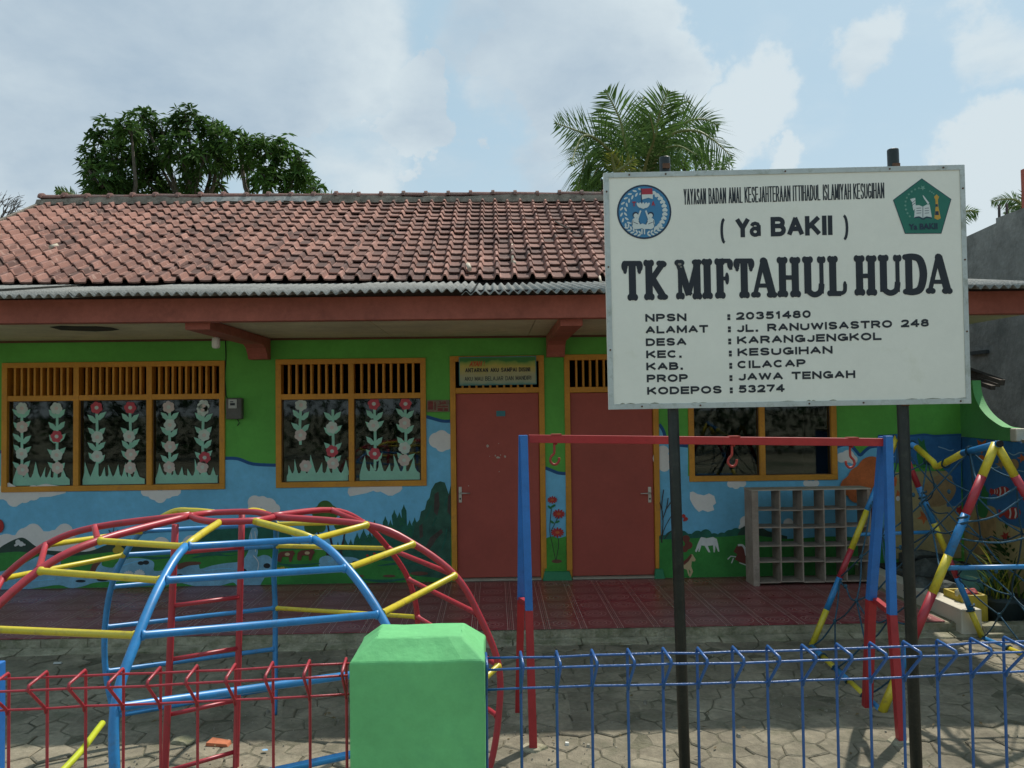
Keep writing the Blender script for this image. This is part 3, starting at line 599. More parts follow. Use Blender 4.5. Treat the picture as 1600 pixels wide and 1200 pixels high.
for pts in ([(1388,745),(1396,740),(1402,748),(1400,760),(1392,757)], [(1402,765),(1406,770),(1404,782),(1400,775)], [(1384,780),(1388,776),(1390,795),(1384,800)]): mural('mural_coral', pts, M_ORANGE)
mural('mural_shell', ell(1403,779,3,4), M_WHITE); mural('mural_dark_fish', ell(1391,742,2.5,2.2), M_ROCK)
# green plinths beside the doors
def plinth(x0t, x1t, x0b, x1b, yt, yb):
    f = [P(x0b,yb,Y=WY-.06), P(x1b,yb,Y=WY-.06), P(x1t,yt,Y=WY-.035), P(x0t,yt,Y=WY-.035)]
    bk = [Vector((v.x, WY+.0, v.z)) for v in f]
    mb = MB(); mb.hexa([f[0], f[1], bk[1], bk[0]], [f[3], f[2], bk[2], bk[3]]); mb.build('plinth', M_PLINTH, bld, bevel=.006)
plinth(851,890,848,896,893,910); plinth(1024,1036,1023,1040,889,907)

# ---- windows
GLASS = bpy.data.materials.new('window_glass'); GLASS.use_nodes = True
def glass():
    nt = GLASS.node_tree; N = nt.nodes.new; L = nt.links.new; nt.nodes.remove(nt.nodes['Principled BSDF'])
    gl = N('ShaderNodeBsdfGlossy'); gl.inputs['Roughness'].default_value = .03; gl.inputs['Color'].default_value = (.9,.95,.95,1); tr = N('ShaderNodeBsdfTransparent'); tr.inputs[0].default_value = (.62,.66,.65,1)
    fr = N('ShaderNodeFresnel'); fr.inputs[0].default_value = 1.5; m = N('ShaderNodeMixShader'); L(fr.outputs[0], m.inputs[0]); L(tr.outputs[0], m.inputs[1]); L(gl.outputs[0], m.inputs[2]); L(m.outputs[0], nt.nodes['Material Output'].inputs[0])
    g = N('ShaderNodeTexNoise'); g.inputs['Scale'].default_value = 1.5; bp = N('ShaderNodeBump'); bp.inputs['Strength'].default_value = .12; L(g.outputs[0], bp.inputs['Height']); L(bp.outputs[0], gl.inputs['Normal'])
glass()
MINT = mat('mint_paper', (.46,.88,.68), .8, .12, 7, trans=.3); PAPERW = mat('white_paper', (.80,.90,.80), .8, .1, 7, trans=.3); PINKP = mat('pink_paper', (.80,.13,.16), .8, .12, 7, trans=.3); PALEP = mat('pale_pink_paper', (.88,.74,.66), .8, .12, 7, trans=.3)
def vbar(mb, xa, xb, z0, z1, y0, y1): mb.box((xa, y0, z0), (xb, y1, z1))
def frame_poly(mb, x0, y0, x1, y1, Yf, Yb):
    a, b, c, d = rect(x0, y0, x1, y1); mb.box((a, Yf, c), (b, Yb, d))
STK = WY+.030
def sticker_poly(mb, pts, lay, mi=0): mb.disc_poly([P(x, y, Y=STK-.002-lay*.0004) for x, y in pts], mi)
def flower_stalk(par, x, ytop, ybot, flowers, leaves, seed):
    rr = random.Random(seed); mb = MB()
    sticker_poly(mb, band(smooth([(x+rr.uniform(-1.5,1.5), ybot), (x+rr.uniform(-1.5,1.5), (ytop+ybot)/2), (x, ytop)]), 4.2), 3)
    k = 0; y = ytop+13
    while y < ybot-14:
        for s in (-1, 1):
            yy = y+rr.uniform(-3,3); k += 1
            sticker_poly(mb, [(x, yy+5), (x+s*5, yy+5.5), (x+s*11, yy+.5), (x+s*(13.5+rr.uniform(-1,2)), yy-8), (x+s*6, yy-5.5), (x+s*1, yy)], 4+k*.1)
        y += 20 + rr.uniform(-2,3)
    mb.build('paper_stalk', MINT, par)
    for i, (fy, c) in enumerate(flowers):
        m2 = MB(); n = 6; r = 8.8; a0 = rr.uniform(0, 1); cx_, cy_ = x+rr.uniform(-2,2), fy
        sticker_poly(m2, blob([(cx_+math.cos(a0+2*math.pi*q/n)*r*.62, cy_+math.sin(a0+2*math.pi*q/n)*r*.62, r*.48) for q in range(n)], 40), 8, 0)
        sticker_poly(m2, ell(cx_, cy_, 3.2, 3.0, 12), 9, 1)
        m2.build('paper_flower', [{'w': PAPERW, 'r': PINKP, 'p': PALEP}[c], PALEP if c == 'w' else PAPERW], par)
def paper_grass(par, x0, x1, yb, h, seed):
    rr = random.Random(seed); top = [(x0, yb-10)]; x = x0
    while x < x1-9:
        w = rr.uniform(8, 15); hh = h*rr.uniform(.65, 1.12); top += [(x+w*.22, yb-hh*.55), (x+w*.45+rr.uniform(-4,4), yb-hh), (x+w*.78, yb-hh*.55), (x+w, yb-15)]; x += w
    mb = MB(); sticker_poly(mb, [(x0, yb)] + top + [(x1, yb-12), (x1, yb)], 6); mb.build('paper_grass', MINT, par)
def make_window(i, label, outer, mulls, ytr, bars, panes, open_=None):
    w = bpy.data.objects.new('window', None); COL.objects.link(w); attach(w, bld, (0, WY, 0)); w['label'] = label
    x0, y0, x1, y1 = outer; fw = 8.5
    a, b, c, d = rect(*outer); s = (b-a)/(x1-x0); f = fw*s
    sl = lambda x: a+(x-x0)*s
    ztr = P((x0+x1)/2, ytr, Y=WY).z
    mb = MB(); Y0, Y1 = WY-.022, WY+.10
    mb.box((a, Y0, c), (b, Y1, c+f)); mb.box((a, Y0, d-f*.95), (b, Y1, d)); mb.box((a, Y0, c+f), (a+f, Y1, d-f*.95)); mb.box((b-f, Y0, c+f), (b, Y1, d-f*.95))
    mb.build('window_frame', OCHRE, w, bevel=.003)
    xs = [a+f] + [v for m_ in mulls for v in (sl(m_)-f*.5, sl(m_)+f*.5)] + [b-f]
    for m_ in mulls:
        mb = MB(); mb.box((sl(m_)-f*.5, Y0+.003, c+f), (sl(m_)+f*.5, Y1-.004, d-f*.95)); mb.build('mullion', OCHRE, w, bevel=.002)
    for k in range(0, len(xs), 2):
        mb = MB(); mb.box((xs[k], Y0+.005, ztr-f*.5), (xs[k+1], Y1-.006, ztr+f*.5)); mb.build('transom', OCHRE, w, bevel=.002)
        n = bars; step = (xs[k+1]-xs[k])/(n+1)
        for q in range(n):                                   # upright vent slats set on edge
            xc = xs[k]+step*(q+1); mb = MB(); mb.box((xc-.011, WY+.0, ztr+f*.5), (xc+.011, WY+.075, d-f*.95), rot=Matrix.Rotation(R(rs.uniform(-3,3)), 3, 'Z'), c=(xc, WY+.04, 0)); mb.build('vent_slat', OCHRE, w)
        mb = MB(); mb.box((xs[k], WY+.034, c+f), (xs[k+1], WY+.038, ztr-f*.5)); mb.build('pane', GLASS, w)
        ft = .006                                            # thin dark casement bead round the glass
        mb = MB(); za, zb = c+f, ztr-f*.5
        for p, q_ in (((xs[k], za), (xs[k]+ft, zb)), ((xs[k+1]-ft, za), (xs[k+1], zb)), ((xs[k]+ft, za), (xs[k+1]-ft, za+ft)), ((xs[k]+ft, zb-ft), (xs[k+1]-ft, zb))): mb.box((p[0], WY+.02, p[1]), (q_[0], WY+.033, q_[1]))
        mb.build('glazing_bead', mat('dark_bead', (.09,.06,.04), .7), w)
    return w
w1 = make_window(0, 'three bay window of the left classroom with paper flowers and grass on its panes', (4,565.5,352,766.5), (119.5,233.5), 621, 9, 3)
w2 = make_window(1, 'two bay window beside the first door with paper flowers on its panes', (431.5,560.5,666,760.5), (549,), 619, 8, 2)
w3 = make_window(2, 'window without stickers half hidden by the signboard', (1075,553,1306,751), (1189.5,), 612, 8, 2)
for (x, yt, yb, fl) in ((34,632,755,[(638,'w'),(667,'p'),(709,'w'),(734,'p')]), (89,632,750,[(638,'w'),(682,'r'),(711,'w'),(731,'p')]),
        (151,640,745,[(637,'r'),(683,'w'),(713,'w')]), (203,640,745,[(637,'r'),(682,'w'),(710,'p'),(731,'p')]),
        (265,640,748,[(636,'p'),(664,'w'),(698,'p'),(730,'p')]), (318,640,745,[(634,'w'),(641,'w'),(680,'w'),(715,'r'),(730,'p')])):
    flower_stalk(w1, x, yt, yb, fl, 5, int(x))
for x0, x1, yb in ((20,109,763),(129,226,761.5),(243,340,759)): paper_grass(w1, x0, x1, yb-1.5, 38, x0)
for (x, yt, yb, fl) in ((470,636,695,[(633,'w'),(680,'p')]), (520,640,738,[(668,'w'),(705,'r'),(724,'p')]), (585,636,735,[(631,'r'),(665,'w'),(709,'r')]), (633,636,735,[(631,'r'),(661,'p'),(700,'w'),(719,'p')])):
    flower_stalk(w2, x, yt, yb, fl, 4, int(x)+3)
flower_stalk(w2, 476, 722, 740, [(728,'p')], 0, 9)
for x0, x1, yb in ((448,544,756),(562,656,752.5)): paper_grass(w2, x0, x1, yb-1.5, 40, x0)

# ---- doors
STEEL = mat('brushed_steel', (.55,.53,.48), .35, .1, 8, metal=.7)
def make_door(label, outer, x_leaf0, x_leaf1, ytr, handle_x, hinge):
    x0, y0, x1, y1 = outer; a, b, c, d = rect(*outer); c = TZ
    w = bpy.data.objects.new('door', None); COL.objects.link(w); attach(w, bld, (a, WY, TZ)); w['label'] = label
    s = (b-a)/(x1-x0); f = 8.5*s; Y0, Y1 = WY-.02, WY+.10; ztr = P((x0+x1)/2, ytr, Y=WY).z
    cf = P((x0+x1)/2, 889, Y=WY).z
    mb = MB(); mb.box((a, Y0, cf), (a+f, Y1, d-f)); mb.box((b-f, Y0, cf), (b, Y1, d-f)); mb.box((a, Y0, d-f), (b, Y1, d)); mb.box((a, WY+.001, TZ), (a+f, Y1, cf)); mb.box((b-f, WY+.001, TZ), (b, Y1, cf))
    mb.build('door_frame', OCHRE, w, bevel=.003)
    mb = MB(); mb.box((a+f, Y0+.004, ztr-f*.55), (b-f, Y1-.004, ztr+f*.45)); mb.build('transom', OCHRE, w, bevel=.002)
    mb = MB(); mb.box((a+f, WY-.03, TZ), (b-f, Y1, TZ+.022)); mb.build('threshold', mat('threshold_cement', (.40,.36,.28), .8, .2, 6), w)
    mb = MB(); mb.box((a+f+.003, WY+.018, TZ+.03), (b-f-.003, WY+.055, ztr-f*.55-.004)); leaf = mb.build('door_leaf', DOORM, w, bevel=.003)
    n = 11; step = (b-a-2*f)/(n+1)
    for q in range(n):
        xc = a+f+step*(q+1); mb = MB(); mb.box((xc-.010, WY+.0, ztr+f*.45), (xc+.010, WY+.07, d-f), rot=Matrix.Rotation(R(rs.uniform(-3,3)), 3, 'Z'), c=(xc, WY+.04, 0)); mb.build('vent_slat', OCHRE, w)
    hx, hz = P(handle_x, 772, Y=WY).x, P(handle_x, 772, Y=WY).z; sg = 1 if handle_x < (x0+x1)/2 else -1
    mb = MB(); mb.box((hx-.017, WY+.008, hz-.09), (hx+.017, WY+.018, hz+.075)); hp = mb.build('door_handle', STEEL, w, bevel=.003)
    mb = MB(); mb.tube([(hx, WY+.012, hz+.012), (hx, WY-.03, hz+.012), (hx+sg*.02, WY-.038, hz+.012), (hx+sg*.105, WY-.035, hz+.010)], [.009,.009,.008,.006], 8); mb.build('door_lever', STEEL, w)
    mb = MB(); mb.tube([(hx, WY+.012, hz-.05), (hx, WY+.004, hz-.05)], .010, 10); mb.build('keyhole_cylinder', mat('dark_metal', (.06,.055,.05), .5, metal=.5), w)
    return w, leaf
d1, leaf1 = make_door('left brown door under the greeting banner, paint chipped at its middle', (704.5,556,852,907.5), 713, 847, 609.5, 719, 1)
d2, leaf2 = make_door('right brown door partly hidden by the signboard post', (883.5,553.5,1030,905), 891, 1022, 608, 1015.5, -1)
CHIP = mat('chipped_filler', (.52,.45,.38), .9, .2, 20)
for (x, y, a_, b_) in ((762,697,2.2,2.8),(778,715,4,2),(789,713,1.6,2.4),(774,712,1.2,1.8),(765,713,.8,.8),(779,693,1,.8),(780,737,1,.8),(732,759,1,.8),(782,711,1.2,1)):
    mb = MB(); pts = [(x+math.cos(t)*a_*rs.uniform(.5,1.1), y+math.sin(t)*b_*rs.uniform(.5,1.1)) for t in [k*math.pi/5 for k in range(10)]]; mb.disc_poly([P(u, v, Y=WY+.0165) for u, v in pts]); mb.build('paint_chip', CHIP, leaf1 if False else d1)
mb = MB(); a_, b_, c_, d_ = rect(775.5,642,789.5,650.5); mb.box((a_, WY+.010, c_), (b_, WY+.0175, d_)); pl = mb.build('door_plate', mat('teal_plate', (.05,.22,.25), .5), d1)

# ---- porch: ceiling, beam, brackets, corrugated sheets
BY0, BY1 = 6.50, 6.62
bz0 = P(500,500.5,Y=BY0).z; bz1 = P(500,464,Y=BY0).z
RX1 = 4.66
mb = MB(); mb.box((-8.2, BY0, bz0), (RX1, BY1, bz1)); mb.build('porch_beam', BEAM, bld, bevel=.006)
mb = MB(); mb.box((-8.2, BY0+.02, bz1+.002), (RX1, BY1-.01, bz1+.05)); mb.build('beam_shim', mat('dark_timber', (.05,.035,.03), .9), bld)
cz = TZc
n = 9
for k in range(n):
    xa, xb = -8.2+(RX1+8.2)*k/n, -8.2+(RX1+8.2)*(k+1)/n
    mb = MB(); mb.box((xa+.003, BY1+.002, cz), (xb-.003, WY-.004, cz+.012)); mb.build('ceiling_board', SOFFIT, bld)
mb = MB(); mb.box((-8.2, WY-.028, cz-.022), (RX1, WY-.002, cz-.0005)); mb.build('ceiling_trim', mat('trim_brown', (.14,.055,.03), .7), bld)
st = [(77,511),(95,509),(120,510),(150,510),(175,512),(187,515),(175,517),(150,518),(120,517),(95,516)]
mb = MB(); mb.disc_poly([P(x, y, Z=cz-.003) for x, y in st]); mb.build('water_stain', STAIN, bld)
for xl, xr, xw0, xw1, yb in ((315,341,389,420,561.5), (869,902,854,882,557.5)):
    xa, xb = P(xw0, 540, Y=WY-.1).x, P(xw1, 540, Y=WY-.1).x; zb = P((xw0+xw1)/2, yb, Y=WY-.12).z
    mb = MB(); zt_ = cz-.004; zu = cz-.085
    prof = [(BY1+.004, zt_), (BY1+.004, zu), (WY-.30, zu), (WY-.22, zu-.03), (WY-.16, zb+.05), (WY-.13, zb), (WY-.024, zb), (WY-.024, cz-.025), (WY-.03, zt_)]
    A = [(xa, y, z) for y, z in prof]; B = [(xb, y, z) for y, z in prof]; k = len(prof)
    mb.add(A+B, [tuple(range(k)), tuple(range(k, 2*k))[::-1]] + [(i, k+i, k+(i+1) % k, (i+1) % k) for i in range(k)])
    mb.build('roof_bracket', BEAM, bld, bevel=.006)
# asbestos corrugated sheets
SHEET = mat('asbestos_sheet', (.30,.30,.275), .9, .3, 2.5, dirt=(.13,.125,.11), dirt_amt=.55, dirt_scale=5, bump=.6, bump_scale=30)
CY0, CY1 = 6.22, 8.40
cz0 = P(500,459.5,Y=CY0).z+.006; cz1 = P(500,441,Y=8.30).z-.012
x = -8.4; k = 0
while x < RX1+.06:
    w = 1.02; x2 = min(x+w+.09, RX1+.12); mb = MB(); per = .0745; ns = int((x2-x)/per*8); dz = (k % 2)*.010 + rs.uniform(-.004,.006); dy = rs.uniform(-.035,.02)
    if k in (0,1,2): dz -= .012
    tl = rs.uniform(-.006,.006); rows_ = 2; vv = []; th = .006
    for j, (yy, zz) in enumerate(((CY0+dy, cz0), (CY1, cz1))):
        for t in (0, -th):
            for i in range(ns+1):
                xx = x+(x2-x)*i/ns; vv.append((xx, yy, zz+dz+tl*(i/ns-.5)*2+.015*math.sin(2*math.pi*xx/per)+t))
    m_ = ns+1; ff = []
    for i in range(ns):
        ff += [(i, i+1, 2*m_+i+1, 2*m_+i), (m_+i, 3*m_+i, 3*m_+i+1, m_+i+1), (i, m_+i, m_+i+1, i+1)]
    mb.add(vv, ff, smooth=True); mb.build('corrugated_sheet', SHEET, bld); x += w; k += 1

# ---- clay tile roof
EY, EZ = 8.28, P(500,440.5,Y=8.28).z
rp = P(500,318,Y=11.62); SL = math.atan2(rp.z-EZ, 11.62-EY); LEN = math.hypot(rp.z-EZ, 11.62-EY)
NR = 16; EXP = LEN/NR; PITCHX = .182
TXR0 = P(66,318,Y=11.6).x; TXR1 = 4.75
def tile_material():
    m = bpy.data.materials.new('clay_tile'); m.use_nodes = True; nt = m.node_tree; N = nt.nodes.new; L = nt.links.new; b = nt.nodes['Principled BSDF']
    b.inputs['Roughness'].default_value = .85; b.inputs['Specular IOR Level'].default_value = .3
    g = N('ShaderNodeNewGeometry'); sp = N('ShaderNodeSeparateXYZ'); L(g.outputs['Position'], sp.inputs[0])
    def M(op, a, c=None):
        x = N('ShaderNodeMath'); x.operation = op
        for i, v in enumerate((a, c)):
            if v is None: continue
            if isinstance(v, (int, float)): x.inputs[i].default_value = v
            else: L(v, x.inputs[i])
        return x.outputs[0]
    ix = M('FLOOR', M('DIVIDE', M('SUBTRACT', sp.outputs[0], TXR0), PITCHX)); iy = M('FLOOR', M('DIVIDE', M('SUBTRACT', sp.outputs[1], EY-.004), EXP*math.cos(SL)))
    cb = N('ShaderNodeCombineXYZ'); L(ix, cb.inputs[0]); L(iy, cb.inputs[1]); wn = N('ShaderNodeTexWhiteNoise'); L(cb.outputs[0], wn.inputs['Vector'])
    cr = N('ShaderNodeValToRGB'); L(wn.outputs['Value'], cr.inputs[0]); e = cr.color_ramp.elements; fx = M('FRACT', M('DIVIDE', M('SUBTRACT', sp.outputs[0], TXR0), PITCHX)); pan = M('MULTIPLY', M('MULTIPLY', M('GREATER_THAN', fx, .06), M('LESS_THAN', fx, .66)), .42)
    e[0].position = 0; e[0].color = (.11,.062,.050,1); e[1].position = 1; e[1].color = (.42,.215,.165,1)
    for p, c in ((.15,(.17,.085,.068,1)),(.35,(.24,.118,.09,1)),(.7,(.33,.165,.125,1))): q_ = e.new(p); q_.color = c
    n = N('ShaderNodeTexNoise'); n.inputs['Scale'].default_value = 9; n.inputs['Detail'].default_value = 8; n.inputs['Roughness'].default_value = .7; L(g.outputs['Position'], n.inputs[0])
    n2 = N('ShaderNodeTexNoise'); n2.inputs['Scale'].default_value = .9; n2.inputs['Detail'].default_value = 3; L(g.outputs['Position'], n2.inputs[0])
    r = N('ShaderNodeMapRange'); L(n.outputs[0], r.inputs[0]); r.inputs[1].default_value = .50; r.inputs[2].default_value = .66; r.inputs[4].default_value = .7
    r3 = N('ShaderNodeMapRange'); L(n2.outputs[0], r3.inputs[0]); r3.inputs[1].default_value = .35; r3.inputs[2].default_value = .65; r3.inputs[3].default_value = .3
    mx = N('ShaderNodeMix'); mx.data_type = 'RGBA'; L(M('MULTIPLY', r.outputs[0], r3.outputs[0]), mx.inputs['Factor']); L(cr.outputs[0], mx.inputs['A']); mx.inputs['B'].default_value = (.12,.085,.075,1)
    n4 = N('ShaderNodeTexNoise'); n4.inputs['Scale'].default_value = 14; n4.inputs['Detail'].default_value = 5; L(g.outputs['Position'], n4.inputs[0])
    r4 = N('ShaderNodeMapRange'); L(n4.outputs[0], r4.inputs[0]); r4.inputs[1].default_value = .60; r4.inputs[2].default_value = .70; r4.inputs[4].default_value = .55
    m4 = N('ShaderNodeMix'); m4.data_type = 'RGBA'; L(r4.outputs[0], m4.inputs['Factor']); L(mx.outputs['Result'], m4.inputs['A']); m4.inputs['B'].default_value = (.52,.34,.27,1)
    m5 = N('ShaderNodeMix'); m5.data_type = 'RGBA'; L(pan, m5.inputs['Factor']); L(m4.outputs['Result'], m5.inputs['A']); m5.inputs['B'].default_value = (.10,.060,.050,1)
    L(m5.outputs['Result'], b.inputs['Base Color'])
    bp = N('ShaderNodeBump'); bp.inputs['Strength'].default_value = .6; bp.inputs['Distance'].default_value = .004; L(n.outputs[0], bp.inputs['Height']); L(bp.outputs[0], b.inputs['Normal'])
    return m
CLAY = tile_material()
prof = [(0,.006),(.010,.0),(.055,-.003),(.108,-.001),(.122,.004),(.138,.048),(.143,.053),(.161,.053),(.166,.048),(.186,.002)]
def tile_geo(ox=0, oy=0, oz=0, rz=0, dz=0, mb=None, lift=0):
    mb = mb or MB(); th = .017; Lt = EXP+.035; vv = []
    cs, sn = math.cos(SL), math.sin(SL)
    for (s, base) in ((0, .026+lift), (Lt, .0)):
        for t in (0, -th):
            for (px_, pz) in prof:
                u = px_ - .09; v = s + rz*u
                z = base+pz+t+dz; vv.append((ox+.09+u, oy+v*cs-z*sn, oz+v*sn+z*cs))
    k = len(prof); ff = []
    for i in range(k-1):
        ff += [(i, i+1, 2*k+i+1, 2*k+i), (i, k+i, k+i+1, i+1)]
    ff += [(k-1, 2*k-1, 4*k-1, 3*k-1), (0, 2*k, 3*k, k)]
    mb.add(vv, ff); return mb
protos = []
for v in range(4):
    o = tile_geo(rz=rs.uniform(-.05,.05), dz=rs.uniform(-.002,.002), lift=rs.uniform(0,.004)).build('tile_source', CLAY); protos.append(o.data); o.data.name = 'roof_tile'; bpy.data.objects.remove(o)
roof = MB(); roof.box((TXR0-.02, EY+.05, EZ-.12), (TXR1, EY+.12, EZ-.02))
rt = bpy.data.objects.new('roof', None); COL.objects.link(rt); attach(rt, bld, (TXR0, EY, EZ))
rest = MB(); ncol = int((TXR1-TXR0)/PITCHX); cnt = 0
for j in range(NR):
    for i in range(ncol):
        s = j*EXP; ox = TXR0+i*PITCHX + rs.uniform(-.004,.004); oy = EY+s*math.cos(SL)+rs.uniform(-.011,.011); oz = EZ+s*math.sin(SL) + .006*math.sin(i*.35+j*.2)
        vis = -5.9 < ox < 1.35
        if vis and cnt < 298:
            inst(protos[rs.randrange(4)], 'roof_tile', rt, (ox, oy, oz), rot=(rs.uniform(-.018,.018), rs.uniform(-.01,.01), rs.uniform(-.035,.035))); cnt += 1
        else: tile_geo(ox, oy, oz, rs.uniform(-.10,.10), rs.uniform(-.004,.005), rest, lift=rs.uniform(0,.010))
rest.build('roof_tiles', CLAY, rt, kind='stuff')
mb = MB()                                                # boarding under the tiles and the far slope
RYr, RZr = 11.62, rp.z
mb.add([(TXR0,EY+.03,EZ-.03),(TXR1,EY+.03,EZ-.03),(TXR1,RYr,RZr-.05),(TXR0,RYr,RZr-.05)], [(0,1,2,3)])
mb.add([(TXR0,RYr,RZr-.03),(TXR1,RYr,RZr-.03),(TXR1,RYr+4,RZr-2.2),(TXR0,RYr+4,RZr-2.2)], [(0,1,2,3)])
mb.add([(TXR0,EY+.25,EZ+.08),(TXR0,RYr,RZr-.05),(TXR0,RYr+4,RZr-2.2),(TXR0,RYr+4,0),(TXR0,EY+.25,0)], [(0,1,2,3,4)]); mb.add([(TXR1,EY+.25,EZ+.08),(TXR1,RYr,RZr-.05),(TXR1,RYr+4,RZr-2.2),(TXR1,RYr+4,0),(TXR1,EY+.3,0)], [(0,1,2,3,4)])
mb.build('roof_boarding', mat('roof_dark_wood', (.06,.04,.035), .9), rt)
for y_, n_ in ((TXR0, 'verge_board'),):
    mb = MB(); mb.hexa([(y_-.05,EY-.02,EZ-.09),(y_-.005,EY-.02,EZ-.09),(y_-.005,RYr,RZr-.10),(y_-.05,RYr,RZr-.10)], [(y_-.05,EY-.02,EZ+.05),(y_-.005,EY-.02,EZ+.05),(y_-.005,RYr,RZr+.05),(y_-.05,RYr,RZr+.05)]); mb.build(n_, MORTAR, rt)
# ridge: mortar bed and half round ridge tiles
mb = MB(); x = TXR0-.05; pts_t = []
while x < TXR1:
    w = .16; h = .055+.016*math.sin(x*2.1)+rs.uniform(-.008,.008)
    pts_t.append((x, h)); x += w
for (xa, ha), (xb, hb) in zip(pts_t, pts_t[1:]):
    d = .12
    mb.hexa([(xa,RYr-d-rs.uniform(0,.015),RZr-.02),(xb,RYr-d,RZr-.02),(xb,RYr+d,RZr-.02),(xa,RYr+d,RZr-.02)], [(xa,RYr-.075,RZr+.03+ha),(xb,RYr-.075,RZr+.03+hb),(xb,RYr+.075,RZr+.03+hb),(xa,RYr+.075,RZr+.03+ha)])
mb.build('ridge_mortar', MORTAR, rt)
RID = mat('ridge_tile', (.26,.13,.105), .9, .4, 6, dirt=(.13,.11,.095), dirt_amt=.6, dirt_scale=6, bump=.6, bump_scale=40, rand=.25)
x = TXR0-.03; rl = .325; white0, white1 = P(318,318,Y=RYr).x, P(505,318,Y=RYr).x
while x < TXR1-.1:
    zc = RZr+.098+rs.uniform(-.008,.008); vv = []; mb = MB(); nn = 9
    tilt = rs.uniform(-.01,.01)
    for (xx, r_) in ((x, .084), (x+.045, .086), (x+.05, .062), (x+rl-.03, .058), (x+rl+.012, .060)):
        for q in range(nn):
            a = math.pi*q/(nn-1); vv.append((xx, RYr-math.cos(a)*r_*1.15, zc-.01+math.sin(a)*r_+tilt*(xx-x)))
    mb.add(vv, [(i*nn+q, i*nn+q+1, (i+1)*nn+q+1, (i+1)*nn+q) for i in range(4) for q in range(nn-1)] + [tuple(range(nn))]); mb.build('ridge_tile', RID, rt); x += rl
a_ = P(661,318,Y=RYr).x; b_ = P(697,318,Y=RYr).x; zt_ = P(680,304,Y=RYr).z
mb = MB(); mb.hexa([(a_,RYr-.17,RZr-.03),(b_,RYr-.17,RZr-.03),(b_,RYr+.17,RZr-.03),(a_,RYr+.17,RZr-.03)], [(a_+.02,RYr-.12,zt_-.05),(b_-.015,RYr-.12,zt_-.05),(b_-.015,RYr+.12,zt_-.05),(a_+.02,RYr+.12,zt_-.05)]); mb.build('ridge_block', MORTAR, rt, bevel=.01)
mb = MB(); mb.tube([(a_-.01, RYr, zt_-.055), (b_, RYr, zt_-.045)], [.066,.07], 12); mb.build('ridge_tile', RID, rt)
mb = MB(); x = white0
while x < white1:
    w = rs.uniform(.1,.3); x2 = min(x+w, white1); y = RYr-.128
    mb.add([(x, y-.012, RZr-.005+rs.uniform(-.01,.02)),(x2, y-.012, RZr-.005+rs.uniform(-.01,.02)),(x2, RYr-.088, RZr+.085),(x, RYr-.088, RZr+.085)], [(0,1,2,3)]); x = x2
mb.build('white_mortar_patch', mat('fresh_mortar', (.46,.44,.40), .9, .35, 9, dirt=(.22,.2,.17), dirt_amt=.4, dirt_scale=12), rt)
# ================================================================ small things fixed to the front wall
m_ = thing('electric_meter', 'grey electricity meter box beside the three bay window', 'meter', P(366,637,Y=WY))
a_, b_, c_, d_ = rect(354,622,379,655, WY-.05)
mb = MB(); mb.box((a_, WY-.085, c_), (b_, WY-.002, d_)); mb.build('meter_case', mat('meter_grey', (.13,.13,.115), .6, .3, 9, dirt=(.05,.05,.045), dirt_amt=.3), m_, bevel=.012)
a2, b2, c2, d2_ = rect(357,624,370,638, WY-.09); mb = MB(); mb.box((a2, WY-.094, c2), (b2, WY-.0865, d2_)); mb.build('meter_window', mat('meter_glass', (.45,.46,.42), .3, .1), m_)
mb = MB(); mb.box((a2+.018, WY-.0965, c2+.03), (b2-.018, WY-.0945, c2+.055)); mb.box((a2+.018, WY-.0965, d2_-.03), (b2-.035, WY-.0945, d2_-.02)); mb.build('meter_dial', BLACKP, m_)
mb = MB(); mb.tube([P(352,520,Y=WY-.008), P(353,560,Y=WY-.008), P(351,590,Y=WY-.008), P(353,618,Y=WY-.008), P(358,628,Y=WY-.01)], .005, 6); mb.tube([P(371,655,Y=WY-.02), P(374,661,Y=WY-.02), P(371,665,Y=WY-.02)], .005, 6); mb.build('cable', mat('black_cable', (.03,.03,.03), .6), m_)
l_ = thing('light_bulb', 'white light bulb in a dark holder hanging under the porch ceiling', 'lamp', P(337,515,Y=7.3))
c = P(337.5,536,Y=7.3); t = P(337.5,520,Y=7.3)
mb = MB(); mb.tube([t+Vector((0,0,.03)), t+Vector((0,0,.005)), t-Vector((0,0,.045)), t-Vector((0,0,.055))], [.030,.022,.022,.018], 12); mb.tube([t+Vector((0,0,.02)), t+Vector((-.05,0,.04)), Vector((t.x-.07, t.y, TZc-.001))], .005, 6); mb.build('bulb_holder', mat('bulb_holder', (.03,.028,.025), .5), l_)
mb = MB(); mb.tube([c+Vector((0,0,.058)), c+Vector((0,0,.045)), c+Vector((0,0,.02)), c+Vector((0,0,-.03)), c+Vector((0,0,-.046)), c+Vector((0,0,-.05))], [.018,.033,.036,.036,.028,.006], 14); mb.build('glass_bulb', mat('bulb_white', (.72,.72,.66), .3, .05), l_)
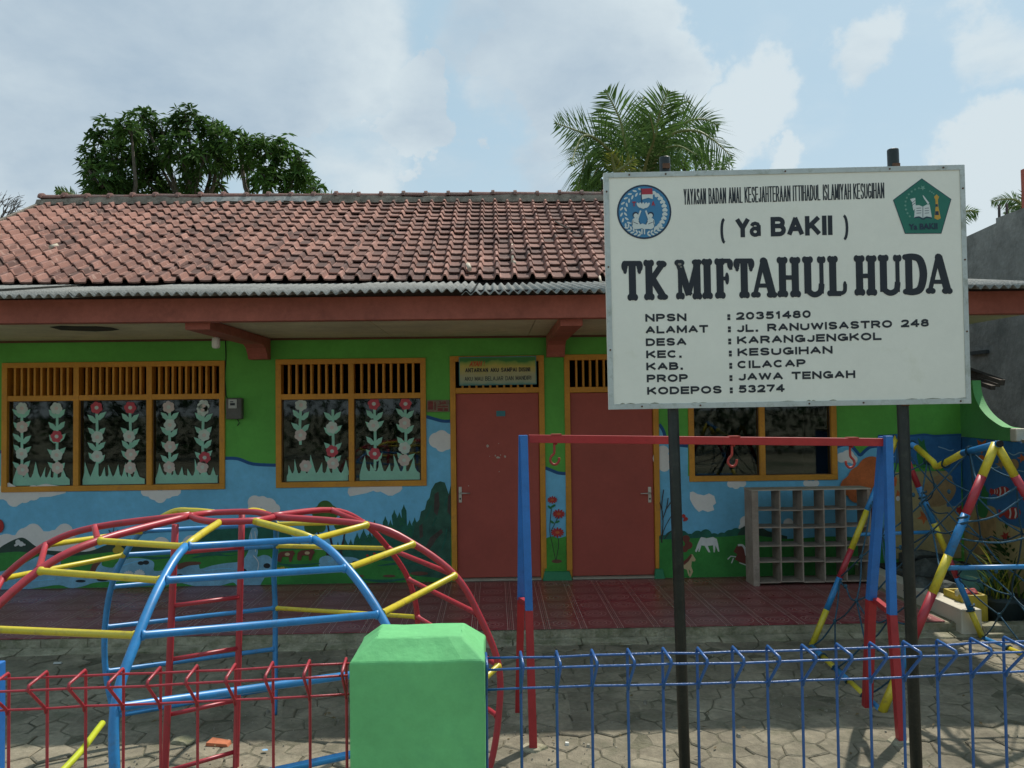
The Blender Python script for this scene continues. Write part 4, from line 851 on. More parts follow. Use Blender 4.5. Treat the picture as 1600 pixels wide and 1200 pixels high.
# banner above the door
def board_quad(pts, Y): return [P(x, y, Y=Y) for x, y in pts]
bn = thing('door_banner', 'printed green and yellow banner reading ANTARKAN AKU SAMPAI DISINI over the left door', 'banner', P(777,602,Y=WY))
def banner():
    YB = WY-.045; q = board_quad([(717.4,602.7),(838.5,600.5),(837.7,556.0),(717,558)], YB)
    m = bpy.data.materials.new('banner_print'); m.use_nodes = True; nt = m.node_tree; N = nt.nodes.new; L = nt.links.new; b = nt.nodes['Principled BSDF']; b.inputs['Roughness'].default_value = .6
    g = N('ShaderNodeNewGeometry'); sp = N('ShaderNodeSeparateXYZ'); L(g.outputs['Position'], sp.inputs[0]); n = N('ShaderNodeTexNoise'); n.inputs['Scale'].default_value = 9; L(g.outputs['Position'], n.inputs[0])
    mr = N('ShaderNodeMapRange'); L(sp.outputs[2], mr.inputs[0]); mr.inputs[1].default_value = q[0].z; mr.inputs[2].default_value = q[3].z
    ad = N('ShaderNodeMath'); ad.operation = 'MULTIPLY_ADD'; L(n.outputs[0], ad.inputs[0]); ad.inputs[1].default_value = .30; L(mr.outputs[0], ad.inputs[2])
    cr = N('ShaderNodeValToRGB'); L(ad.outputs[0], cr.inputs[0]); e = cr.color_ramp.elements; e[0].position = .12; e[0].color = (.10,.30,.27,1); e[1].position = 1.1; e[1].color = (.04,.22,.05,1)
    for p, c_ in ((.30,(.40,.45,.30,1)),(.55,(.46,.44,.24,1)),(.80,(.58,.48,.10,1)),(.95,(.20,.36,.07,1)),(1.0,(.05,.24,.05,1))): z = e.new(p); z.color = c_
    L(cr.outputs[0], b.inputs['Base Color'])
    mb = MB(); bk = [v+Vector((0,.006,0)) for v in q]; mb.hexa(q, bk); mb.build('banner_sheet', m, bn)
    mb = MB()
    def qm(u, v, o): p = quad_map(q, u, v); return Vector((p.x, YB-o, p.z))
    for (u0,v0,u1,v1) in ((0,0,1,.035),(0,.965,1,1),(0,.035,.011,.965),(.989,.035,1,.965)): mb.disc_poly([qm(u0,v0,.0015), qm(u1,v0,.0015), qm(u1,v1,.0015), qm(u0,v1,.0015)])
    mb.build('banner_hem', mat('banner_teal', (.12,.30,.28), .6), bn)
    def tq(x0,y0,x1,y1,h): return board_quad([(x0,y0),(x1,y1),(x1-.2,y1-h),(x0-.2,y0-h)], YB-.003)
    text('banner_lettering', 'AYAH', tq(733,573,754,572.5,8.5), mat('banner_orange', (.62,.13,.03), .5), bn, 0, .4, (.003,.003))
    text('banner_lettering', '!', tq(756,572.5,758,572.4,8.5), mat('banner_orange', (.62,.13,.03), .5), bn, .045, .4)
banner()
hp_ = thing('house_number_plate', 'small reddish house number plate 248 left of the first door', 'number plate', P(685,640,Y=WY))
a_, b_, c_, d_ = rect(667,625,702.5,643.5); mb = MB(); mb.box((a_, WY-.022, c_), (b_, WY-.006, d_)); mb.build('plate', mat('number_plate', (.22,.17,.10), .5, .3, 20, dirt=(.16,.05,.035), dirt_amt=.4, dirt_scale=25), hp_)
NPL = mat('plate_red', (.22,.04,.03), .6, .3, 20)
text('plate_number', '248', board_quad([(686,632.2),(697,632),(697,626.8),(686,627)], WY-.0235), NPL, hp_, .05)
mb = MB()
for k, (x0, y0, x1, y1) in enumerate(((669,627,677,640),(679,628,681,641),(684,634,700,636),(684,637.5,692,642),(694,637.5,700,642))): a_, b_, c_, d_ = rect(x0,y0,x1,y1); mb.box((a_, WY-.0232, c_), (b_, WY-.0222, d_))
mb.build('plate_blocks', NPL, hp_)

# ================================================================ side wall running towards the street
CX, CYc = WX1, WY
SE = P(1600,690,Y=7.0); ztop = P(1502,682.5,Y=WY).z
dirv = (Vector((SE.x, 7.0, 0))-Vector((CX, WY, 0))).normalized()
sw = thing('side_boundary_wall', 'low blue side wall with painted fish and a green curved shoulder', 'wall', (CX, WY, 0))
def on_side(s, z, o=0): n = Vector((dirv.y, -dirv.x, 0)); return Vector((CX, WY, 0)) + dirv*s + n*(-abs(o))*(1 if True else 1) + Vector((0,0,z))
nrm = Vector((dirv.y, -dirv.x, 0))                       # points into the yard if negative x
if nrm.x > 0: nrm = -nrm
def sp_(s, z, o): return Vector((CX, WY, 0)) + dirv*s + nrm*o + Vector((0,0,z))
def side_px(x, y, off):                                  # photo pixel to the side wall's own plane
    d = _f + _r*((x-800)/FPX) + _u*((600-y)/FPX); p0 = Vector((CX, WY, 0))+nrm*off; t = (p0-CAM).dot(nrm)/d.dot(nrm); return CAM+d*t
mb = MB(); LW = 2.6
mb.hexa([sp_(0,-.02,0), sp_(LW,-.02,0), sp_(LW,-.02,-.14), sp_(0,-.02,-.14)], [sp_(0,ztop,0), sp_(LW,ztop,0), sp_(LW,ztop,-.14), sp_(0,ztop,-.14)])
lw_ = mb.build('wall', M_SEA, sw)
mb = MB(); mb.hexa([sp_(1.45,ztop+.002,.01), sp_(LW,ztop+.002,.01), sp_(LW,ztop+.002,-.15), sp_(1.45,ztop+.002,-.15)], [sp_(1.45,ztop+.03,.01), sp_(LW,ztop+.03,.01), sp_(LW,ztop+.03,-.15), sp_(1.45,ztop+.03,-.15)]); mb.build('wall_coping', CONC, sw)
cur = smooth([(1519,596),(1521,612),(1525,625),(1532,638),(1541,649),(1552,658),(1566,666.5),(1580,668.5)], 4)
top = [side_px(x, y, 0) for x, y in cur]; base = [(1580,681),(1502,681.5)]
bot = [side_px(x, y, 0) for x, y in base]; corner_top = Vector((CX, WY, top[0].z+.01)); t0 = Vector((top[0].x, top[0].y, top[0].z+.01))
outl = [corner_top, t0] + top + [Vector((top[-1].x, top[-1].y, ztop+.004)), Vector((CX, WY, ztop+.004))]
mb = MB(); k = len(outl); back = [v-nrm*.08 for v in outl]; mb.add(outl+back, [tuple(range(k)), tuple(range(k, 2*k))[::-1]] + [(i, k+i, k+(i+1) % k, (i+1) % k) for i in range(k)]); mb.build('curved_shoulder', mat('green_shoulder', (.12,.40,.13), .75, .15, 3, dirt=(.08,.26,.09), dirt_amt=.2), sw)
e0 = top[-1]; mb = MB(); mb.box((e0.x-.02, e0.y-.10, ztop+.004), (e0.x+.09, e0.y-.004, e0.z-.004)); mb.build('end_block', CREAM, sw, bevel=.012)
LAY[0] = 0
def smural(name, pts, m): mural(name, pts, m, pf=side_px, parent=lw_)
smural('mural_sand', smooth([(1502,800),(1520,790),(1545,790),(1556,796),(1560,812),(1575,818),(1600,826),(1640,830)]) + [(1640,1000),(1502,905)], M_SAND)
smural('mural_coral', smooth([(1520,840),(1522,812),(1532,800),(1550,796),(1556,812),(1554,850),(1540,872),(1524,868),(1520,840)], 3), M_CORAL)
smural('mural_seaweed', smooth([(1526,800),(1528,785),(1534,768),(1531,760),(1538,758),(1541,766),(1545,772),(1542,785),(1544,798),(1540,808),(1532,808),(1526,800)], 3), M_WEED)
def fish(x, y, s):
    smural('mural_fish', ell(x, y, s, s*.72, 20, -.2), M_RED); smural('mural_fish_tail', [(x-s*.8,y), (x-s*1.7,y-s*.5), (x-s*1.6,y+s*.6)], M_RED)
    for dx in (-.35, .3): smural('mural_fish_stripe', band(smooth([(x+dx*s, y-s*.6), (x+dx*s+s*.12, y), (x+dx*s, y+s*.6)]), s*.2), M_WHITE)
fish(1566,768,11); fish(1582,802,13); fish(1556,768,6)
smural('mural_starfish', star(1534,697,13,5,.3), M_ORANGE); smural('mural_starfish', star(1563,686+40,9,6,.2), M_CORAL); smural('mural_starfish', star(1571,838,9,6,.1), M_RED); smural('mural_starfish', star(1597,716,8,5,.7), M_ORANGE); smural('mural_starfish', star(1594,755,7,5,.5), M_YEL)
smural('mural_fish_orange', ell(1584,726,8,9), M_CORAL); smural('mural_fish_orange', ell(1533,715,5,4), M_ORANGE)
for pts in ([(1576,707),(1584,711),(1594,707),(1604,709)], [(1542,727),(1552,731),(1562,729)], [(1590,735),(1600,737)]): smural('mural_wave', band(smooth(pts), 1.5), M_WAVE)

# ================================================================ grey building and lean-to beyond the side wall
gb = thing('grey_building', 'tall unpainted grey rendered building beyond the side wall', 'building', (7, 10.5, 0))
GX = 7.0
zA = P(1600,325,X=GX); zB = P(1556,341,X=GX); zC = P(1555,349,X=GX); zD = P(1514,373,X=GX)
mb = MB(); mb.hexa([(GX,1.5,0),(GX,zB.y,0),(GX+6,zB.y,0),(GX+6,1.5,0)], [(GX,1.5,zA.z),(GX,zB.y,zB.z),(GX+6,zB.y,zB.z),(GX+6,1.5,zA.z)]); mb.build('main_wall', GREYW, gb)
mb = MB(); mb.hexa([(GX+.0,zB.y+.003,0),(GX,14.5,0),(GX+6,14.5,0),(GX+6,zB.y+.003,0)], [(GX,zB.y+.003,zC.z),(GX,14.5,zD.z-.12),(GX+6,14.5,zD.z-.12),(GX+6,zB.y+.003,zC.z)]); mb.build('rear_wall', GREYW, gb)
mb = MB(); q0 = P(1518,538,X=GX); q1 = P(1546,552,X=GX); mb.box((GX-.05, min(q0.y,q1.y), q1.z), (GX-.002, max(q0.y,q1.y), q1.z+.05)); mb.build('lintel', mat('lintel_dark', (.05,.055,.055), .9), gb)
for x, y0_, y1_ in ((1561,320,338),(1573,318,334)):
    a = P(x, y1_, X=GX+.3); b = P(x, y0_, X=GX+.3); mb = MB(); mb.tube([a-Vector((0,0,.4)), b], .02, 6); mb.build('rebar', mat('rebar', (.06,.045,.04), .9), gb)
mb = MB(); a = P(1602.5,330,X=GX+.1); b = P(1602,264,X=GX+.1); mb.box((a.x-.03, a.y-.03, a.z-.5), (a.x+.03, a.y+.03, b.z)); mb.build('red_post', mat('red_post', (.45,.10,.06), .6), gb)
lt = thing('lean_to_roof', 'small weathered wooden lean-to roof behind the curved green wall shoulder', 'roof', P(1545,600,Y=9.6))
WOOD = mat('weathered_wood', (.11,.085,.065), .9, .4, 9, dirt=(.05,.04,.035), dirt_amt=.4, dirt_scale=12)
for (x0,y0,x1,y1,w) in ((1512,580,1566,598,.08),(1512,592,1552,606,.06),(1512,586,1560,602,.05)):
    a = P(x0, y0, Y=9.9); b = P(x1, y1, Y=9.3); mb = MB(); mb.tube([a, b], w*.6, 4, twist=.78); mb.build('rafter', WOOD, lt)
mb = MB(); a = P(1500,572,Y=9.9); b = P(1568,596,Y=9.3); mb.hexa([a, b, b+Vector((.1,.9,.1)), a+Vector((.1,.9,.1))], [v+Vector((0,0,.03)) for v in (a, b, b+Vector((.1,.9,.1)), a+Vector((.1,.9,.1)))]); mb.build('roof_sheet', mat('dark_roof_sheet', (.09,.08,.07), .9, .3, 8), lt)
mb = MB(); a = P(1516,590,Y=9.9); mb.tube([a, (a.x, a.y, 0)], .04, 6); mb.build('post', WOOD, lt)

# ================================================================ vegetation
def leafmat(name, c, v=.5, tr=.35):
    m = mat(name, c, .75, v, 1.6, trans=tr, spec=.18); return m
LEAF = leafmat('mango_leaf', (.060,.125,.026)); LEAF2 = leafmat('lime_leaf', (.11,.20,.035)); PALM = leafmat('palm_leaf', (.085,.155,.038)); PALMY = leafmat('palm_leaf_yellow', (.30,.32,.05)); BARK = mat('bark', (.13,.11,.085), .95, .4, 8, bump=.6, bump_scale=40); TWIG = mat('twig', (.10,.085,.07), .9)
def leaf_quads(mb, p, d, l, w, r, droop=.2):
    d = d.normalized(); s = d.cross(Vector((0,0,1))); s = s.normalized() if s.length > .05 else Vector((1,0,0))
    a = r.uniform(-.9,.9); s = (s*math.cos(a) + d.cross(s)*math.sin(a))
    m1 = p + d*l*.45 + Vector((0,0,-droop*l*.12)); tip = p + d*l + Vector((0,0,-droop*l*.6))
    mb.add([p, m1+s*w/2, tip, m1-s*w/2], [(0,1,2,3)])
def tree(name, label, clumps, Yc, trunk_px, group, leaf=LEAF, ll=.23, lw=.062, per=84, seed=1, cat='tree'):
    """clumps: (px, py, radius px) as they stand at distance Yc"""
    r = random.Random(seed); base = P(trunk_px[0], trunk_px[1], Y=Yc); base = Vector((base.x, base.y, 0))
    t = thing(name, label, cat, base, group); k = Yc/FPX
    cs = [(P(x, y, Y=Yc+r.uniform(-.6,.6)), rad*k) for x, y, rad in clumps]
    mb = MB(); fork = Vector((base.x+.1, base.y, min(c[0].z for c in cs)-.7)); mb.tube([base, (base+fork)/2+Vector((.06,0,0)), fork], [.16,.13,.10], 8)
    for c, rad in cs:
        mid = fork.lerp(c, .5)+Vector((r.uniform(-.15,.15), r.uniform(-.15,.15), -.1)); mb.tube([fork-Vector((0,0,.1)), mid, c], [.07,.045,.022], 6)
        for _ in range(7):
            e = c+Vector((r.gauss(0,1), r.gauss(0,1), r.gauss(0,1))).normalized()*rad*.85; mb.tube([c-Vector((0,0,rad*.3)), (c+e)/2+Vector((0,0,.04)), e], [.018,.012,.006], 4)
    mb.build('trunk', BARK, t)
    mb = MB()
    for c, rad in cs:
        n = int(per*(rad/.5)**2)
        for _ in range(n):
            d = Vector((r.gauss(0,1), r.gauss(0,1), r.gauss(0,1))).normalized(); q = c + d*rad*(r.random()**.45)*r.uniform(.85,1.12); q.y = c.y + (q.y-c.y)*1.2
            ax = (d*.7+Vector((r.uniform(-.5,.5), r.uniform(-.5,.5), r.uniform(.1,.9)))).normalized()
            u = ax.cross(Vector((.3,.2,1))).normalized(); v = ax.cross(u)
            for j in range(r.randint(6,9)):
                a = 2*math.pi*j/7+r.uniform(-.3,.3); dd = (u*math.cos(a)+v*math.sin(a))*1.0 + ax*r.uniform(.1,.7); leaf_quads(mb, q, dd, ll*r.uniform(.7,1.15), lw*r.uniform(.8,1.15), r, r.uniform(.2,1.0))
    mb.build('crown', leaf, t)
    return t
TG = 'broad leaved trees behind the ridge'
tree('fruit_tree', 'leftmost dark green leafy tree behind the tiled ridge', [(168,215,30),(150,245,24),(160,285,28),(205,205,22),(190,250,30),(215,235,24),(195,290,30),(150,300,16),(140,265,14)], 17.0, (190,340), TG, seed=2)
tree('fruit_tree', 'tallest dark green leafy tree in the middle of the clump behind the ridge', [(222,185,18),(255,205,26),(292,190,26),(330,205,26),(245,250,26),(280,240,30),(320,245,26),(255,295,26),(295,290,20),(345,220,22),(300,262,24),(225,280,24),(350,255,18)], 17.6, (300,340), TG, seed=3)
tree('fruit_tree', 'rounded green leafy tree at the right end of the clump behind the ridge', [(372,225,22),(405,240,28),(440,238,28),(468,262,24),(420,280,28),(455,290,24),(488,292,17),(385,262,20),(340,285,11)], 17.2, (398,340), TG, seed=4, leaf=leafmat('mango_leaf_b', (.066,.14,.026)))
tree('young_tree', 'small bright green tree top showing just above the ridge', [(522,309,9),(545,311,8),(505,308,7),(570,316,5)], 15.0, (530,340), TG, seed=5, leaf=LEAF2, ll=.18, per=120)
tree('bushy_tree', 'light green bushy tree right of the palm behind the signboard', [(1085,245,20),(1110,255,22),(1130,262,16),(1065,258,18),(1095,275,22),(1060,230,12)], 17.0, (1095,340), TG, seed=6, leaf=LEAF2, ll=.17, lw=.035, per=85)
tree('bushy_tree', 'small green tree left of the palm trunk above the ridge', [(912,285,13),(925,300,15),(905,300,10),(940,285,14)], 16.4, (925,340), TG, seed=7, leaf=leafmat('bush_leaf', (.05,.11,.035)), ll=.16, lw=.035, per=90)
# bare twigs at the far left
r = random.Random(12); bt = thing('bare_tree', 'thin leafless tree at the far left behind the roof', 'tree', Vector((P(-10,340,Y=15).x, 15, 0)))
mb = MB(); b0 = Vector((P(-10,345,Y=15).x, 15, 0)); z0 = P(-10,345,Y=15).z
mb.tube([b0, (b0.x, 15, z0)], [.10,.05], 6)
def twig(p, d, l, w, n):
    q = p+d*l; mb.tube([p, (p+q)/2+Vector((r.uniform(-.03,.03),0,r.uniform(-.02,.03))), q], [w, w*.8, w*.55], 4, caps=False)
    if n:
        for _ in range(3): twig(p.lerp(q, r.uniform(.4,1)), (d+Vector((r.uniform(-.8,.8), r.uniform(-.4,.4), r.uniform(-.5,.6)))).normalized(), l*r.uniform(.55,.8), w*.6, n-1)
for dx in (-.2,.15,.55,.9): twig(Vector((b0.x, 15, z0-.15)), Vector((dx, 0, .8)).normalized(), .38, .02, 3)
mb.build('branches', TWIG, bt)

def frond(par, pts, lmax, seed, m=PALM, hang=.5, nlf=42, w=.036, name='frond'):
    """one palm leaf: curved midrib with two rows of drooping leaflets"""
    r = random.Random(seed); pts = [tuple(p) for p in pts]; sm = [Vector(p) for p in smooth(pts, 6)]; mb = MB(); n = len(sm)
    mb.tube(sm, [.035*(1-i/n)+.006 for i in range(n)], 5, mi=1)
    for k in range(nlf):
        t = .10+.90*k/(nlf-1); i = min(int(t*(n-1)), n-2); fr = t*(n-1)-i; p = sm[i].lerp(sm[i+1], fr); T = (sm[i+1]-sm[i]).normalized()
        S = T.cross(Vector((0,1,0))) ; S = S.normalized() if S.length > .1 else Vector((1,0,0)); U = S.cross(T)
        L_ = lmax*(math.sin(math.pi*min(1, .22+t*.80))**.6)*r.uniform(.85,1.1)+.05
        for sg in (-1, 1):
            d = (T*r.uniform(.75,1.15)+S*sg*1.0+U*r.uniform(-.6,.6)+Vector((0,0,-hang*r.uniform(.3,.9)))).normalized()
            q1 = p+d*L_*.5; q2 = p+d*L_+Vector((0,0,-hang*L_*.30)); wv = T*w*.5
            mb.add([p-wv*.6, p+wv*.6, q1+wv, q2, q1-wv], [(0,1,2,4),(2,3,4)])
    return mb.build(name, [m, mat('palm_rib', (.22,.24,.08), .6)], par)
pc = P(1000,290,Y=15.0)
pt_ = thing('coconut_palm', 'tall coconut palm with feathery fronds rising behind the signboard', 'palm tree', (pc.x, 15, 0))
mb = MB(); mb.tube([(pc.x+.3,15,0),(pc.x+.15,15,pc.z*.5),(pc.x,15,pc.z-.3),(pc.x,15,pc.z+.1)], [.17,.14,.13,.16], 10); mb.build('trunk', BARK, pt_)
FR = [([(975,272),(958,240),(925,214),(898,203),(868,192)], .62, -.6, .15), ([(975,272),(942,225),(914,212),(900,232),(893,258)], .40, -.9, .9), ([(975,278),(945,240),(918,245),(908,275),(900,306)], .75, .2, .9),
      ([(985,275),(962,235),(948,205),(934,172)], .42, .5, .3), ([(990,275),(978,230),(968,185),(946,142)], .72, -.3, .3), ([(1000,275),(997,225),(997,190),(1006,152)], .55, .7, .3),
      ([(1010,275),(1023,220),(1030,180),(1044,143)], .72, -.4, .3), ([(1012,275),(1031,212),(1052,170),(1078,158)], .60, .6, .5), ([(1015,275),(1040,215),(1070,192),(1098,186),(1122,196)], .62, .0, .5),
      ([(1015,275),(1044,215),(1084,204),(1116,220),(1144,246)], .78, -.6, .8), ([(1012,280),(1031,240),(1058,228),(1085,240)], .6, -.9, .7), ([(995,280),(990,245),(992,215),(985,190)], .6, .9, .3),
      ([(1000,285),(1020,250),(1040,240),(1062,262)], .6, .9, .8), ([(1002,285),(1012,245),(1022,215),(1015,180)], .5, -1.0, .4),
      ([(985,285),(955,262),(935,262),(922,290)], .6, .4, .8), ([(1005,282),(1012,240),(1000,210),(1010,185)], .65, 0.3, .4)]
for k, (pts, l, dy, hg) in enumerate(FR):
    n = len(pts); frond(pt_, [P(x, y, Y=15.0+dy*i/(n-1)*1.6) for i, (x, y) in enumerate(pts)], l, 20+k, PALM, hg)
frond(pt_, [P(962,272,Y=14.4), P(958,255,Y=14.3), P(955,240,Y=14.2)], .22, 50, PALMY, .0, 9, .025); frond(pt_, [P(965,268,Y=14.3), P(978,258,Y=14.2), P(992,248,Y=14.2)], .2, 51, PALMY, .0, 9, .025)
p2 = thing('far_palm', 'palm fronds at the right edge above the grey building', 'palm tree', (P(1600,320,Y=18).x, 18, 0))
c0 = P(1606,330,Y=18); mb = MB(); mb.tube([(c0.x, 18, 0), (c0.x, 18, c0.z)], .15, 8); mb.build('trunk', BARK, p2)
frond(p2, [P(1606,330,Y=18), P(1590,314,Y=18), P(1570,311,Y=18), P(1550,315,Y=18)], .28, 60, PALM, .6, 34, .03); frond(p2, [P(1606,330,Y=18), P(1612,312,Y=18), P(1630,308,Y=18)], .4, 61, PALM, .6, 30); frond(p2, [P(1606,330,Y=18), P(1596,322,Y=18), P(1582,324,Y=18), P(1570,334,Y=18)], .3, 62, PALM, .8, 26, .03)
p3 = thing('low_palm', 'drooping palm frond just right of the signboard', 'palm tree', (P(1500,340,Y=18).x, 18, 0))
c0 = P(1490,350,Y=18); mb = MB(); mb.tube([(c0.x, 18, 0), (c0.x, 18, c0.z)], .15, 8); mb.build('trunk', BARK, p3)
frond(p3, [P(1490,350,Y=18), P(1502,334,Y=18), P(1516,329,Y=18), P(1527,332,Y=18)], .25, 63, PALM, .8, 28, .03)
p4 = thing('small_palm', 'tip of a palm frond above the left end of the ridge', 'palm tree', (P(100,330,Y=14.5).x, 14.5, 0))
c0 = P(125,318,Y=14.5); mb = MB(); mb.tube([(c0.x, 14.5, 0), (c0.x, 14.5, c0.z)], .12, 8); mb.build('trunk', BARK, p4)
frond(p4, [P(128,318,Y=14.5), P(112,304,Y=14.5), P(100,300,Y=14.5), P(88,296,Y=14.5)], .14, 64, PALM, .3, 20, .03)

# ================================================================ shoe rack on the porch
PLY = mat('grey_plywood', (.38,.31,.25), .85, .25, 7, dirt=(.22,.18,.14), dirt_amt=.35, dirt_scale=9); PLYE = mat('plywood_edge', (.50,.44,.36), .85, .2, 7)
rk = thing('shoe_rack', 'open wooden shoe rack of square pigeonholes standing against the mural', 'shelf', P(1265,915,Y=8.1)); RYf, RYb = 7.97, 8.21
def RX(x, y=840): return P(x, y, Y=RYf).x
def RZ(y, x=1270): return P(x, y, Y=RYf).z
xl, xr = RX(1176), RX(1362); zt_ = RZ(766); zb_ = RZ(909)
mb = MB(); mb.box((xl, RYf, TZ), (RX(1186), RYb, zt_)); mb.build('side_panel', PLY, rk, bevel=.002)
mb = MB(); mb.box((RX(1357), RYf, TZ), (xr, RYb, zt_)); mb.build('side_panel', PLY, rk, bevel=.002)
mb = MB(); mb.box((xl-.006, RYf-.008, zt_+.001), (xr+.006, RYb, zt_+.014)); mb.build('top_board', PLYE, rk, bevel=.002)
DVX = [1220,1254.5,1288.5,1322.5]; th = .006
xsR = [RX(1186)] + [v for x in DVX for v in (RX(x)-th, RX(x)+th)] + [RX(1357)]
for x in DVX: mb = MB(); mb.box((RX(x)-th, RYf+.002, zb_), (RX(x)+th, RYb-.003, zt_)); mb.build('divider', PLY, rk)
for y in (796.5,824,853,878,909):
    for k in range(0, len(xsR), 2):
        z = RZ(y)+rs.uniform(-.005,.005); mb = MB(); mb.box((xsR[k]+.0005, RYf+.004, z-.006), (xsR[k+1]-.0005, RYb-.005, z+.006)); mb.build('shelf_board', PLY, rk)
# ================================================================ signboard on two posts
SY = 4.0
sg = thing('signboard', 'large white school signboard reading TK MIFTAHUL HUDA on two dark posts', 'sign', P(1230,640,Y=SY))
C_ = [(951.5,640), (1517,630.5), (1506.5,257.5), (943,270.5)]
def sq(off, inset=0): return [P(x, y, Y=SY-off) for x, y in C_]
mb = MB(); f = [P(x, y, Y=SY-.002) for x, y in C_]; mb.hexa(f, [v+Vector((0,.022,0)) for v in f]); mb.build('panel', WHITEP, sg)
qf = [P(x, y, Y=SY-.0025) for x, y in C_]
def sgp(u, v, o): p = quad_map(qf, u, v); return Vector((p.x, SY-o, p.z))
def strip(u0, v0, u1, v1, o=.007):
    mb = MB(); fr_ = [sgp(u0,v0,o), sgp(u1,v0,o), sgp(u1,v1,o), sgp(u0,v1,o)]; mb.hexa(fr_, [v+Vector((0,.0045,0)) for v in fr_]); mb.build('edge_trim', ALU, sg, bevel=.001)
tw = .0135; th_ = .0215
strip(0,0,1,th_); strip(0,1-th_,1,1); strip(0,th_,tw,1-th_); strip(1-tw,th_,1,1-th_)
RUST = mat('rusty_screw', (.12,.06,.035), .8, .3, 30)
mb = MB()
for u, v in ((.07,.989),(.17,.989),(.5,.989),(.79,.989),(.94,.989),(.007,.92),(.007,.6),(.007,.25),(.993,.9),(.993,.6),(.993,.3),(.09,.011),(.25,.011),(.55,.011),(.7,.011),(.97,.011)):
    p = sgp(u, v, .0105); mb.tube([p, p+Vector((0,.004,0))], .0045, 8)
mb.build('screws', RUST, sg, kind='stuff')
GRIME = mat('moss_grime', (.30,.29,.20), .95, .5, 40, dirt=(.34,.35,.28), dirt_amt=.5, dirt_scale=60)
mb = MB(); u = .03
while u < .97:
    w = rs.uniform(.01,.05)
    if rs.random() < (.75 if u < .45 or .5 < u < .62 or u > .8 else .25):
        h = rs.uniform(.001,.006); mb.disc_poly([sgp(u, th_+.0005, .0033), sgp(u+w, th_+.0005, .0033), sgp(u+w*.8, th_+h*.6, .0033), sgp(u+w*.5, th_+h, .0033), sgp(u+w*.2, th_+h*.5, .0033)])
    u += w
mb.build('grime_line', GRIME, sg)
# posts
POST = mat('dark_green_black_paint', (.022,.028,.026), .45, .35, 9, dirt=(.06,.06,.05), dirt_amt=.25, dirt_scale=25, bump=.25, bump_scale=60)
for (xt, yt, xb, yb, w) in ((1038.5,246,1070,1200,.0285), (1395,233.5,1432,1200,.0285)):
    a = P(xt, yt, Y=SY+.055); b = P(xb, yb, Y=SY+.055); e = b+(b-a)*((b.z+.1)/(a.z-b.z)); mb = MB(); mb.tube([a, a-Vector((0,0,.004)), (a+b)/2, e], [w*.93, w, w, w], 14)
    po = mb.build('post', POST, sg)
    mb = MB(); z = P(xt, 640, Y=SY).z; 
    for yy in (262,636): q = a.lerp(b, (yy-yt)/(yb-yt)); mb = MB(); mb.box((q.x-.018, SY+.020, q.z-.012), (q.x+.018, SY+.045, q.z+.012)); mb.build('clamp', RUST, sg)

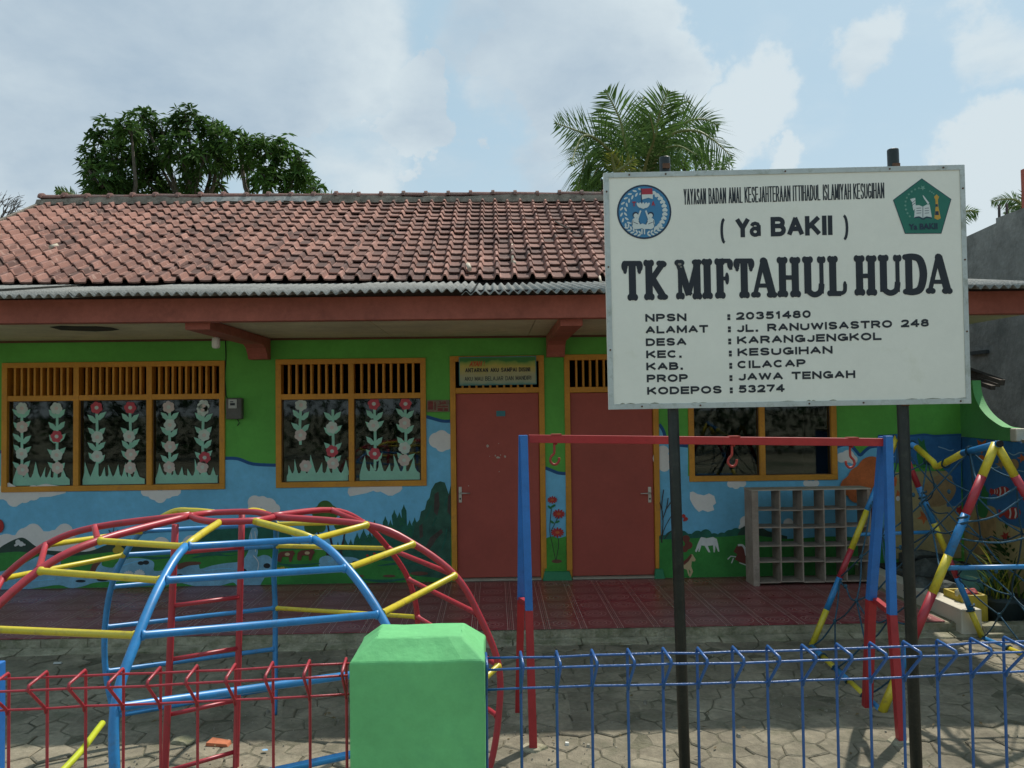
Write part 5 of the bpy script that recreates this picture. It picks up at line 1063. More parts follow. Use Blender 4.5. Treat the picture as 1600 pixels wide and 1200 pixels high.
# ---- bold sans lettering drawn with strokes
def _el(cx, cy, a, b, t0, t1, n=14): return [(cx+a*math.cos(R(t0+(t1-t0)*k/n)), cy+b*math.sin(R(t0+(t1-t0)*k/n))) for k in range(n+1)]
_bowl = lambda y0, y1, x=1.0: [(0,y1),(x*.6,y1)] + _el(x*.6,(y0+y1)/2,x*.4,(y1-y0)/2,90,-90,8) + [(0,y0)]
_S = smooth([(.95,.76),(.82,.95),(.5,1),(.17,.95),(.03,.75),(.17,.58),(.5,.5),(.84,.42),(.98,.24),(.85,.05),(.5,0),(.18,.04),(.02,.25)], 2)
GL = {'A':(.86,[[(0,0),(.5,1)],[(.5,1),(1,0)],[(.2,.32),(.8,.32)]],[]), 'B':(.76,[[(0,0),(0,1)]],[_bowl(.54,1,.92),_bowl(0,.54)]), 'C':(.82,[],[_el(.5,.5,.5,.5,42,318)]), 'D':(.80,[[(0,0),(0,1)]],[[(0,1),(.45,1)]+_el(.45,.5,.55,.5,90,-90,10)+[(0,0)]]),
 'E':(.70,[[(0,0),(0,1)],[(0,1),(1,1)],[(0,.52),(.92,.52)],[(0,0),(1,0)]],[]), 'G':(.86,[[(1,.1),(1,.44)],[(1,.44),(.55,.44)]],[_el(.5,.5,.5,.5,42,325)]), 'H':(.78,[[(0,0),(0,1)],[(1,0),(1,1)],[(0,.52),(1,.52)]],[]), 'I':(0,[[(.5,0),(.5,1)]],[]),
 'J':(.60,[],[[(1,1),(1,.28)]+_el(.5,.28,.5,.28,0,-170,8)]), 'K':(.80,[[(0,0),(0,1)],[(0,.34),(.95,1)],[(.33,.58),(1,0)]],[]), 'L':(.66,[[(0,0),(0,1)],[(0,0),(1,0)]],[]), 'M':(.92,[[(0,0),(0,1)],[(1,0),(1,1)],[(0,1),(.5,.12)],[(.5,.12),(1,1)]],[]),
 'N':(.78,[[(0,0),(0,1)],[(1,0),(1,1)],[(0,1),(1,0)]],[]), 'O':(.88,[],[_el(.5,.5,.5,.5,0,360,22)]), 'P':(.74,[[(0,0),(0,1)]],[_bowl(.44,1)]), 'R':(.80,[[(0,0),(0,1)],[(.5,.46),(1,0)]],[_bowl(.46,1,.95)]), 'S':(.76,[],[_S]),
 'T':(.76,[[(0,1),(1,1)],[(.5,1),(.5,0)]],[]), 'U':(.78,[],[[(0,1),(0,.32)]+_el(.5,.32,.5,.32,180,360,10)+[(1,1)]]), 'W':(1.15,[[(0,1),(.24,0)],[(.24,0),(.5,.95)],[(.5,.95),(.76,0)],[(.76,0),(1,1)]],[]), 'Y':(.82,[[(0,1),(.5,.46)],[(1,1),(.5,.46)],[(.5,.46),(.5,0)]],[]),
 '0':(.68,[],[_el(.5,.5,.5,.5,0,360,20)]), '1':(.40,[[(.1,.76),(.7,1)],[(.7,1),(.7,0)]],[]), '2':(.68,[[(0,0),(1,0)]],[smooth([(.03,.72),(.14,.93),(.5,1),(.86,.93),(.96,.72),(.80,.46),(.4,.20),(.03,0)],2)]),
 '3':(.68,[],[smooth([(.03,.78),(.18,.96),(.5,1),(.84,.95),(.93,.76),(.82,.58),(.45,.53)],2), smooth([(.45,.53),(.86,.46),(1,.26),(.87,.05),(.5,0),(.15,.04),(0,.23)],2)]), '4':(.72,[[(.74,0),(.74,1)],[(.74,1),(0,.30)],[(0,.28),(1,.28)]],[]),
 '5':(.68,[[(.92,1),(.2,1)],[(.2,1),(.08,.52)]],[smooth([(.08,.50),(.3,.61),(.6,.63),(.9,.54),(1,.31),(.88,.06),(.5,0),(.15,.04),(0,.2)],2)]), '7':(.68,[[(0,1),(1,1)],[(1,1),(.38,0)]],[]), '8':(.68,[],[_el(.5,.77,.42,.23,0,360,16),_el(.5,.27,.5,.27,0,360,16)]),
 '.':(0,'dot',[]), ':':(0,'colon',[]), '(':(.26,[],[[(1,1)]+_el(1.0,.5,1.0,.5,90,270,10)]), ')':(.26,[],[_el(0,.5,1.0,.5,90,-90,10)]), 'a':(.62,[[(1,.06),(1,.5)]],[[(.04,.58),(.2,.70),(.5,.74),(.85,.69),(1,.5)], _el(.5,.215,.5,.215,0,360,14)])}
def sans(s, xl, yl, xr, yr, h, sw, m=None, par=None, Y=None, k_=.0216, o0=.0032, gap=.30, name='lettering'):
    """one run of bold capitals; baseline from (xl,yl) to (xr,yr), cap height h, stroke width sw, all as they measure in the photo"""
    m = m or BLACKP; par = par or sg; Y = SY if Y is None else Y; mb = MB(); ws = []
    for c in s: ws.append(.42*h if c == ' ' else (h*.16 if c in '.:' else GL[c][0]*h))
    n = len(s); fixed = n*sw; free = (xr-xl)-fixed; tot = sum(ws)+gap*.5*h*(n-1); f = free/tot; x = xl; q = 0
    for c, w in zip(s, ws):
        w2 = w*f
        def pt(u, v): 
            X = x+sw/2+u*w2; t = (X-xl)/(xr-xl); yy = sw/2+v*(h-sw); return (X-k_*yy, yl+(yr-yl)*t-yy)
        if c in '.:':
            for v in ((0,) if c == '.' else (0, .62)):
                a = pt(.5, v); r_ = sw*.55; mb.disc_poly([P(a[0]+dx*r_*1.1, a[1]+dy*r_, Y=Y-o0) for dx, dy in ((-1,1),(1,1),(1,-1),(-1,-1))])
        elif c != ' ':
            _, st_, cv_ = GL[c]
            for seg_, cur in [(p, False) for p in st_]+[(p, True) for p in cv_]:
                pp_ = [pt(*p) for p in seg_]
                if not cur:
                    (ax, ay), (bx, by) = pp_; l = math.hypot(bx-ax, by-ay) or 1; e = sw*.5 if (abs(bx-ax) < .2*abs(by-ay)+.01 or abs(by-ay) < .12*abs(bx-ax)) else sw*.22
                    dx, dy = (bx-ax)/l*e, (by-ay)/l*e; pp_ = [(ax-dx, ay-dy), (bx+dx, by+dy)]
                q += 1; bd = band(pp_, sw); k = len(bd)//2; L_ = [P(X_, Y_, Y=Y-o0-q % 7*.00005) for X_, Y_ in bd]
                mb.add(L_, [(i, i+1, 2*k-2-i, 2*k-1-i) for i in range(k-1)])
        x += sw+w2+gap*.5*h*f
    return mb.build(name, m, par)
# lettering
def stq(xl, yl, xr, yr, h, o=.0032): k = .0216; return [P(x, y, Y=SY-o) for x, y in ((xl, yl), (xr, yr), (xr-k*h, yr-h), (xl-k*h, yl-h))]
yy = lambda x: 319.8-(x-1069)*.0322
for wd, x0, x1 in (('YAYASAN',1068.5,1103.5),('BADAN',1107.3,1134.8),('AMAL',1138.5,1160.5),('KESEJAHTERAAN',1163.6,1235.5),('ITTIHADUL',1239,1282),('ISLAMIYAH',1286,1330),('KESUGIHAN',1333.5,1382)): sans(wd, x0, yy(x0), x1, yy(x1), 24.5, 1.8, gap=.18)
yy = lambda x: 371-(x-1149)*.0262
sans('Y', 1149.5, yy(1149), 1172, yy(1172), 30.5, 7.0); sans('a', 1171.5, yy(1171), 1189, yy(1189), 30.5, 6.0); sans('BAKII', 1204.5, yy(1204), 1301, yy(1301), 30.5, 7.1, gap=.18)
sans('(', 1126, 381.5, 1134.5, 381.2, 41, 4.2); sans(')', 1317, 376, 1326, 375.7, 41, 4.2)
rows = [('NPSN',1008.4,502.7,1072.7,501.6), ('ALAMAT',1008.8,521.5,1106.5,519.6), ('DESA',1009.2,540.8,1072.7,539.6), ('KEC.',1009.8,559.8,1066,558.8), ('KAB.',1010,578.6,1068,577.6), ('PROP',1010.7,597.4,1075,596.3), ('KODEPOS',1011.3,616.8,1128,614.6),
        ('20351480',1150.3,499.9,1267,496.6), ('JL. RANUWISASTRO 248',1151,519.2,1451.8,510.2), ('KARANGJENGKOL',1151.8,537.6,1377.5,531.2), ('KESUGIHAN',1152.5,556.4,1301,552.4), ('CILACAP',1152.3,575.8,1259,573), ('JAWA TENGAH',1153.5,594.8,1336.5,590.6), ('53274',1154,613.9,1226,612.2)]
for s_, a, b, c, d in rows: sans(s_, a, b, c, d, 12.0, 3.15, gap=.30)
for x, y in ((1136.6,500),(1137.5,519),(1138,538),(1139,556.8),(1139.6,576),(1140,595.2),(1140.5,614.4)): sans(':', x, y, x+4.6, y, 11.9, 3.8)
for st_, q_, sw_ in (('ANTARKAN AKU SAMPAI DISINI', (727,582,828.5,580.4), 1.15), ('AKU MAU BELAJAR DAN MANDIRI', (726,595.5,830,593.5), .75)): sans(st_, *q_, 6.7, sw_, par=bn, Y=WY-.048, o0=.0005, gap=.3, name='banner_lettering')
# the big name, cut from fat slab shapes with bulb ends
def glyph(strokes, x0, x1, yb, h, k=[0]):
    """strokes in a unit box: ('l', pts, width) or ('b', x, y, rx, ry); x to the right, y up"""
    W = x1-x0; mb = MB()
    def to(u, v): return (x0+u*W - .0216*v*h, yb - v*h)
    for n_, s in enumerate(strokes):
        o = .0034+n_*.00006
        if s[0] == 'b': pts = [to(s[1]+math.cos(t)*s[3]/W, s[2]+math.sin(t)*s[4]/h) for t in [2*math.pi*q/20 for q in range(20)]]
        elif s[0] == 'p': pts = [to(u, v) for u, v in s[1]]
        else:
            px_ = [(u*W, v*h) for u, v in s[1]]; px_ = smooth(px_, 5) if len(px_) > 2 else px_; w = s[2]
            if isinstance(w, tuple): w = [w[0]+(w[1]-w[0])*abs(math.sin(math.pi*i/(len(px_)-1)))for i in range(len(px_))]
            pts = [to(u/W, v/h) for u, v in band(px_, w)]
        mb.disc_poly([P(x, y, Y=SY-o) for x, y in pts])
    return mb.build('large_letter', BLACKP, sg)
def stem(x, w, W, top=True, bot=True, h=62, bw=None):
    bw = bw or 7.2; r_ = [('l', [(x, .07), (x, .93)], w)]
    for yy, on in ((.075, bot), (.925, top)):
        if on: r_ += [('b', x-bw*.60/W, yy, bw*.56, 5.4), ('b', x+bw*.60/W, yy, bw*.56, 5.4), ('p', [(x-bw*.72/W, yy-.03*(1 if yy < .5 else -1)), (x-w*.42/W, yy+.13*(1 if yy < .5 else -1)), (x+w*.42/W, yy+.13*(1 if yy < .5 else -1)), (x+bw*.72/W, yy-.03*(1 if yy < .5 else -1))]), ('b', x, yy, bw*.8, 4.6)]
    return r_
YB = lambda x: 469.6-(x-973)*.0217
def big(ch, x0, x1):
    W = x1-x0; h = 62; w = 11.2
    if ch == 'T': s = stem(.5, w, W, top=False) + [('l', [(.1,.93),(.9,.93)], 8), ('b', .13, .86, 5, 8.5), ('b', .87, .86, 5, 8.5), ('l', [(.13,.86),(.16,.72)], 6), ('l', [(.87,.86),(.84,.72)], 6), ('b', .15, .72, 2.6, 3.4), ('b', .85, .72, 2.6, 3.4)]
    if ch == 'K': s = stem(.24, w, W) + [('l', [(.24,.42),(.80,.88)], 9), ('b', .82, .90, 7, 5.4), ('b', .70, .92, 5, 4.4), ('l', [(.40,.52),(.82,.10)], 10.5), ('b', .88, .075, 6, 4.8), ('b', .74, .075, 6, 4.6)]
    if ch == 'M': s = stem(.17, 6.5, W, top=False, bw=6) + stem(.84, w, W, top=False, bw=6.6) + [('l', [(.15,.90),(.52,.10)], 11), ('l', [(.50,.10),(.84,.92)], 7.5), ('b', .10, .915, 5.5, 5), ('b', .22, .915, 5.5, 5), ('b', .80, .93, 6, 4.6), ('b', .92, .93, 5, 4.6)]
    if ch == 'I': s = stem(.5, w, W)
    if ch == 'F': s = stem(.30, w, W) + [('l', [(.3,.945),(.88,.945)], 7), ('b', .86, .86, 4.6, 8), ('l', [(.86,.88),(.90,.72)], 5), ('l', [(.3,.50),(.64,.50)], 6), ('b', .68, .50, 3.2, 9.5)]
    if ch == 'A': s = [('l', [(.12,.08),(.48,.94)], 7), ('l', [(.50,.94),(.86,.08)], 12), ('b', .50, .93, 5.5, 5), ('l', [(.24,.30),(.74,.30)], 6.5), ('b', .07, .07, 5, 4.6), ('b', .22, .07, 5, 4.6), ('b', .78, .07, 6, 4.8), ('b', .94, .07, 5, 4.8)]
    if ch == 'H': s = stem(.24, w, W, bw=7.4) + stem(.76, w, W, bw=7.4) + [('l', [(.23,.49),(.77,.49)], 7)]
    if ch == 'U': s = stem(.24, w, W, bot=False, bw=7.4) + stem(.82, 6.5, W, bot=False, bw=5.8) + [('l', [(.22,.30),(.26,.14),(.50,.045),(.76,.12),(.82,.32)], 9)]
    if ch == 'L': s = stem(.30, w, W, bot=False) + [('l', [(.10,.06),(.72,.06)], 8), ('b', .12, .065, 4, 4.6), ('l', [(.70,.06),(.90,.12),(.93,.30)], 6), ('b', .92, .26, 2.8, 7)]
    if ch == 'D': s = stem(.22, w, W, top=False, bot=False) + [('b', .08, .935, 5, 4.6), ('b', .08, .065, 5, 4.6), ('l', [(.08,.94),(.40,.945),(.72,.86),(.86,.52),(.72,.15),(.40,.055),(.08,.06)], (8, 12))]
    glyph(s, x0, x1, YB((x0+x1)/2), h)
for ch, a, b in (('T',972.8,1004.8),('K',1006,1042.5),('M',1056.5,1096),('I',1097.5,1114),('F',1117,1146),('T',1148,1179),('A',1176,1212),('H',1214,1252.5),('U',1254,1291),('L',1293,1323),('H',1335,1371),('U',1372,1410),('D',1413,1448.5),('A',1449,1486)): big(ch, a, b)
# round emblem
EB = mat('emblem_blue', (.045,.20,.38), .5, .1); EK = mat('emblem_dark', (.02,.035,.07), .5, .1); EW = mat('emblem_white', (.62,.66,.64), .5, .05); ER = mat('emblem_red', (.38,.03,.05), .5, .1); EG = mat('emblem_green', (.02,.16,.115), .5, .1); EY_ = mat('emblem_gold', (.55,.32,.05), .5, .1)
def emb(name, items):
    groups = {}
    for n_, (pts, m) in enumerate(items): groups.setdefault(m.name, (m, MB()))[1].disc_poly([P(x, y, Y=SY-.0034-n_*.00005) for x, y in pts])
    for m, mb in groups.values(): mb.build(name, m, sg)
ex, ey, er = 1006.5, 331, 42.5; it = [(ell(ex, ey, er, er, 48), EK), (ell(ex, ey, er-2.6, er-2.6, 48), EB)]
for k in range(9):                                       # ears of grain round the rim
    a = R(100+k*14.5)
    for s in (-1, 1):
        rr_ = er-10+s*3.2; cx_, cy_ = ex+math.cos(a)*rr_, ey-math.sin(a)*rr_; it.append((ell(cx_, cy_, 3.6, 1.5, 8, -a+math.pi/2+s*.6), EW))
for k in range(11):
    a = R(62-k*11.5); rr_ = er-10; cx_, cy_ = ex+math.cos(a)*rr_, ey-math.sin(a)*rr_; it.append((blob([(cx_-2,cy_,2.4),(cx_+2,cy_,2.4),(cx_,cy_-2,2.2)], 12), EW))
for k in range(5):
    for s in (-1, 1):
        a = R(270+s*(12+k*9)); rr_ = er-7.5
        for q in (-1, 1): cx_, cy_ = ex+math.cos(a)*(rr_+q*2.3), ey-math.sin(a)*(rr_+q*2.3); it.append((ell(cx_, cy_, 3.2, 1.4, 8, -a+math.pi/2+q*.7*s), EW))
it += [([(1001.5,295),(1019,294),(1020,304),(1002,304.5)], ER), ([(1002,304),(1020,303.5),(1020,311),(1013,309),(1002,312)], EW), (band([(1001.5,294),(1003,318)], 1.3), EK)]
for dx in (-7,-3.6,0,3.6,7): it.append((ell(1005+dx, 321-abs(dx)*.05, 2.2, 5, 10, dx*.09), EW))
it.append((ell(1005, 323, 2.6, 3.4, 10), EW))
for sx in (-1, 1):                                       # two children holding up the flower
    bx = 1005+sx*12
    it += [(ell(bx, 335.5, 4.6, 4.6, 14), EK), (ell(bx-sx*.6, 337, 3.6, 3.6, 14), EW), (band([(bx-sx*3, 343), (1005+sx*4, 329)], 2.6), EW), (blob([(bx,346,5.5),(bx-sx*1,352,6.2),(bx+sx*1,349,5)]), EW),
           (band([(bx-sx*4, 350), (bx+sx*3, 347)], 1.0), EK), (band([(bx-sx*5, 345), (1005+sx*3, 353)], 1.0), EK), (band([(bx+sx*4, 344), (bx+sx*5, 352)], .9), EK)]
it += [([(993,353),(1005,349),(1008,356),(996,358)], EW), ([(1005,350),(1018,353),(1019,357.5),(1004,358)], EW), (band([(1003,358),(1003,366)], 2), EW), (band([(1007,358),(1007,366)], 2), EW)]
emb('round_emblem', it)
text('emblem_lettering', 'T', stq(988,322.5,993.5,322.4,7.5,.0058), ER, sg, .05); text('emblem_lettering', 'A', stq(1018,321.8,1023.5,321.6,7.5,.0058), ER, sg, .05)
pg = [(1440.3,278.6),(1486.6,311.2),(1471,365),(1414,365.4),(1395.3,312.4)]; cx_, cy_ = 1441.5, 327
pin = [(cx_+(x-cx_)*.975, cy_+(y-cy_)*.975) for x, y in pg]
it = [(pg, EK), (pin, EG)]
it += [([(1429.5,321),(1436,320.5),(1442,323),(1448,319.5),(1452.5,319.5),(1456,339.5),(1448,338),(1442,340.5),(1436,338),(1428.5,340)], EW), (band([(1442,323),(1442,340)], .9), EK), (band(smooth([(1429,340.5),(1436,339),(1442,342.5),(1448,339.5),(1456,341)]), 2), EK)]
for k in range(3):
    for x0_, x1_ in ((1432,1439.5),(1445,1451.5)): it.append((band([(x0_, 325.5+k*3.8), (x1_, 325+k*3.8)], .8), EK))
it += [([(1441.5,305),(1443,305.5),(1452,317),(1450,319.5),(1443,309)], EW), ([(1422,311),(1430,309),(1431,325),(1427,329),(1425,316)], EW), (band([(1424,318),(1430,313)], .8), EK), (band([(1424,322),(1430,317)], .8), EK)]
it += [([(1460,341),(1462,322),(1461.5,312),(1459.5,307.5),(1463.5,303.5),(1467.5,307.5),(1465.5,312),(1466,322),(1470,341),(1465,343.5)], EY_), ([(1462,319),(1465,319),(1465.5,323),(1462,323)], EK), ([(1461.5,330),(1466.5,330),(1467,336),(1461,336)], EK)]
for k in range(11):
    a = R(88+k*13.5); it.append((star(1441+math.cos(a)*26.5, 320-math.sin(a)*26.5, 2.4 if k else 4.5, 5, .3), mat('emblem_pale', (.16,.34,.27), .5, .1)))
for k in range(3): a = R(60-k*9); it.append((star(1441+math.cos(a)*24, 316-math.sin(a)*20, 1.8, 5, .3), mat('emblem_pale', (.16,.34,.27))))
emb('pentagon_emblem', it)
text('emblem_lettering', 'Ya BAKII', stq(1420,359.2,1465,357.8,9.5,.0058), EK, sg, .03)
# scratches and stains on the board
mb = MB()
for x, y, a_, b_ in ((1062,413,4,2.4),(1064,417,2,1.6)): mb.disc_poly([P(u, v, Y=SY-.0048) for u, v in [(x+math.cos(t)*a_*rs.uniform(.6,1), y+math.sin(t)*b_*rs.uniform(.5,1)) for t in [k*.7 for k in range(9)]]])
mb.build('scratch', mat('scratch', (.33,.30,.26), .9, .4, 60), sg)

# ================================================================ green gate pillar
pl_ = thing('gate_pillar', 'square green plastered gate pillar with a chamfered top between the red and blue fences', 'pillar', (0,0,0))
PIL = mat('pillar_green', (.150,.50,.185), .78, .16, 3.0, dirt=(.105,.36,.15), dirt_amt=.38, dirt_scale=5, bump=.28, bump_scale=26)
def pillar():
    Yf = 1.75; c0, c1 = P(546,1050,Y=Yf), P(757,1040,Y=Yf); zt = P(650,1034,Y=Yf).z; D = .195; ch = .050
    x0, x1 = c0.x, c1.x; pl_.location = ((x0+x1)/2, Yf+D/2, 0); nlv = 12
    zz = P(650,995,Y=Yf+ch).z
    bm = bmesh.new()
    def ring(x0, x1, y0, y1, z, n=6):
        v = []
        for (a, b) in (((x0,y0),(x1,y0)), ((x1,y0),(x1,y1)), ((x1,y1),(x0,y1)), ((x0,y1),(x0,y0))):
            for k in range(n): t = k/n; v.append(bm.verts.new((a[0]+(b[0]-a[0])*t, a[1]+(b[1]-a[1])*t, z)))
        return v
    rings = [ring(x0, x1, Yf, Yf+D, -.02+(zt+.02)*k/nlv) for k in range(nlv+1)] + [ring(x0+ch*1.0, x1-ch*1.0, Yf+ch, Yf+D-ch*.7, zz)]
    for a, b in zip(rings, rings[1:]):
        m = len(a)
        for k in range(m): bm.faces.new((a[k], a[(k+1) % m], b[(k+1) % m], b[k]))
    bm.faces.new(rings[-1]); rr = random.Random(4)
    for v in bm.verts:
        if v.co.z > .1: v.co += Vector((rr.uniform(-1,1), rr.uniform(-1,1), rr.uniform(-1,1)))*(.0009 if v.co.z < zt-.02 else .0016)
    me = bpy.data.meshes.new('shaft'); bm.to_mesh(me); bm.free(); me.materials.append(PIL)
    o = bpy.data.objects.new('shaft', me); COL.objects.link(o); attach(o, pl_)
    bv = o.modifiers.new('bevel', 'BEVEL'); bv.width = .004; bv.segments = 2; bv.limit_method = 'ANGLE'; bv.angle_limit = R(18)
pillar()

# ================================================================ welded mesh fences, folded over at the top
FB = mat('fence_blue', (.016,.095,.30), .33, .15, 20, dirt=(.03,.07,.18), dirt_amt=.25, dirt_scale=30, bump=.2, bump_scale=120, spec=.6); FRD = mat('fence_red', (.36,.022,.035), .42, .15, 20, dirt=(.22,.02,.025), dirt_amt=.25, dirt_scale=30, bump=.2, bump_scale=120, spec=.6)
def fence(name, label, tops, ztop, m, delta, cat='fence'):
    T = [P(x, y, Z=ztop) for x, y in tops]; t = thing(name, label, cat, (T[len(T)//2].x, T[len(T)//2].y, 0)); zl = ztop-.080; r1 = .0034; r2 = .0027
    tv = (T[-1]-T[0]).normalized(); nv = Vector((tv.y, -tv.x, 0)); nv = nv if nv.y < 0 else -nv
    for p in T:
        j = rs.uniform(-.0012,.0012); K = p+nv*delta+Vector((0,0,-.005)); Lw = Vector((p.x, p.y, zl))
        mb = MB(); mb.tube([(p.x+tv.x*(.012+j), p.y, -.01), (p.x+j, p.y, .65), (p.x, p.y, zl), (p.x, p.y, ztop-.003), p+nv*.004+Vector((0,0,.0015)), K-nv*.004+Vector((0,0,.002)), K+Vector((0,0,-.006)), Lw+nv*.012+Vector((0,0,.004)), Lw+nv*.006+Vector((0,0,-.010))], r1, 8)
        mb.build('vertical_wire', m, t)
    def hw(off, z, sag=.002):
        pts = []
        for i, p in enumerate(T): pts.append(Vector((p.x, p.y, 0))+nv*off+Vector((0, 0, z+rs.uniform(-.0012,.0012))))
        pts[0] = pts[0]+(pts[0]-pts[1]).normalized()*.012; pts[-1] = pts[-1]+(pts[-1]-pts[-2]).normalized()*.012
        mb = MB(); mb.tube(pts, r2, 7); mb.build('horizontal_wire', m, t)
    hw(.006, ztop-.010); hw(delta-.008, ztop-.014); hw(.0065, zl); hw(.006, .80); hw(.006, .30); hw(.006, .08)
    return t
blue_t = [(759,1021),(813,1019),(869,1018),(924,1016),(980,1014.7),(1035,1013),(1089,1012.5),(1144,1011),(1198,1009.5),(1252,1008),(1306,1006.3),(1358,1004.5),(1410,1002.5),(1463,1000.5),(1515.6,997.5),(1567.6,995.5),(1620,993.5),(1672,991.5),(1724,989.5),(1776,987.5)]
fence('mesh_fence', 'blue welded mesh fence panel right of the green pillar', blue_t, 1.369, FB, .078)
red_t = [(-106,1056.5),(-46,1054.5),(14,1052),(74,1049.5),(134,1047),(193,1045),(251,1043),(308.6,1040),(368,1038),(426.5,1035),(484,1032),(541,1029)]
fence('mesh_fence', 'red welded mesh fence panel left of the green pillar', red_t, 1.345, FRD, .088)
bp_ = thing('fence_post', 'blue steel post at the far left edge beside the red fence', 'post', P(2,1100,Y=2.3)); bp_.location.z = 0
a = P(1,1035,Y=2.3); mb = MB(); mb.box((a.x-.03, 2.28, 0), (a.x+.003, 2.32, a.z)); mb.build('post_shaft', mat('swing_blue', (.03,.17,.50), .4, .15, 9, dirt=(.02,.08,.25), dirt_amt=.15), bp_, bevel=.003)

# ================================================================ climbing dome
CB = mat('dome_blue', (.028,.23,.53), .38, .22, 8, dirt=(.07,.12,.19), dirt_amt=.28, dirt_scale=26, spec=.6); CR = mat('dome_red', (.42,.03,.045), .4, .12, 8, dirt=(.20,.045,.035), dirt_amt=.28, dirt_scale=26, spec=.6); CYL = mat('dome_yellow', (.62,.50,.03), .4, .12, 8, dirt=(.30,.21,.06), dirt_amt=.32, dirt_scale=26, spec=.6)
DP = [-1.2938, 3.9326, 26.3926, 23.3658, 25.786, 0.6438, 0.8741, 1.0797, 1.2209, 1.2979, 1.2896, 1.2284, 1.1752, 1.379, 1.2841, 1.125, 0.9269, 0.6689, 0.4171, 0.1783]
OBS = {('FL',1):(290,854),('FR',1):(490,842.5),('FL',2):(254,907),('FR',2):(543,888),('FL',3):(216,993),('FR',3):(594,960),('FL',4):(180,1106),
('RF',1):(574,820),('RF',2):(646,850),('RF',3):(711,899),('RF',4):(748,960),('RF',5):(779,1040),('RF',6):(779,1120),
('LF',1):(153,845),('LB',1):(148,824),('LF',2):(60,892),('LB',2):(71,852),('LB',3):(4,904),
('BL',2):(222,830),('BL',3):(195,867),('BL',4):(174,917),('BL',5):(164,980),('BL',6):(165,1049),('BL',7):(177,1119),
('BR',2):(430,819),('BR',3):(431,853),('BR',4):(428,894),('BR',5):(430,950),('BR',6):(430,1014),('BR',7):(430,1075),
('RB',3):(607,857),('RB',4):(638,905),('RB',5):(652,964),('BL',8):(175,1177),('BR',8):(429,1117)}
def dome_pt(m, k):
    cx, cy, phi, ab, ar = DP[:5]; r_ = DP[5+k-1]; z = DP[13+k-1] if k < 8 else 0.0
    g = {'FL':-90-ab,'FR':-90+ab,'RF':-ar,'RB':ar,'BR':90-ab,'BL':90+ab,'LB':180-ar,'LF':180+ar}[m]; a = R(g+phi)
    p = Vector((cx+r_*math.cos(a), cy+r_*math.sin(a), z))
    return near_ray(*OBS[(m, k)], p) if (m, k) in OBS else p
dm = thing('climbing_dome', 'red, blue and yellow pipe climbing dome in the yard behind the red fence', 'climbing frame', (DP[0], DP[1], 0))
N_ = {m: [dome_pt(m, k) for k in range(1, 9)] for m in ('FL','FR','RF','RB','BR','BL','LB','LF')}
for m in ('RF',): N_[m][6] = Vector((N_[m][5]*.5+N_[m][7]*.5)) + Vector((.02,0,-.02))
for m in ('FL','FR'):                                    # hidden lower legs continue the measured curve
    pass
# crown ring
zr = P(361,806,Y=DP[1]).z
ringc = P(361,806,Y=DP[1]); rx = .225
RN = {}
for nm, x, y, dy in (('L',297,806,-.02),('LF2',312,812,-.12),('FL',343,815.5,-.20),('FR',397,813.5,-.17),('RF2',415,811,-.08),('R',426,807.5,.03),('RB2',412,802.5,.13),('BR',388,799.5,.20),('BL',335,801,.18),('LB2',312,803.5,.10)):
    RN[nm] = P(x, y, Y=DP[1]+dy)
def pipe(name, pts, r_, m, sm_=True):
    mb = MB(); mb.tube(smooth([tuple(p) for p in pts], 5) if sm_ and len(pts) > 2 else pts, r_, 10); return mb.build(name, m, dm)
order = ['L','LF2','FL','FR','RF2','R','RB2','BR','BL','LB2','L']
pipe('crown_ring', [RN[k] for k in order], .0155, CR)
def pull(a, b, ra=.0): return b
pipe('arch_pipe', [RN['L']] + N_['LF'], .0165, CR); pipe('arch_pipe', [RN['L']+Vector((0,0,.004))] + N_['LB'], .0165, CR)
pipe('arch_pipe', [RN['R']] + N_['RF'], .0165, CR); pipe('arch_pipe', [RN['R']+Vector((0,0,.004))] + N_['RB'], .0165, CR)
for m in ('FL','FR'):
    e = RN[m]; q = [e+Vector((0,0,-.002))] + N_[m]; pts = smooth([tuple(p) for p in q], 5); cut = 5
    pipe('arch_pipe', [Vector(p) for p in pts[:cut+1]], .0165, CYL, False); pipe('arch_pipe', [Vector(p) for p in pts[cut:]], .0175, CB, False)
for m in ('BL','BR'):
    e = RN[m]; n1 = P(268,800.5,Y=DP[1]+.45) if m == 'BL' else P(398,797.5,Y=DP[1]+.50)
    q = ([e, P(300,798,Y=DP[1]+.33), n1] if m == 'BL' else [e, n1, P(416,803,Y=DP[1]+.62)]) + N_[m][1:]
    pts = smooth([tuple(p) for p in q], 5); cut = 12
    pipe('arch_pipe', [Vector(p) for p in pts[:cut+1]], .0155, CYL, False); pipe('arch_pipe', [Vector(p) for p in pts[cut:]], .0165, CB, False)
def rung(a, ka, b, kb, m, r_=.0135):
    p, q = N_[a][ka-1], N_[b][kb-1]; d = (q-p).normalized(); mb = MB(); mb.tube([p+d*.010, p+d*.019, p+d*.024, q-d*.024, q-d*.019, q-d*.010], [r_*1.38, r_*1.28, r_, r_, r_*1.28, r_*1.38], 10); mb.build('rung', m, dm)
for k in (1,2,3,4,5,6): rung('FL', k, 'FR', k, CB, .0145)
for k in (2,3,4,5,6,7): rung('BL', k, 'BR', k, CB, .0135)
for k in (1,2,3,4,5,6): rung('RF', k, 'RB', k, CR)
for k in (1,2,3,4,5,6): rung('LF', k, 'LB', k, CR)
for k in (1,2,3,5): rung('FL', k, 'LF', k, CYL); rung('FR', k, 'RF', k, CYL, .0145)
for k in (2,3,5): rung('BR', k, 'RB', k, CYL); (rung('BL', k, 'LB', k, CYL) if k < 5 else None)
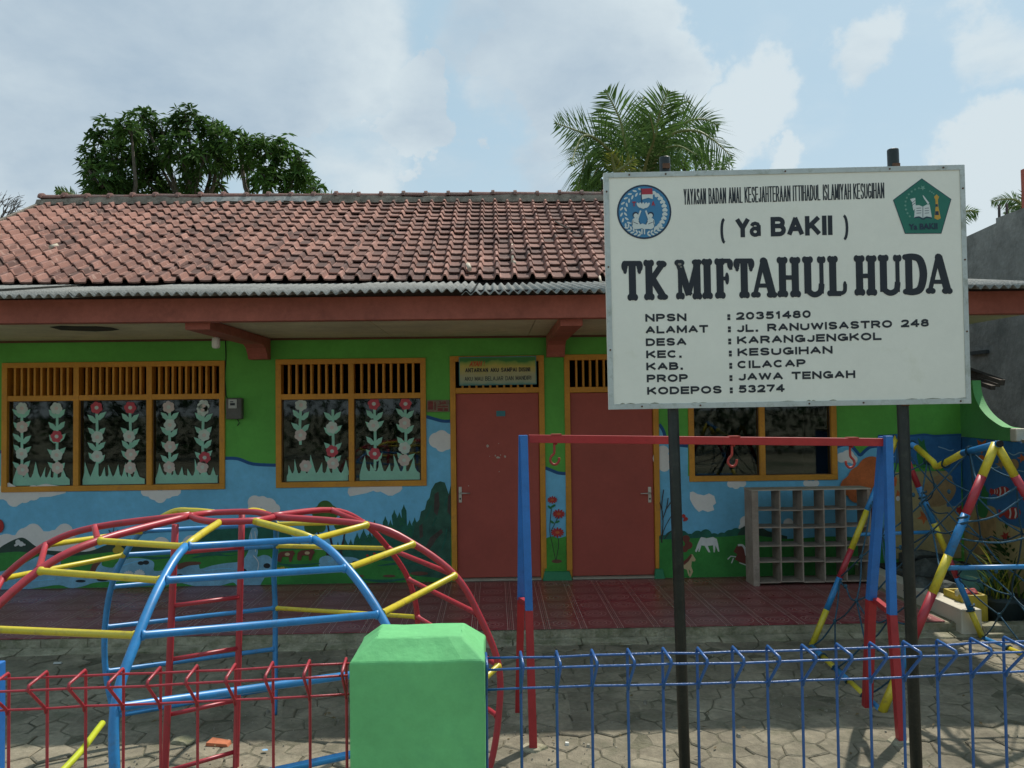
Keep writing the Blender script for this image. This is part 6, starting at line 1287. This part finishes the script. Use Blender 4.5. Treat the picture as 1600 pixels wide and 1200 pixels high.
pipe('rung', [P(160,1130,Y=3.55), P(150,1143,Y=3.47), P(128,1172,Y=3.3), P(98,1204,Y=3.15), P(60,1240,Y=3.0)], .0135, mat('dome_lime', (.50,.55,.03), .4, .12, 8))
# inner ladder
LP = {'l': (P(274,819,Y=4.25), P(258,1200,Y=4.22)), 'r': (P(378,801,Y=4.44), P(368.5,1200,Y=4.40))}
for s in 'lr':
    a, b = LP[s]; e = b+(b-a)*(b.z/(a.z-b.z)); pipe('ladder_rail', [a, b, e], .018 if s == 'l' else .0175, CR)
for (xa, ya, xb, yb) in ((272,864,378,855),(271,946.5,373,933),(268,1030.5,371,1013),(263,1117,370,1094),(261,1205,369,1174)): pipe('ladder_rung', [P(xa, ya, Y=4.24), P(xb, yb, Y=4.41)], .0115, CR)

# ================================================================ swing frame without its swings
SB = MATS['swing_blue']; SR = mat('swing_red', (.40,.03,.035), .4, .15, 9, dirt=(.22,.02,.02), dirt_amt=.2, dirt_scale=20)
sf = thing('swing_frame', 'blue and red square tube swing frame with empty hooks on its top bar', 'swing frame', (1.3, 4.75, 0))
def sqtube(name, pts, w, mats, mi=None, par=sf):
    mb = MB(); mb.tube(pts, w/2*1.414, 4, mats=mi or [0]*(len(pts)-1), twist=math.pi/4); return mb.build(name, mats, par, bevel=.002)
def leg(xt, yt, xm, ym, xb, yb, Yt, Yb, w):
    a = P(xt, yt, Y=Yt); b = P(xb, yb, Y=Yb); b = P(xb, yb, Z=0); t = .5
    m = near_ray(xm, ym, a.lerp(b, (a.z-P(xm, ym, Y=(Yt+Yb)/2).z)/a.z)); b2 = b-Vector((0,0,.02))
    mb = MB()
    for p0, p1, mi in ((a, m, 0), (m, b2, 1)):
        d = (p1-p0).normalized(); h = w/2; c = [(-h,-h),(h,-h),(h,h),(-h,h)]
        mb.add([p0+Vector((x, y, 0)) for x, y in c]+[p1+Vector((x, y, 0)) for x, y in c], [(0,1,5,4),(1,2,6,5),(2,3,7,6),(3,0,4,7),(0,3,2,1),(4,5,6,7)], mi)
    mb.build('leg', [SB, SR], sf, bevel=.002); return a, m, b
L1 = leg(818.5,680,826.5,953,833.5,1175,4.74,4.5,.044); L2 = leg(816,680,814,936,810,1119,4.80,5.02,.044)
R1 = leg(1387,681,1393.5,960,1409,1164,4.74,4.52,.044); R2 = leg(1381,682,1361,937,1354.5,1110,4.80,5.06,.050)
a = P(826,685.5,Y=4.77); b = P(1383,691,Y=4.77); h = .0235
mb = MB(); mb.add([a+Vector((0,y,z)) for y, z in ((-h,-h),(h,-h),(h,h),(-h,h))]+[b+Vector((0,y,z)) for y, z in ((-h,-h),(h,-h),(h,h),(-h,h))], [(0,1,2,3),(7,6,5,4),(0,4,5,1),(1,5,6,2),(2,6,7,3),(3,7,4,0)]); mb.build('top_bar', SR, sf, bevel=.002)
sqtube('cross_bar', [L1[1]+Vector((-.006,.02,.03)), L2[1]+Vector((0,-.02,.0))], .034, [SR]); sqtube('cross_bar', [R1[1]+Vector((-.012,.02,.02)), R2[1]+Vector((0.02,-.02,.0))], .034, [SR])
HK = mat('hook_red', (.38,.05,.04), .5, .3, 15, dirt=(.22,.09,.05), dirt_amt=.3, dirt_scale=40)
for x, y, s in ((866,687,-1),(1143.5,690,-1),(1328,692,1)):
    t = P(x, y+5, Y=4.77); k = 4.77/FPX; pts = [(0,0),(0,-12),(s*1.0,-17),(s*5.5,-22),(s*6.5,-28),(s*3,-33),(-s*2.5,-33.5),(-s*6.5,-29),(-s*7.3,-23)]
    mb = MB(); mb.tube(smooth([(t.x+u*k, t.y, t.z+v*k) for u, v in pts], 4), [.0075]*28+[.006]*(33-28), 8) if False else mb.tube(smooth([(t.x+u*k, t.y, t.z+v*k) for u, v in pts], 4), .0075, 8); mb.build('hook', HK, sf)
    tb = P(x+3, y-8, Y=4.77); mb = MB(); mb.box((tb.x-.030, 4.74, tb.z-.004), (tb.x+.030, 4.80, tb.z+.004)); mb.tube([tb+Vector((0,0,0)), tb+Vector((0,0,-.06))], .007, 6); mb.build('hook_plate', HK, sf)
for f_ in (L1[2], L2[2], R1[2], R2[2]):                  # rough concrete round each foot
    o_ = MB(); rr = random.Random(int(f_.x*100)); n = 9; rr_ = .075
    ring = [(f_.x+math.cos(t)*rr_*rr.uniform(.7,1.35), f_.y+math.sin(t)*rr_*rr.uniform(.6,1.1)) for t in [2*math.pi*q/n for q in range(n)]]
    o_.hexa([(x, y, .0) for x, y in ring], [(f_.x+(x-f_.x)*.8, f_.y+(y-f_.y)*.8, .022+rr.uniform(0,.012)) for x, y in ring]); tag(o_.build('concrete_footing', CONC), 'rough cement lump round the %s foot of the swing frame' % {0:'front left',1:'rear left',2:'front right',3:'rear right'}[[L1[2],L2[2],R1[2],R2[2]].index(f_)], 'footing', 'cement lumps at the swing feet')

# ================================================================ rope net climber
nc = thing('net_climber', 'two striped pipe A-frames joined by a sagging ridge bar and blue rope nets', 'climbing net', (3.2, 5.7, 0))
NB = MATS['dome_blue']; NR_ = MATS['dome_red']; NY = MATS['dome_yellow']; cols = {'b': NB, 'r': NR_, 'y': NY}; CM = [NB, NR_, NY]; ix_ = {'b': 0, 'r': 1, 'y': 2}
A1 = P(1402,682,Y=6.45); A2 = P(1556,693,Y=5.05); F1L = P(1268,1010,Z=.02); F1R = P(1535,997,Z=.02); F2L = P(1378,1113,Z=.02); F2R = Vector((2*A2.x-F2L.x+.02, F2L.y, .02))
def striped(name, a, b, r_, spec):
    """spec: (fraction from the top, colour) ..."""
    mb = MB(); t0_ = 0
    for t1, c_ in spec: mb.tube([a.lerp(b, t0_), a.lerp(b, t1)], r_, 12, mi=ix_[c_]); t0_ = t1
    return mb.build(name, CM, nc)
striped('leg', A1, F1L, .0235, ((.09,'y'),(.25,'r'),(.36,'b'),(.545,'y'),(.68,'r'),(.83,'b'),(1,'y')))
striped('leg', A1, F1R, .0235, ((.08,'y'),(.25,'r'),(.43,'b'),(.58,'y'),(.70,'r'),(.86,'b'),(1,'y')))
striped('leg', A2, F2L, .027, ((.125,'y'),(.27,'r'),(.425,'b'),(.565,'y'),(.735,'r'),(.86,'b'),(1,'y')))
striped('leg', A2, F2R, .027, ((.125,'y'),(.27,'r'),(.425,'b'),(.565,'y'),(.735,'r'),(.86,'b'),(1,'y')))
Vb = P(1462,729,Y=5.95); V1 = P(1432,699,Y=6.2); V2 = P(1505,708,Y=5.45)
mb = MB(); mb.tube([A1, V1], .0235, 12, mi=0); mb.tube([V1, P(1458,722,Y=5.99), Vb, P(1468,728,Y=5.90), V2], .0235, 12, mi=2); mb.tube([V2, A2+Vector((0,-.03,0))], .0235, 12, mi=0); mb.build('ridge_bar', CM, nc)
mb = MB(); e = A2+Vector((0,-.035,0)); mb.tube([e, e+Vector((0,-.012,0))], .022, 12); mb.build('pipe_end', mat('pipe_hole', (.01,.01,.012), .8), nc)
def bottom(a, b):
    mb = MB(); seq = 'bybyb'
    for i, c_ in enumerate(seq): mb.tube([a.lerp(b, i/5), a.lerp(b, (i+1)/5)], .022, 10, mi=ix_[c_])
    return mb.build('base_bar', CM, nc)
bottom(F1L, F2L); bottom(F1R, F2R)
cbn = (A2.lerp(F2L, .472), A2.lerp(F2R, .472)); cbf = (A1.lerp(F1L, .475), A1.lerp(F1R, .475))
for pr in (cbn, cbf): mb = MB(); mb.tube(pr, .0155, 10); mb.build('cross_bar', NB, nc)
ROPE = mat('blue_rope', (.035,.11,.17), .85, .35, 40, dirt=(.16,.24,.28), dirt_amt=.3, dirt_scale=90, bump=.6, bump_scale=150); ROPED = mat('dark_rope', (.03,.07,.10), .85, .3, 40)
ridge = smooth([tuple(A1), tuple(V1), tuple(Vb), tuple(V2), tuple(A2)], 8); ridge = [Vector(p) for p in ridge]
rr = random.Random(31)
def net(fa, fb, side):
    def S(u, v):                                         # u along the frame, v from ridge down to the base bar
        i = u*(len(ridge)-1); k = min(int(i), len(ridge)-2); top_ = ridge[k].lerp(ridge[k+1], i-k); b_ = fa.lerp(fb, u); p = top_.lerp(b_, v)
        belly = math.sin(math.pi*u)*math.sin(math.pi*v)*.10; return p + Vector((-side*belly*-1, 0, -belly*.6))
    nu, nv = 5, 6; G = [[S(min(1, max(0, (i+(rr.uniform(-.22,.22) if 0 < i < nu and 0 < j < nv else 0))/nu)), (j+(rr.uniform(-.2,.2) if 0 < j < nv else 0))/nv) for j in range(nv+1)] for i in range(nu+1)]
    def rope(a, b, sag=.03):
        m_ = (a+b)/2+Vector((rr.uniform(-.012,.012), 0, -sag*rr.uniform(.3,1.2))); mb = MB(); mb.tube(smooth([tuple(a), tuple(m_), tuple(b)], 3), .0058, 6); mb.build('rope', ROPE if rr.random() < .7 else ROPED, nc)
    for i in range(nu):
        for j in range(nv):
            if (i+j) % 2 == 0: rope(G[i][j], G[i+1][j+1])
            else: rope(G[i+1][j], G[i][j+1])
    for j in (2, 4):
        for i in range(nu): rope(G[i][j], G[i+1][j], .04)
    for i in range(1, nu):
        for j in range(1, nv):
            if rr.random() < .6: mb = MB(); p = G[i][j]; mb.tube([p+Vector((0,0,.016)), p, p-Vector((0,0,.016))], [.009,.015,.009], 7); mb.build('knot', ROPE, nc)
    for i in range(1, nu):
        p = G[i][0]; mb = MB(); mb.tube([p+Vector((0.03*math.cos(t), .004*math.sin(t*2), .03*math.sin(t))) for t in [k*math.pi/5 for k in range(11)]], .0065, 6); mb.build('rope_tie', ROPE, nc)
        p = G[i][nv]; mb = MB(); mb.tube([p+Vector((0.028*math.cos(t), .004*math.sin(t*2), .028*math.sin(t))) for t in [k*math.pi/5 for k in range(11)]], .0065, 6); mb.build('rope_tie', ROPED, nc)
net(F1L, F2L, -1); net(F1R, F2R, 1)
for a, b in ((A2.lerp(F2L,.20), A2.lerp(F2R,.16)), (A2.lerp(F2L,.30), A2.lerp(F2R,.20)), (A2.lerp(F2L,.36), A2.lerp(F2R,.34))):
    m_ = (a+b)/2-Vector((0,0,.05)); mb = MB(); mb.tube(smooth([tuple(a), tuple(m_), tuple(b)], 4), .0065, 6); mb.build('rope', ROPE, nc)
for p in (A1.lerp(F1R,.30), A1.lerp(F1R,.86), A2.lerp(F2L,.30)):
    mb = MB(); mb.tube([p+Vector((.03*math.cos(t*2), .03*math.sin(t*2), .012*t-.03)) for t in [k*math.pi/6 for k in range(13)]], .008, 6); mb.build('rope_tie', ROPED, nc)

# ================================================================ planted corner behind the net
ROCK = mat('garden_rock', (.10,.11,.10), .95, .5, 5, dirt=(.045,.055,.05), dirt_amt=.5, dirt_scale=8, bump=1, bump_scale=25)
def rock(p, s, seed, label, m=ROCK, name='rock', cat='rock', group='rocks heaped beside the terrace'):
    r = random.Random(seed); bm = bmesh.new(); bmesh.ops.create_icosphere(bm, subdivisions=2, radius=1)
    off = [Vector((r.gauss(0,1), r.gauss(0,1), r.gauss(0,1))).normalized() for _ in range(7)]
    for v in bm.verts:
        c = v.co.copy()
        for q_ in off:
            d = c.dot(q_)
            if d > .62: v.co -= q_*(d-.62)*.85
        v.co *= r.uniform(.95,1.05)
    for v in bm.verts: v.co = Vector((v.co.x*s[0], v.co.y*s[1], v.co.z*s[2]))
    me = bpy.data.meshes.new(name); bm.to_mesh(me); bm.free(); me.materials.append(m); o = bpy.data.objects.new(name, me); COL.objects.link(o); o.location = p
    return tag(o, label, cat, group)
RK = [((1398,905),8.1,(.16,.15,.16),'mossy rock directly behind the near end of the shoe rack'), ((1452,895),7.9,(.26,.2,.24),'largest rounded dark rock beside the terrace ledge'), ((1495,905),7.8,(.20,.18,.20),'dark rock between the largest rock and the planter'),
      ((1432,915),7.4,(.14,.13,.10),'low flat rock in front of the rock heap'), ((1478,925),7.2,(.17,.15,.11),'jagged dark rock nearest the cream ledge'), ((1440,872),8.2,(.30,.14,.10),'long dark rock at the foot of the painted sand'), ((1525,925),7.5,(.15,.13,.13),'small rock behind the yellow planter'), ((1560,905),7.9,(.22,.18,.22),'grey rock against the blue side wall')]
for k, ((x, y), Y, s, lb_) in enumerate(RK): c = P(x, y, Y=Y); rock(Vector((c.x, Y, max(s[2]*.6, c.z))), s, 80+k, lb_)
mb = MB(); mb.box((TX1+.18, 7.55, -.01), (CX-.02, WY-.004, .24)); tag(mb.build('planting_bed', mat('bed_earth', (.05,.045,.035), .95, .5, 6, dirt=(.10,.09,.07), dirt_amt=.5, bump=1, bump_scale=25)), 'dark earth bed at the foot of the sea mural', 'flower bed')
tr_ = mat('teal_tub', (.10,.26,.22), .6, .2, 9)
c = P(1526,918,Y=7.3); mb = MB(); mb.tube([(c.x,7.3,.10),(c.x,7.3,c.z-.02),(c.x,7.3,c.z+.13)], [.12,.15,.155], 20); tag(mb.build('round_tub', tr_), 'pale teal round tub behind the yellow planter', 'tub')
yp = thing('yellow_planter', 'yellow square planter with red and cream lumps inside it', 'planter', (P(1517,985,Y=6.75).x, 6.85, .0)); YM = mat('planter_yellow', (.50,.37,.04), .6, .25, 7, dirt=(.25,.20,.06), dirt_amt=.35)
xa, xb = P(1500,960,Y=6.75).x, P(1541,960,Y=6.75).x; zt_ = P(1520,929,Y=6.75).z
mb = MB(); w_ = .03
mb.box((xa, 6.72, .0), (xb, 6.72+w_, zt_)); mb.box((xa, 7.0-w_, .0), (xb, 7.0, zt_)); mb.box((xa, 6.72+w_, .0), (xa+w_, 7.0-w_, zt_)); mb.box((xb-w_, 6.72+w_, .0), (xb, 7.0-w_, zt_)); mb.box((xa+w_, 6.72+w_, .0), (xb-w_, 7.0-w_, zt_-.04)); mb.build('planter_box', YM, yp, bevel=.008)
rock(Vector(((xa+xb)/2+.02, 6.80, zt_+.01)), (.06,.05,.05), 95, 'red lump resting in the yellow planter', mat('red_lump', (.35,.04,.04), .7), 'red_stone', 'stone', None)
rock(Vector(((xa+xb)/2-.08, 6.80, zt_)), (.05,.05,.05), 96, 'cream lump resting in the yellow planter', mat('cream_lump', (.5,.45,.28), .7), 'pale_stone', 'stone', None)
pp = thing('potted_plant', 'yellow green strap leaved plant in a wide dark pot by the blue side wall', 'plant', (P(1575,985,Y=6.8).x, 6.85, 0)); cxp = P(1573,960,Y=6.85).x; zr_ = P(1573,934,Y=6.85).z
mb = MB(); mb.tube([(cxp,6.9,.02),(cxp,6.9,.05),(cxp,6.9,zr_-.02),(cxp,6.9,zr_),(cxp,6.9,zr_-.005)], [.13,.145,.21,.22,.19], 22); mb.build('pot', mat('dark_pot', (.03,.045,.045), .6, .3, 9), pp)
SL1 = leafmat('strap_leaf', (.14,.20,.03)); SL2 = leafmat('strap_leaf_yellow', (.42,.40,.06)); SL3 = leafmat('strap_leaf_dark', (.035,.09,.03))
r = random.Random(44)
def strap(base, az, L, lean, m, w=.022):
    d = Vector((math.cos(az), math.sin(az), 0)); pts = []
    for k in range(7): t = k/6; pts.append(base + d*(L*lean*t*t) + Vector((0,0,L*(t-.35*lean*t*t*t))))
    mb = MB(); s = Vector((-d.y, d.x, 0)); vv = []
    for k, p in enumerate(pts): ww = w*(1-.92*(k/6)**2)*(.5+.5*min(1, k/2)); vv += [p-s*ww/2, p+s*ww/2]
    mb.add(vv, [(2*k, 2*k+1, 2*k+3, 2*k+2) for k in range(6)]); return mb.build('leaf', m, pp)
for k in range(46):
    b0_ = Vector((cxp+r.uniform(-.13,.13), 6.9+r.uniform(-.10,.10), zr_-.02)); strap(b0_, r.uniform(0, 6.28), r.uniform(.28,.62) if k < 30 else r.uniform(.15,.3), r.uniform(.3,1.1), SL2 if k % 3 == 0 else (SL1 if k % 3 == 1 else SL3), r.uniform(.014,.026))
gp = thing('shrub', 'low dark leafy shrub growing against the corner of the side wall', 'plant', (P(1590,900,Y=7.4).x, 7.4, 0))
mb = MB(); c = Vector((P(1592,905,Y=7.4).x, 7.4, .42))
for _ in range(420):
    d = Vector((r.gauss(0,1), r.gauss(0,1), r.gauss(0,1))).normalized(); q = c+Vector((d.x*.30, d.y*.2, d.z*.36))*r.random()**.5; leaf_quads(mb, q, d+Vector((0,0,.4)), r.uniform(.06,.12), .03, r)
mb.build('foliage', leafmat('shrub_leaf', (.05,.11,.035)), gp); mb = MB(); mb.tube([(c.x, c.y, 0), (c.x, c.y, .45)], .02, 6); mb.build('stem', BARK, gp)

# ================================================================ litter on the paving
c = P(340,1160,Z=.03); sh = MB(); sh.hexa([c+Vector((-.065,-.02,-.02)), c+Vector((.07,-.03,-.02)), c+Vector((.075,.02,-.02)), c+Vector((-.05,.05,-.02))], [c+Vector((-.06,-.02,.008)), c+Vector((.06,-.03,.0)), c+Vector((.07,.02,.004)), c+Vector((-.045,.05,.012))])
tag(sh.build('broken_tile', mat('shard_orange', (.52,.17,.08), .85, .2, 20), bevel=.003), 'broken orange roof tile shard lying on the paving inside the dome', 'tile shard')
c = P(287,1158,Z=.03); rock(c, (.07,.06,.03), 101, 'flat grey stone lying left of the orange tile shard', MATS['mossy_concrete'], 'loose_stone', 'stone', None)
c = P(886,1162,Z=.028); mb = MB(); mb.hexa([c+Vector((-.012,-.01,-.008)), c+Vector((.012,-.012,-.008)), c+Vector((.012,.012,-.008)), c+Vector((-.01,.014,-.008))], [c+Vector((-.010,-.008,.008)), c+Vector((.010,-.010,.008)), c+Vector((.010,.010,.006)), c+Vector((-.008,.012,.008))]); tag(mb.build('white_pebble', mat('white_pebble', (.75,.74,.68), .8)), 'small white pebble on the sunlit paving below the swing frame', 'pebble')
c = P(90,1035.5,Z=.028); mb = MB(); mb.hexa([c+Vector((-.03,-.012,-.006)), c+Vector((.03,-.01,-.006)), c+Vector((.03,.012,-.006)), c+Vector((-.03,.01,-.006))], [c+Vector((-.026,-.01,.004)), c+Vector((.028,-.008,.004)), c+Vector((.026,.01,.004)), c+Vector((-.028,.008,.004))]); tag(mb.build('paper_scrap', mat('paper_scrap', (.62,.62,.58), .8)), 'white paper scrap on the shaded paving at the left', 'litter')
c = P(414,1172,Z=.03); mb = MB(); n = 9; mb.disc_poly([c+Vector((math.cos(2*math.pi*k/n)*.018*rs.uniform(.6,1.2), math.sin(2*math.pi*k/n)*.014*rs.uniform(.6,1.2), .001)) for k in range(n)]); tag(mb.build('paint_spot', mat('paint_spot_blue', (.22,.42,.62), .7)), 'pale blue paint spot on a paving stone inside the dome', 'paint spot')
CH = mat('concrete_chips', (.34,.31,.25), .95, .5, 20, dirt=(.10,.10,.08), dirt_amt=.5, dirt_scale=30)
mb = MB(); rr = random.Random(9)
for _ in range(520):                                     # crumbs of cement and grit between the stones
    cl = rr.choice(((-1.35,5.05,.35),(.2,4.9,.3),(.3,4.55,.28),(.35,6.3,.5),(2.3,5.0,.35),(-1.9,4.45,.3),(.9,6.35,.6),(-.5,4.5,1.6),(1.8,4.6,1.2)))
    x, y = rr.gauss(cl[0], cl[2]), rr.gauss(cl[1], cl[2]*.45); s = rr.uniform(.002,.008) if rr.random() < .95 else rr.uniform(.008,.02)
    if y > 6.4 or y < 3.3: continue
    q = [Vector((math.cos(t)*s*rr.uniform(.6,1.2), math.sin(t)*s*rr.uniform(.6,1.2), 0)) for t in (0,1.2,2.5,3.8,5)]
    b_ = Vector((x, y, .014)); mb.hexa([b_+v for v in q], [b_+v*.6+Vector((0,0,s*.8+.006)) for v in q])
mb.build('cement_crumbs', CH, kind='stuff')
LV = leafmat('dry_leaf', (.16,.12,.06), .4, .1)
mb = MB()
for _ in range(90):
    x, y = rr.uniform(-2.6,3.3), rr.uniform(4.1,6.4); leaf_quads(mb, Vector((x, y, .03)), Vector((rr.uniform(-1,1), rr.uniform(-1,1), .15)), rr.uniform(.02,.05), .014, rr, .3)
mb.build('fallen_leaves', LV, kind='stuff')
# bits on the roof
RS_ = mat('dry_bamboo', (.55,.47,.36), .9, .2, 20)
def on_roof(x, y, up=.06):
    d = _f + _r*((x-800)/FPX) + _u*((600-y)/FPX); n = Vector((0,-math.sin(SL),math.cos(SL))); p0 = Vector((0,EY,EZ))+n*up; t = (p0-CAM).dot(n)/d.dot(n); return CAM+d*t
for k, (x0,y0,x1,y1,w,lb_) in enumerate(((800,382,801,410,.016,'upper thin bamboo splint lying down the roof tiles'),(802,408,805,412,.018,'short end of the bamboo splint on the roof'),(731,413,734,421,.025,'pale leaf scrap on the roof tiles left of the bamboo splint'),(868,346,898,364,.013,'thin brown stick lying slantwise on the roof near the signboard'),(937,432,939,442,.012,'small white stick at the eave beside the signboard'),(78,387,90,384,.03,'pale leaf scrap on the roof tiles at the left'))):
    mb = MB(); mb.tube([on_roof(x0, y0), on_roof(x1, y1)], w, 5); tag(mb.build('roof_debris', RS_ if k != 3 else WOOD), lb_, 'debris', None)

# ================================================================ unseen leaf hedge added behind the camera to darken the window reflections
mb = MB(); rr = random.Random(77)
for _ in range(9000):
    x = rr.uniform(-24, 24); top_ = 4.0+.8*math.sin(x*.55)+.5*math.sin(x*1.7+1); z = rr.uniform(.2, top_); y = -15+rr.gauss(0, .8)
    leaf_quads(mb, Vector((x, y, z)), Vector((rr.gauss(0,1), rr.gauss(0,1), rr.gauss(0,1))), rr.uniform(.25,.6), .16, rr)
mb.build('reflection_hedge', leafmat('hedge_leaf', (.022,.055,.016), .5, .12), kind='stuff')
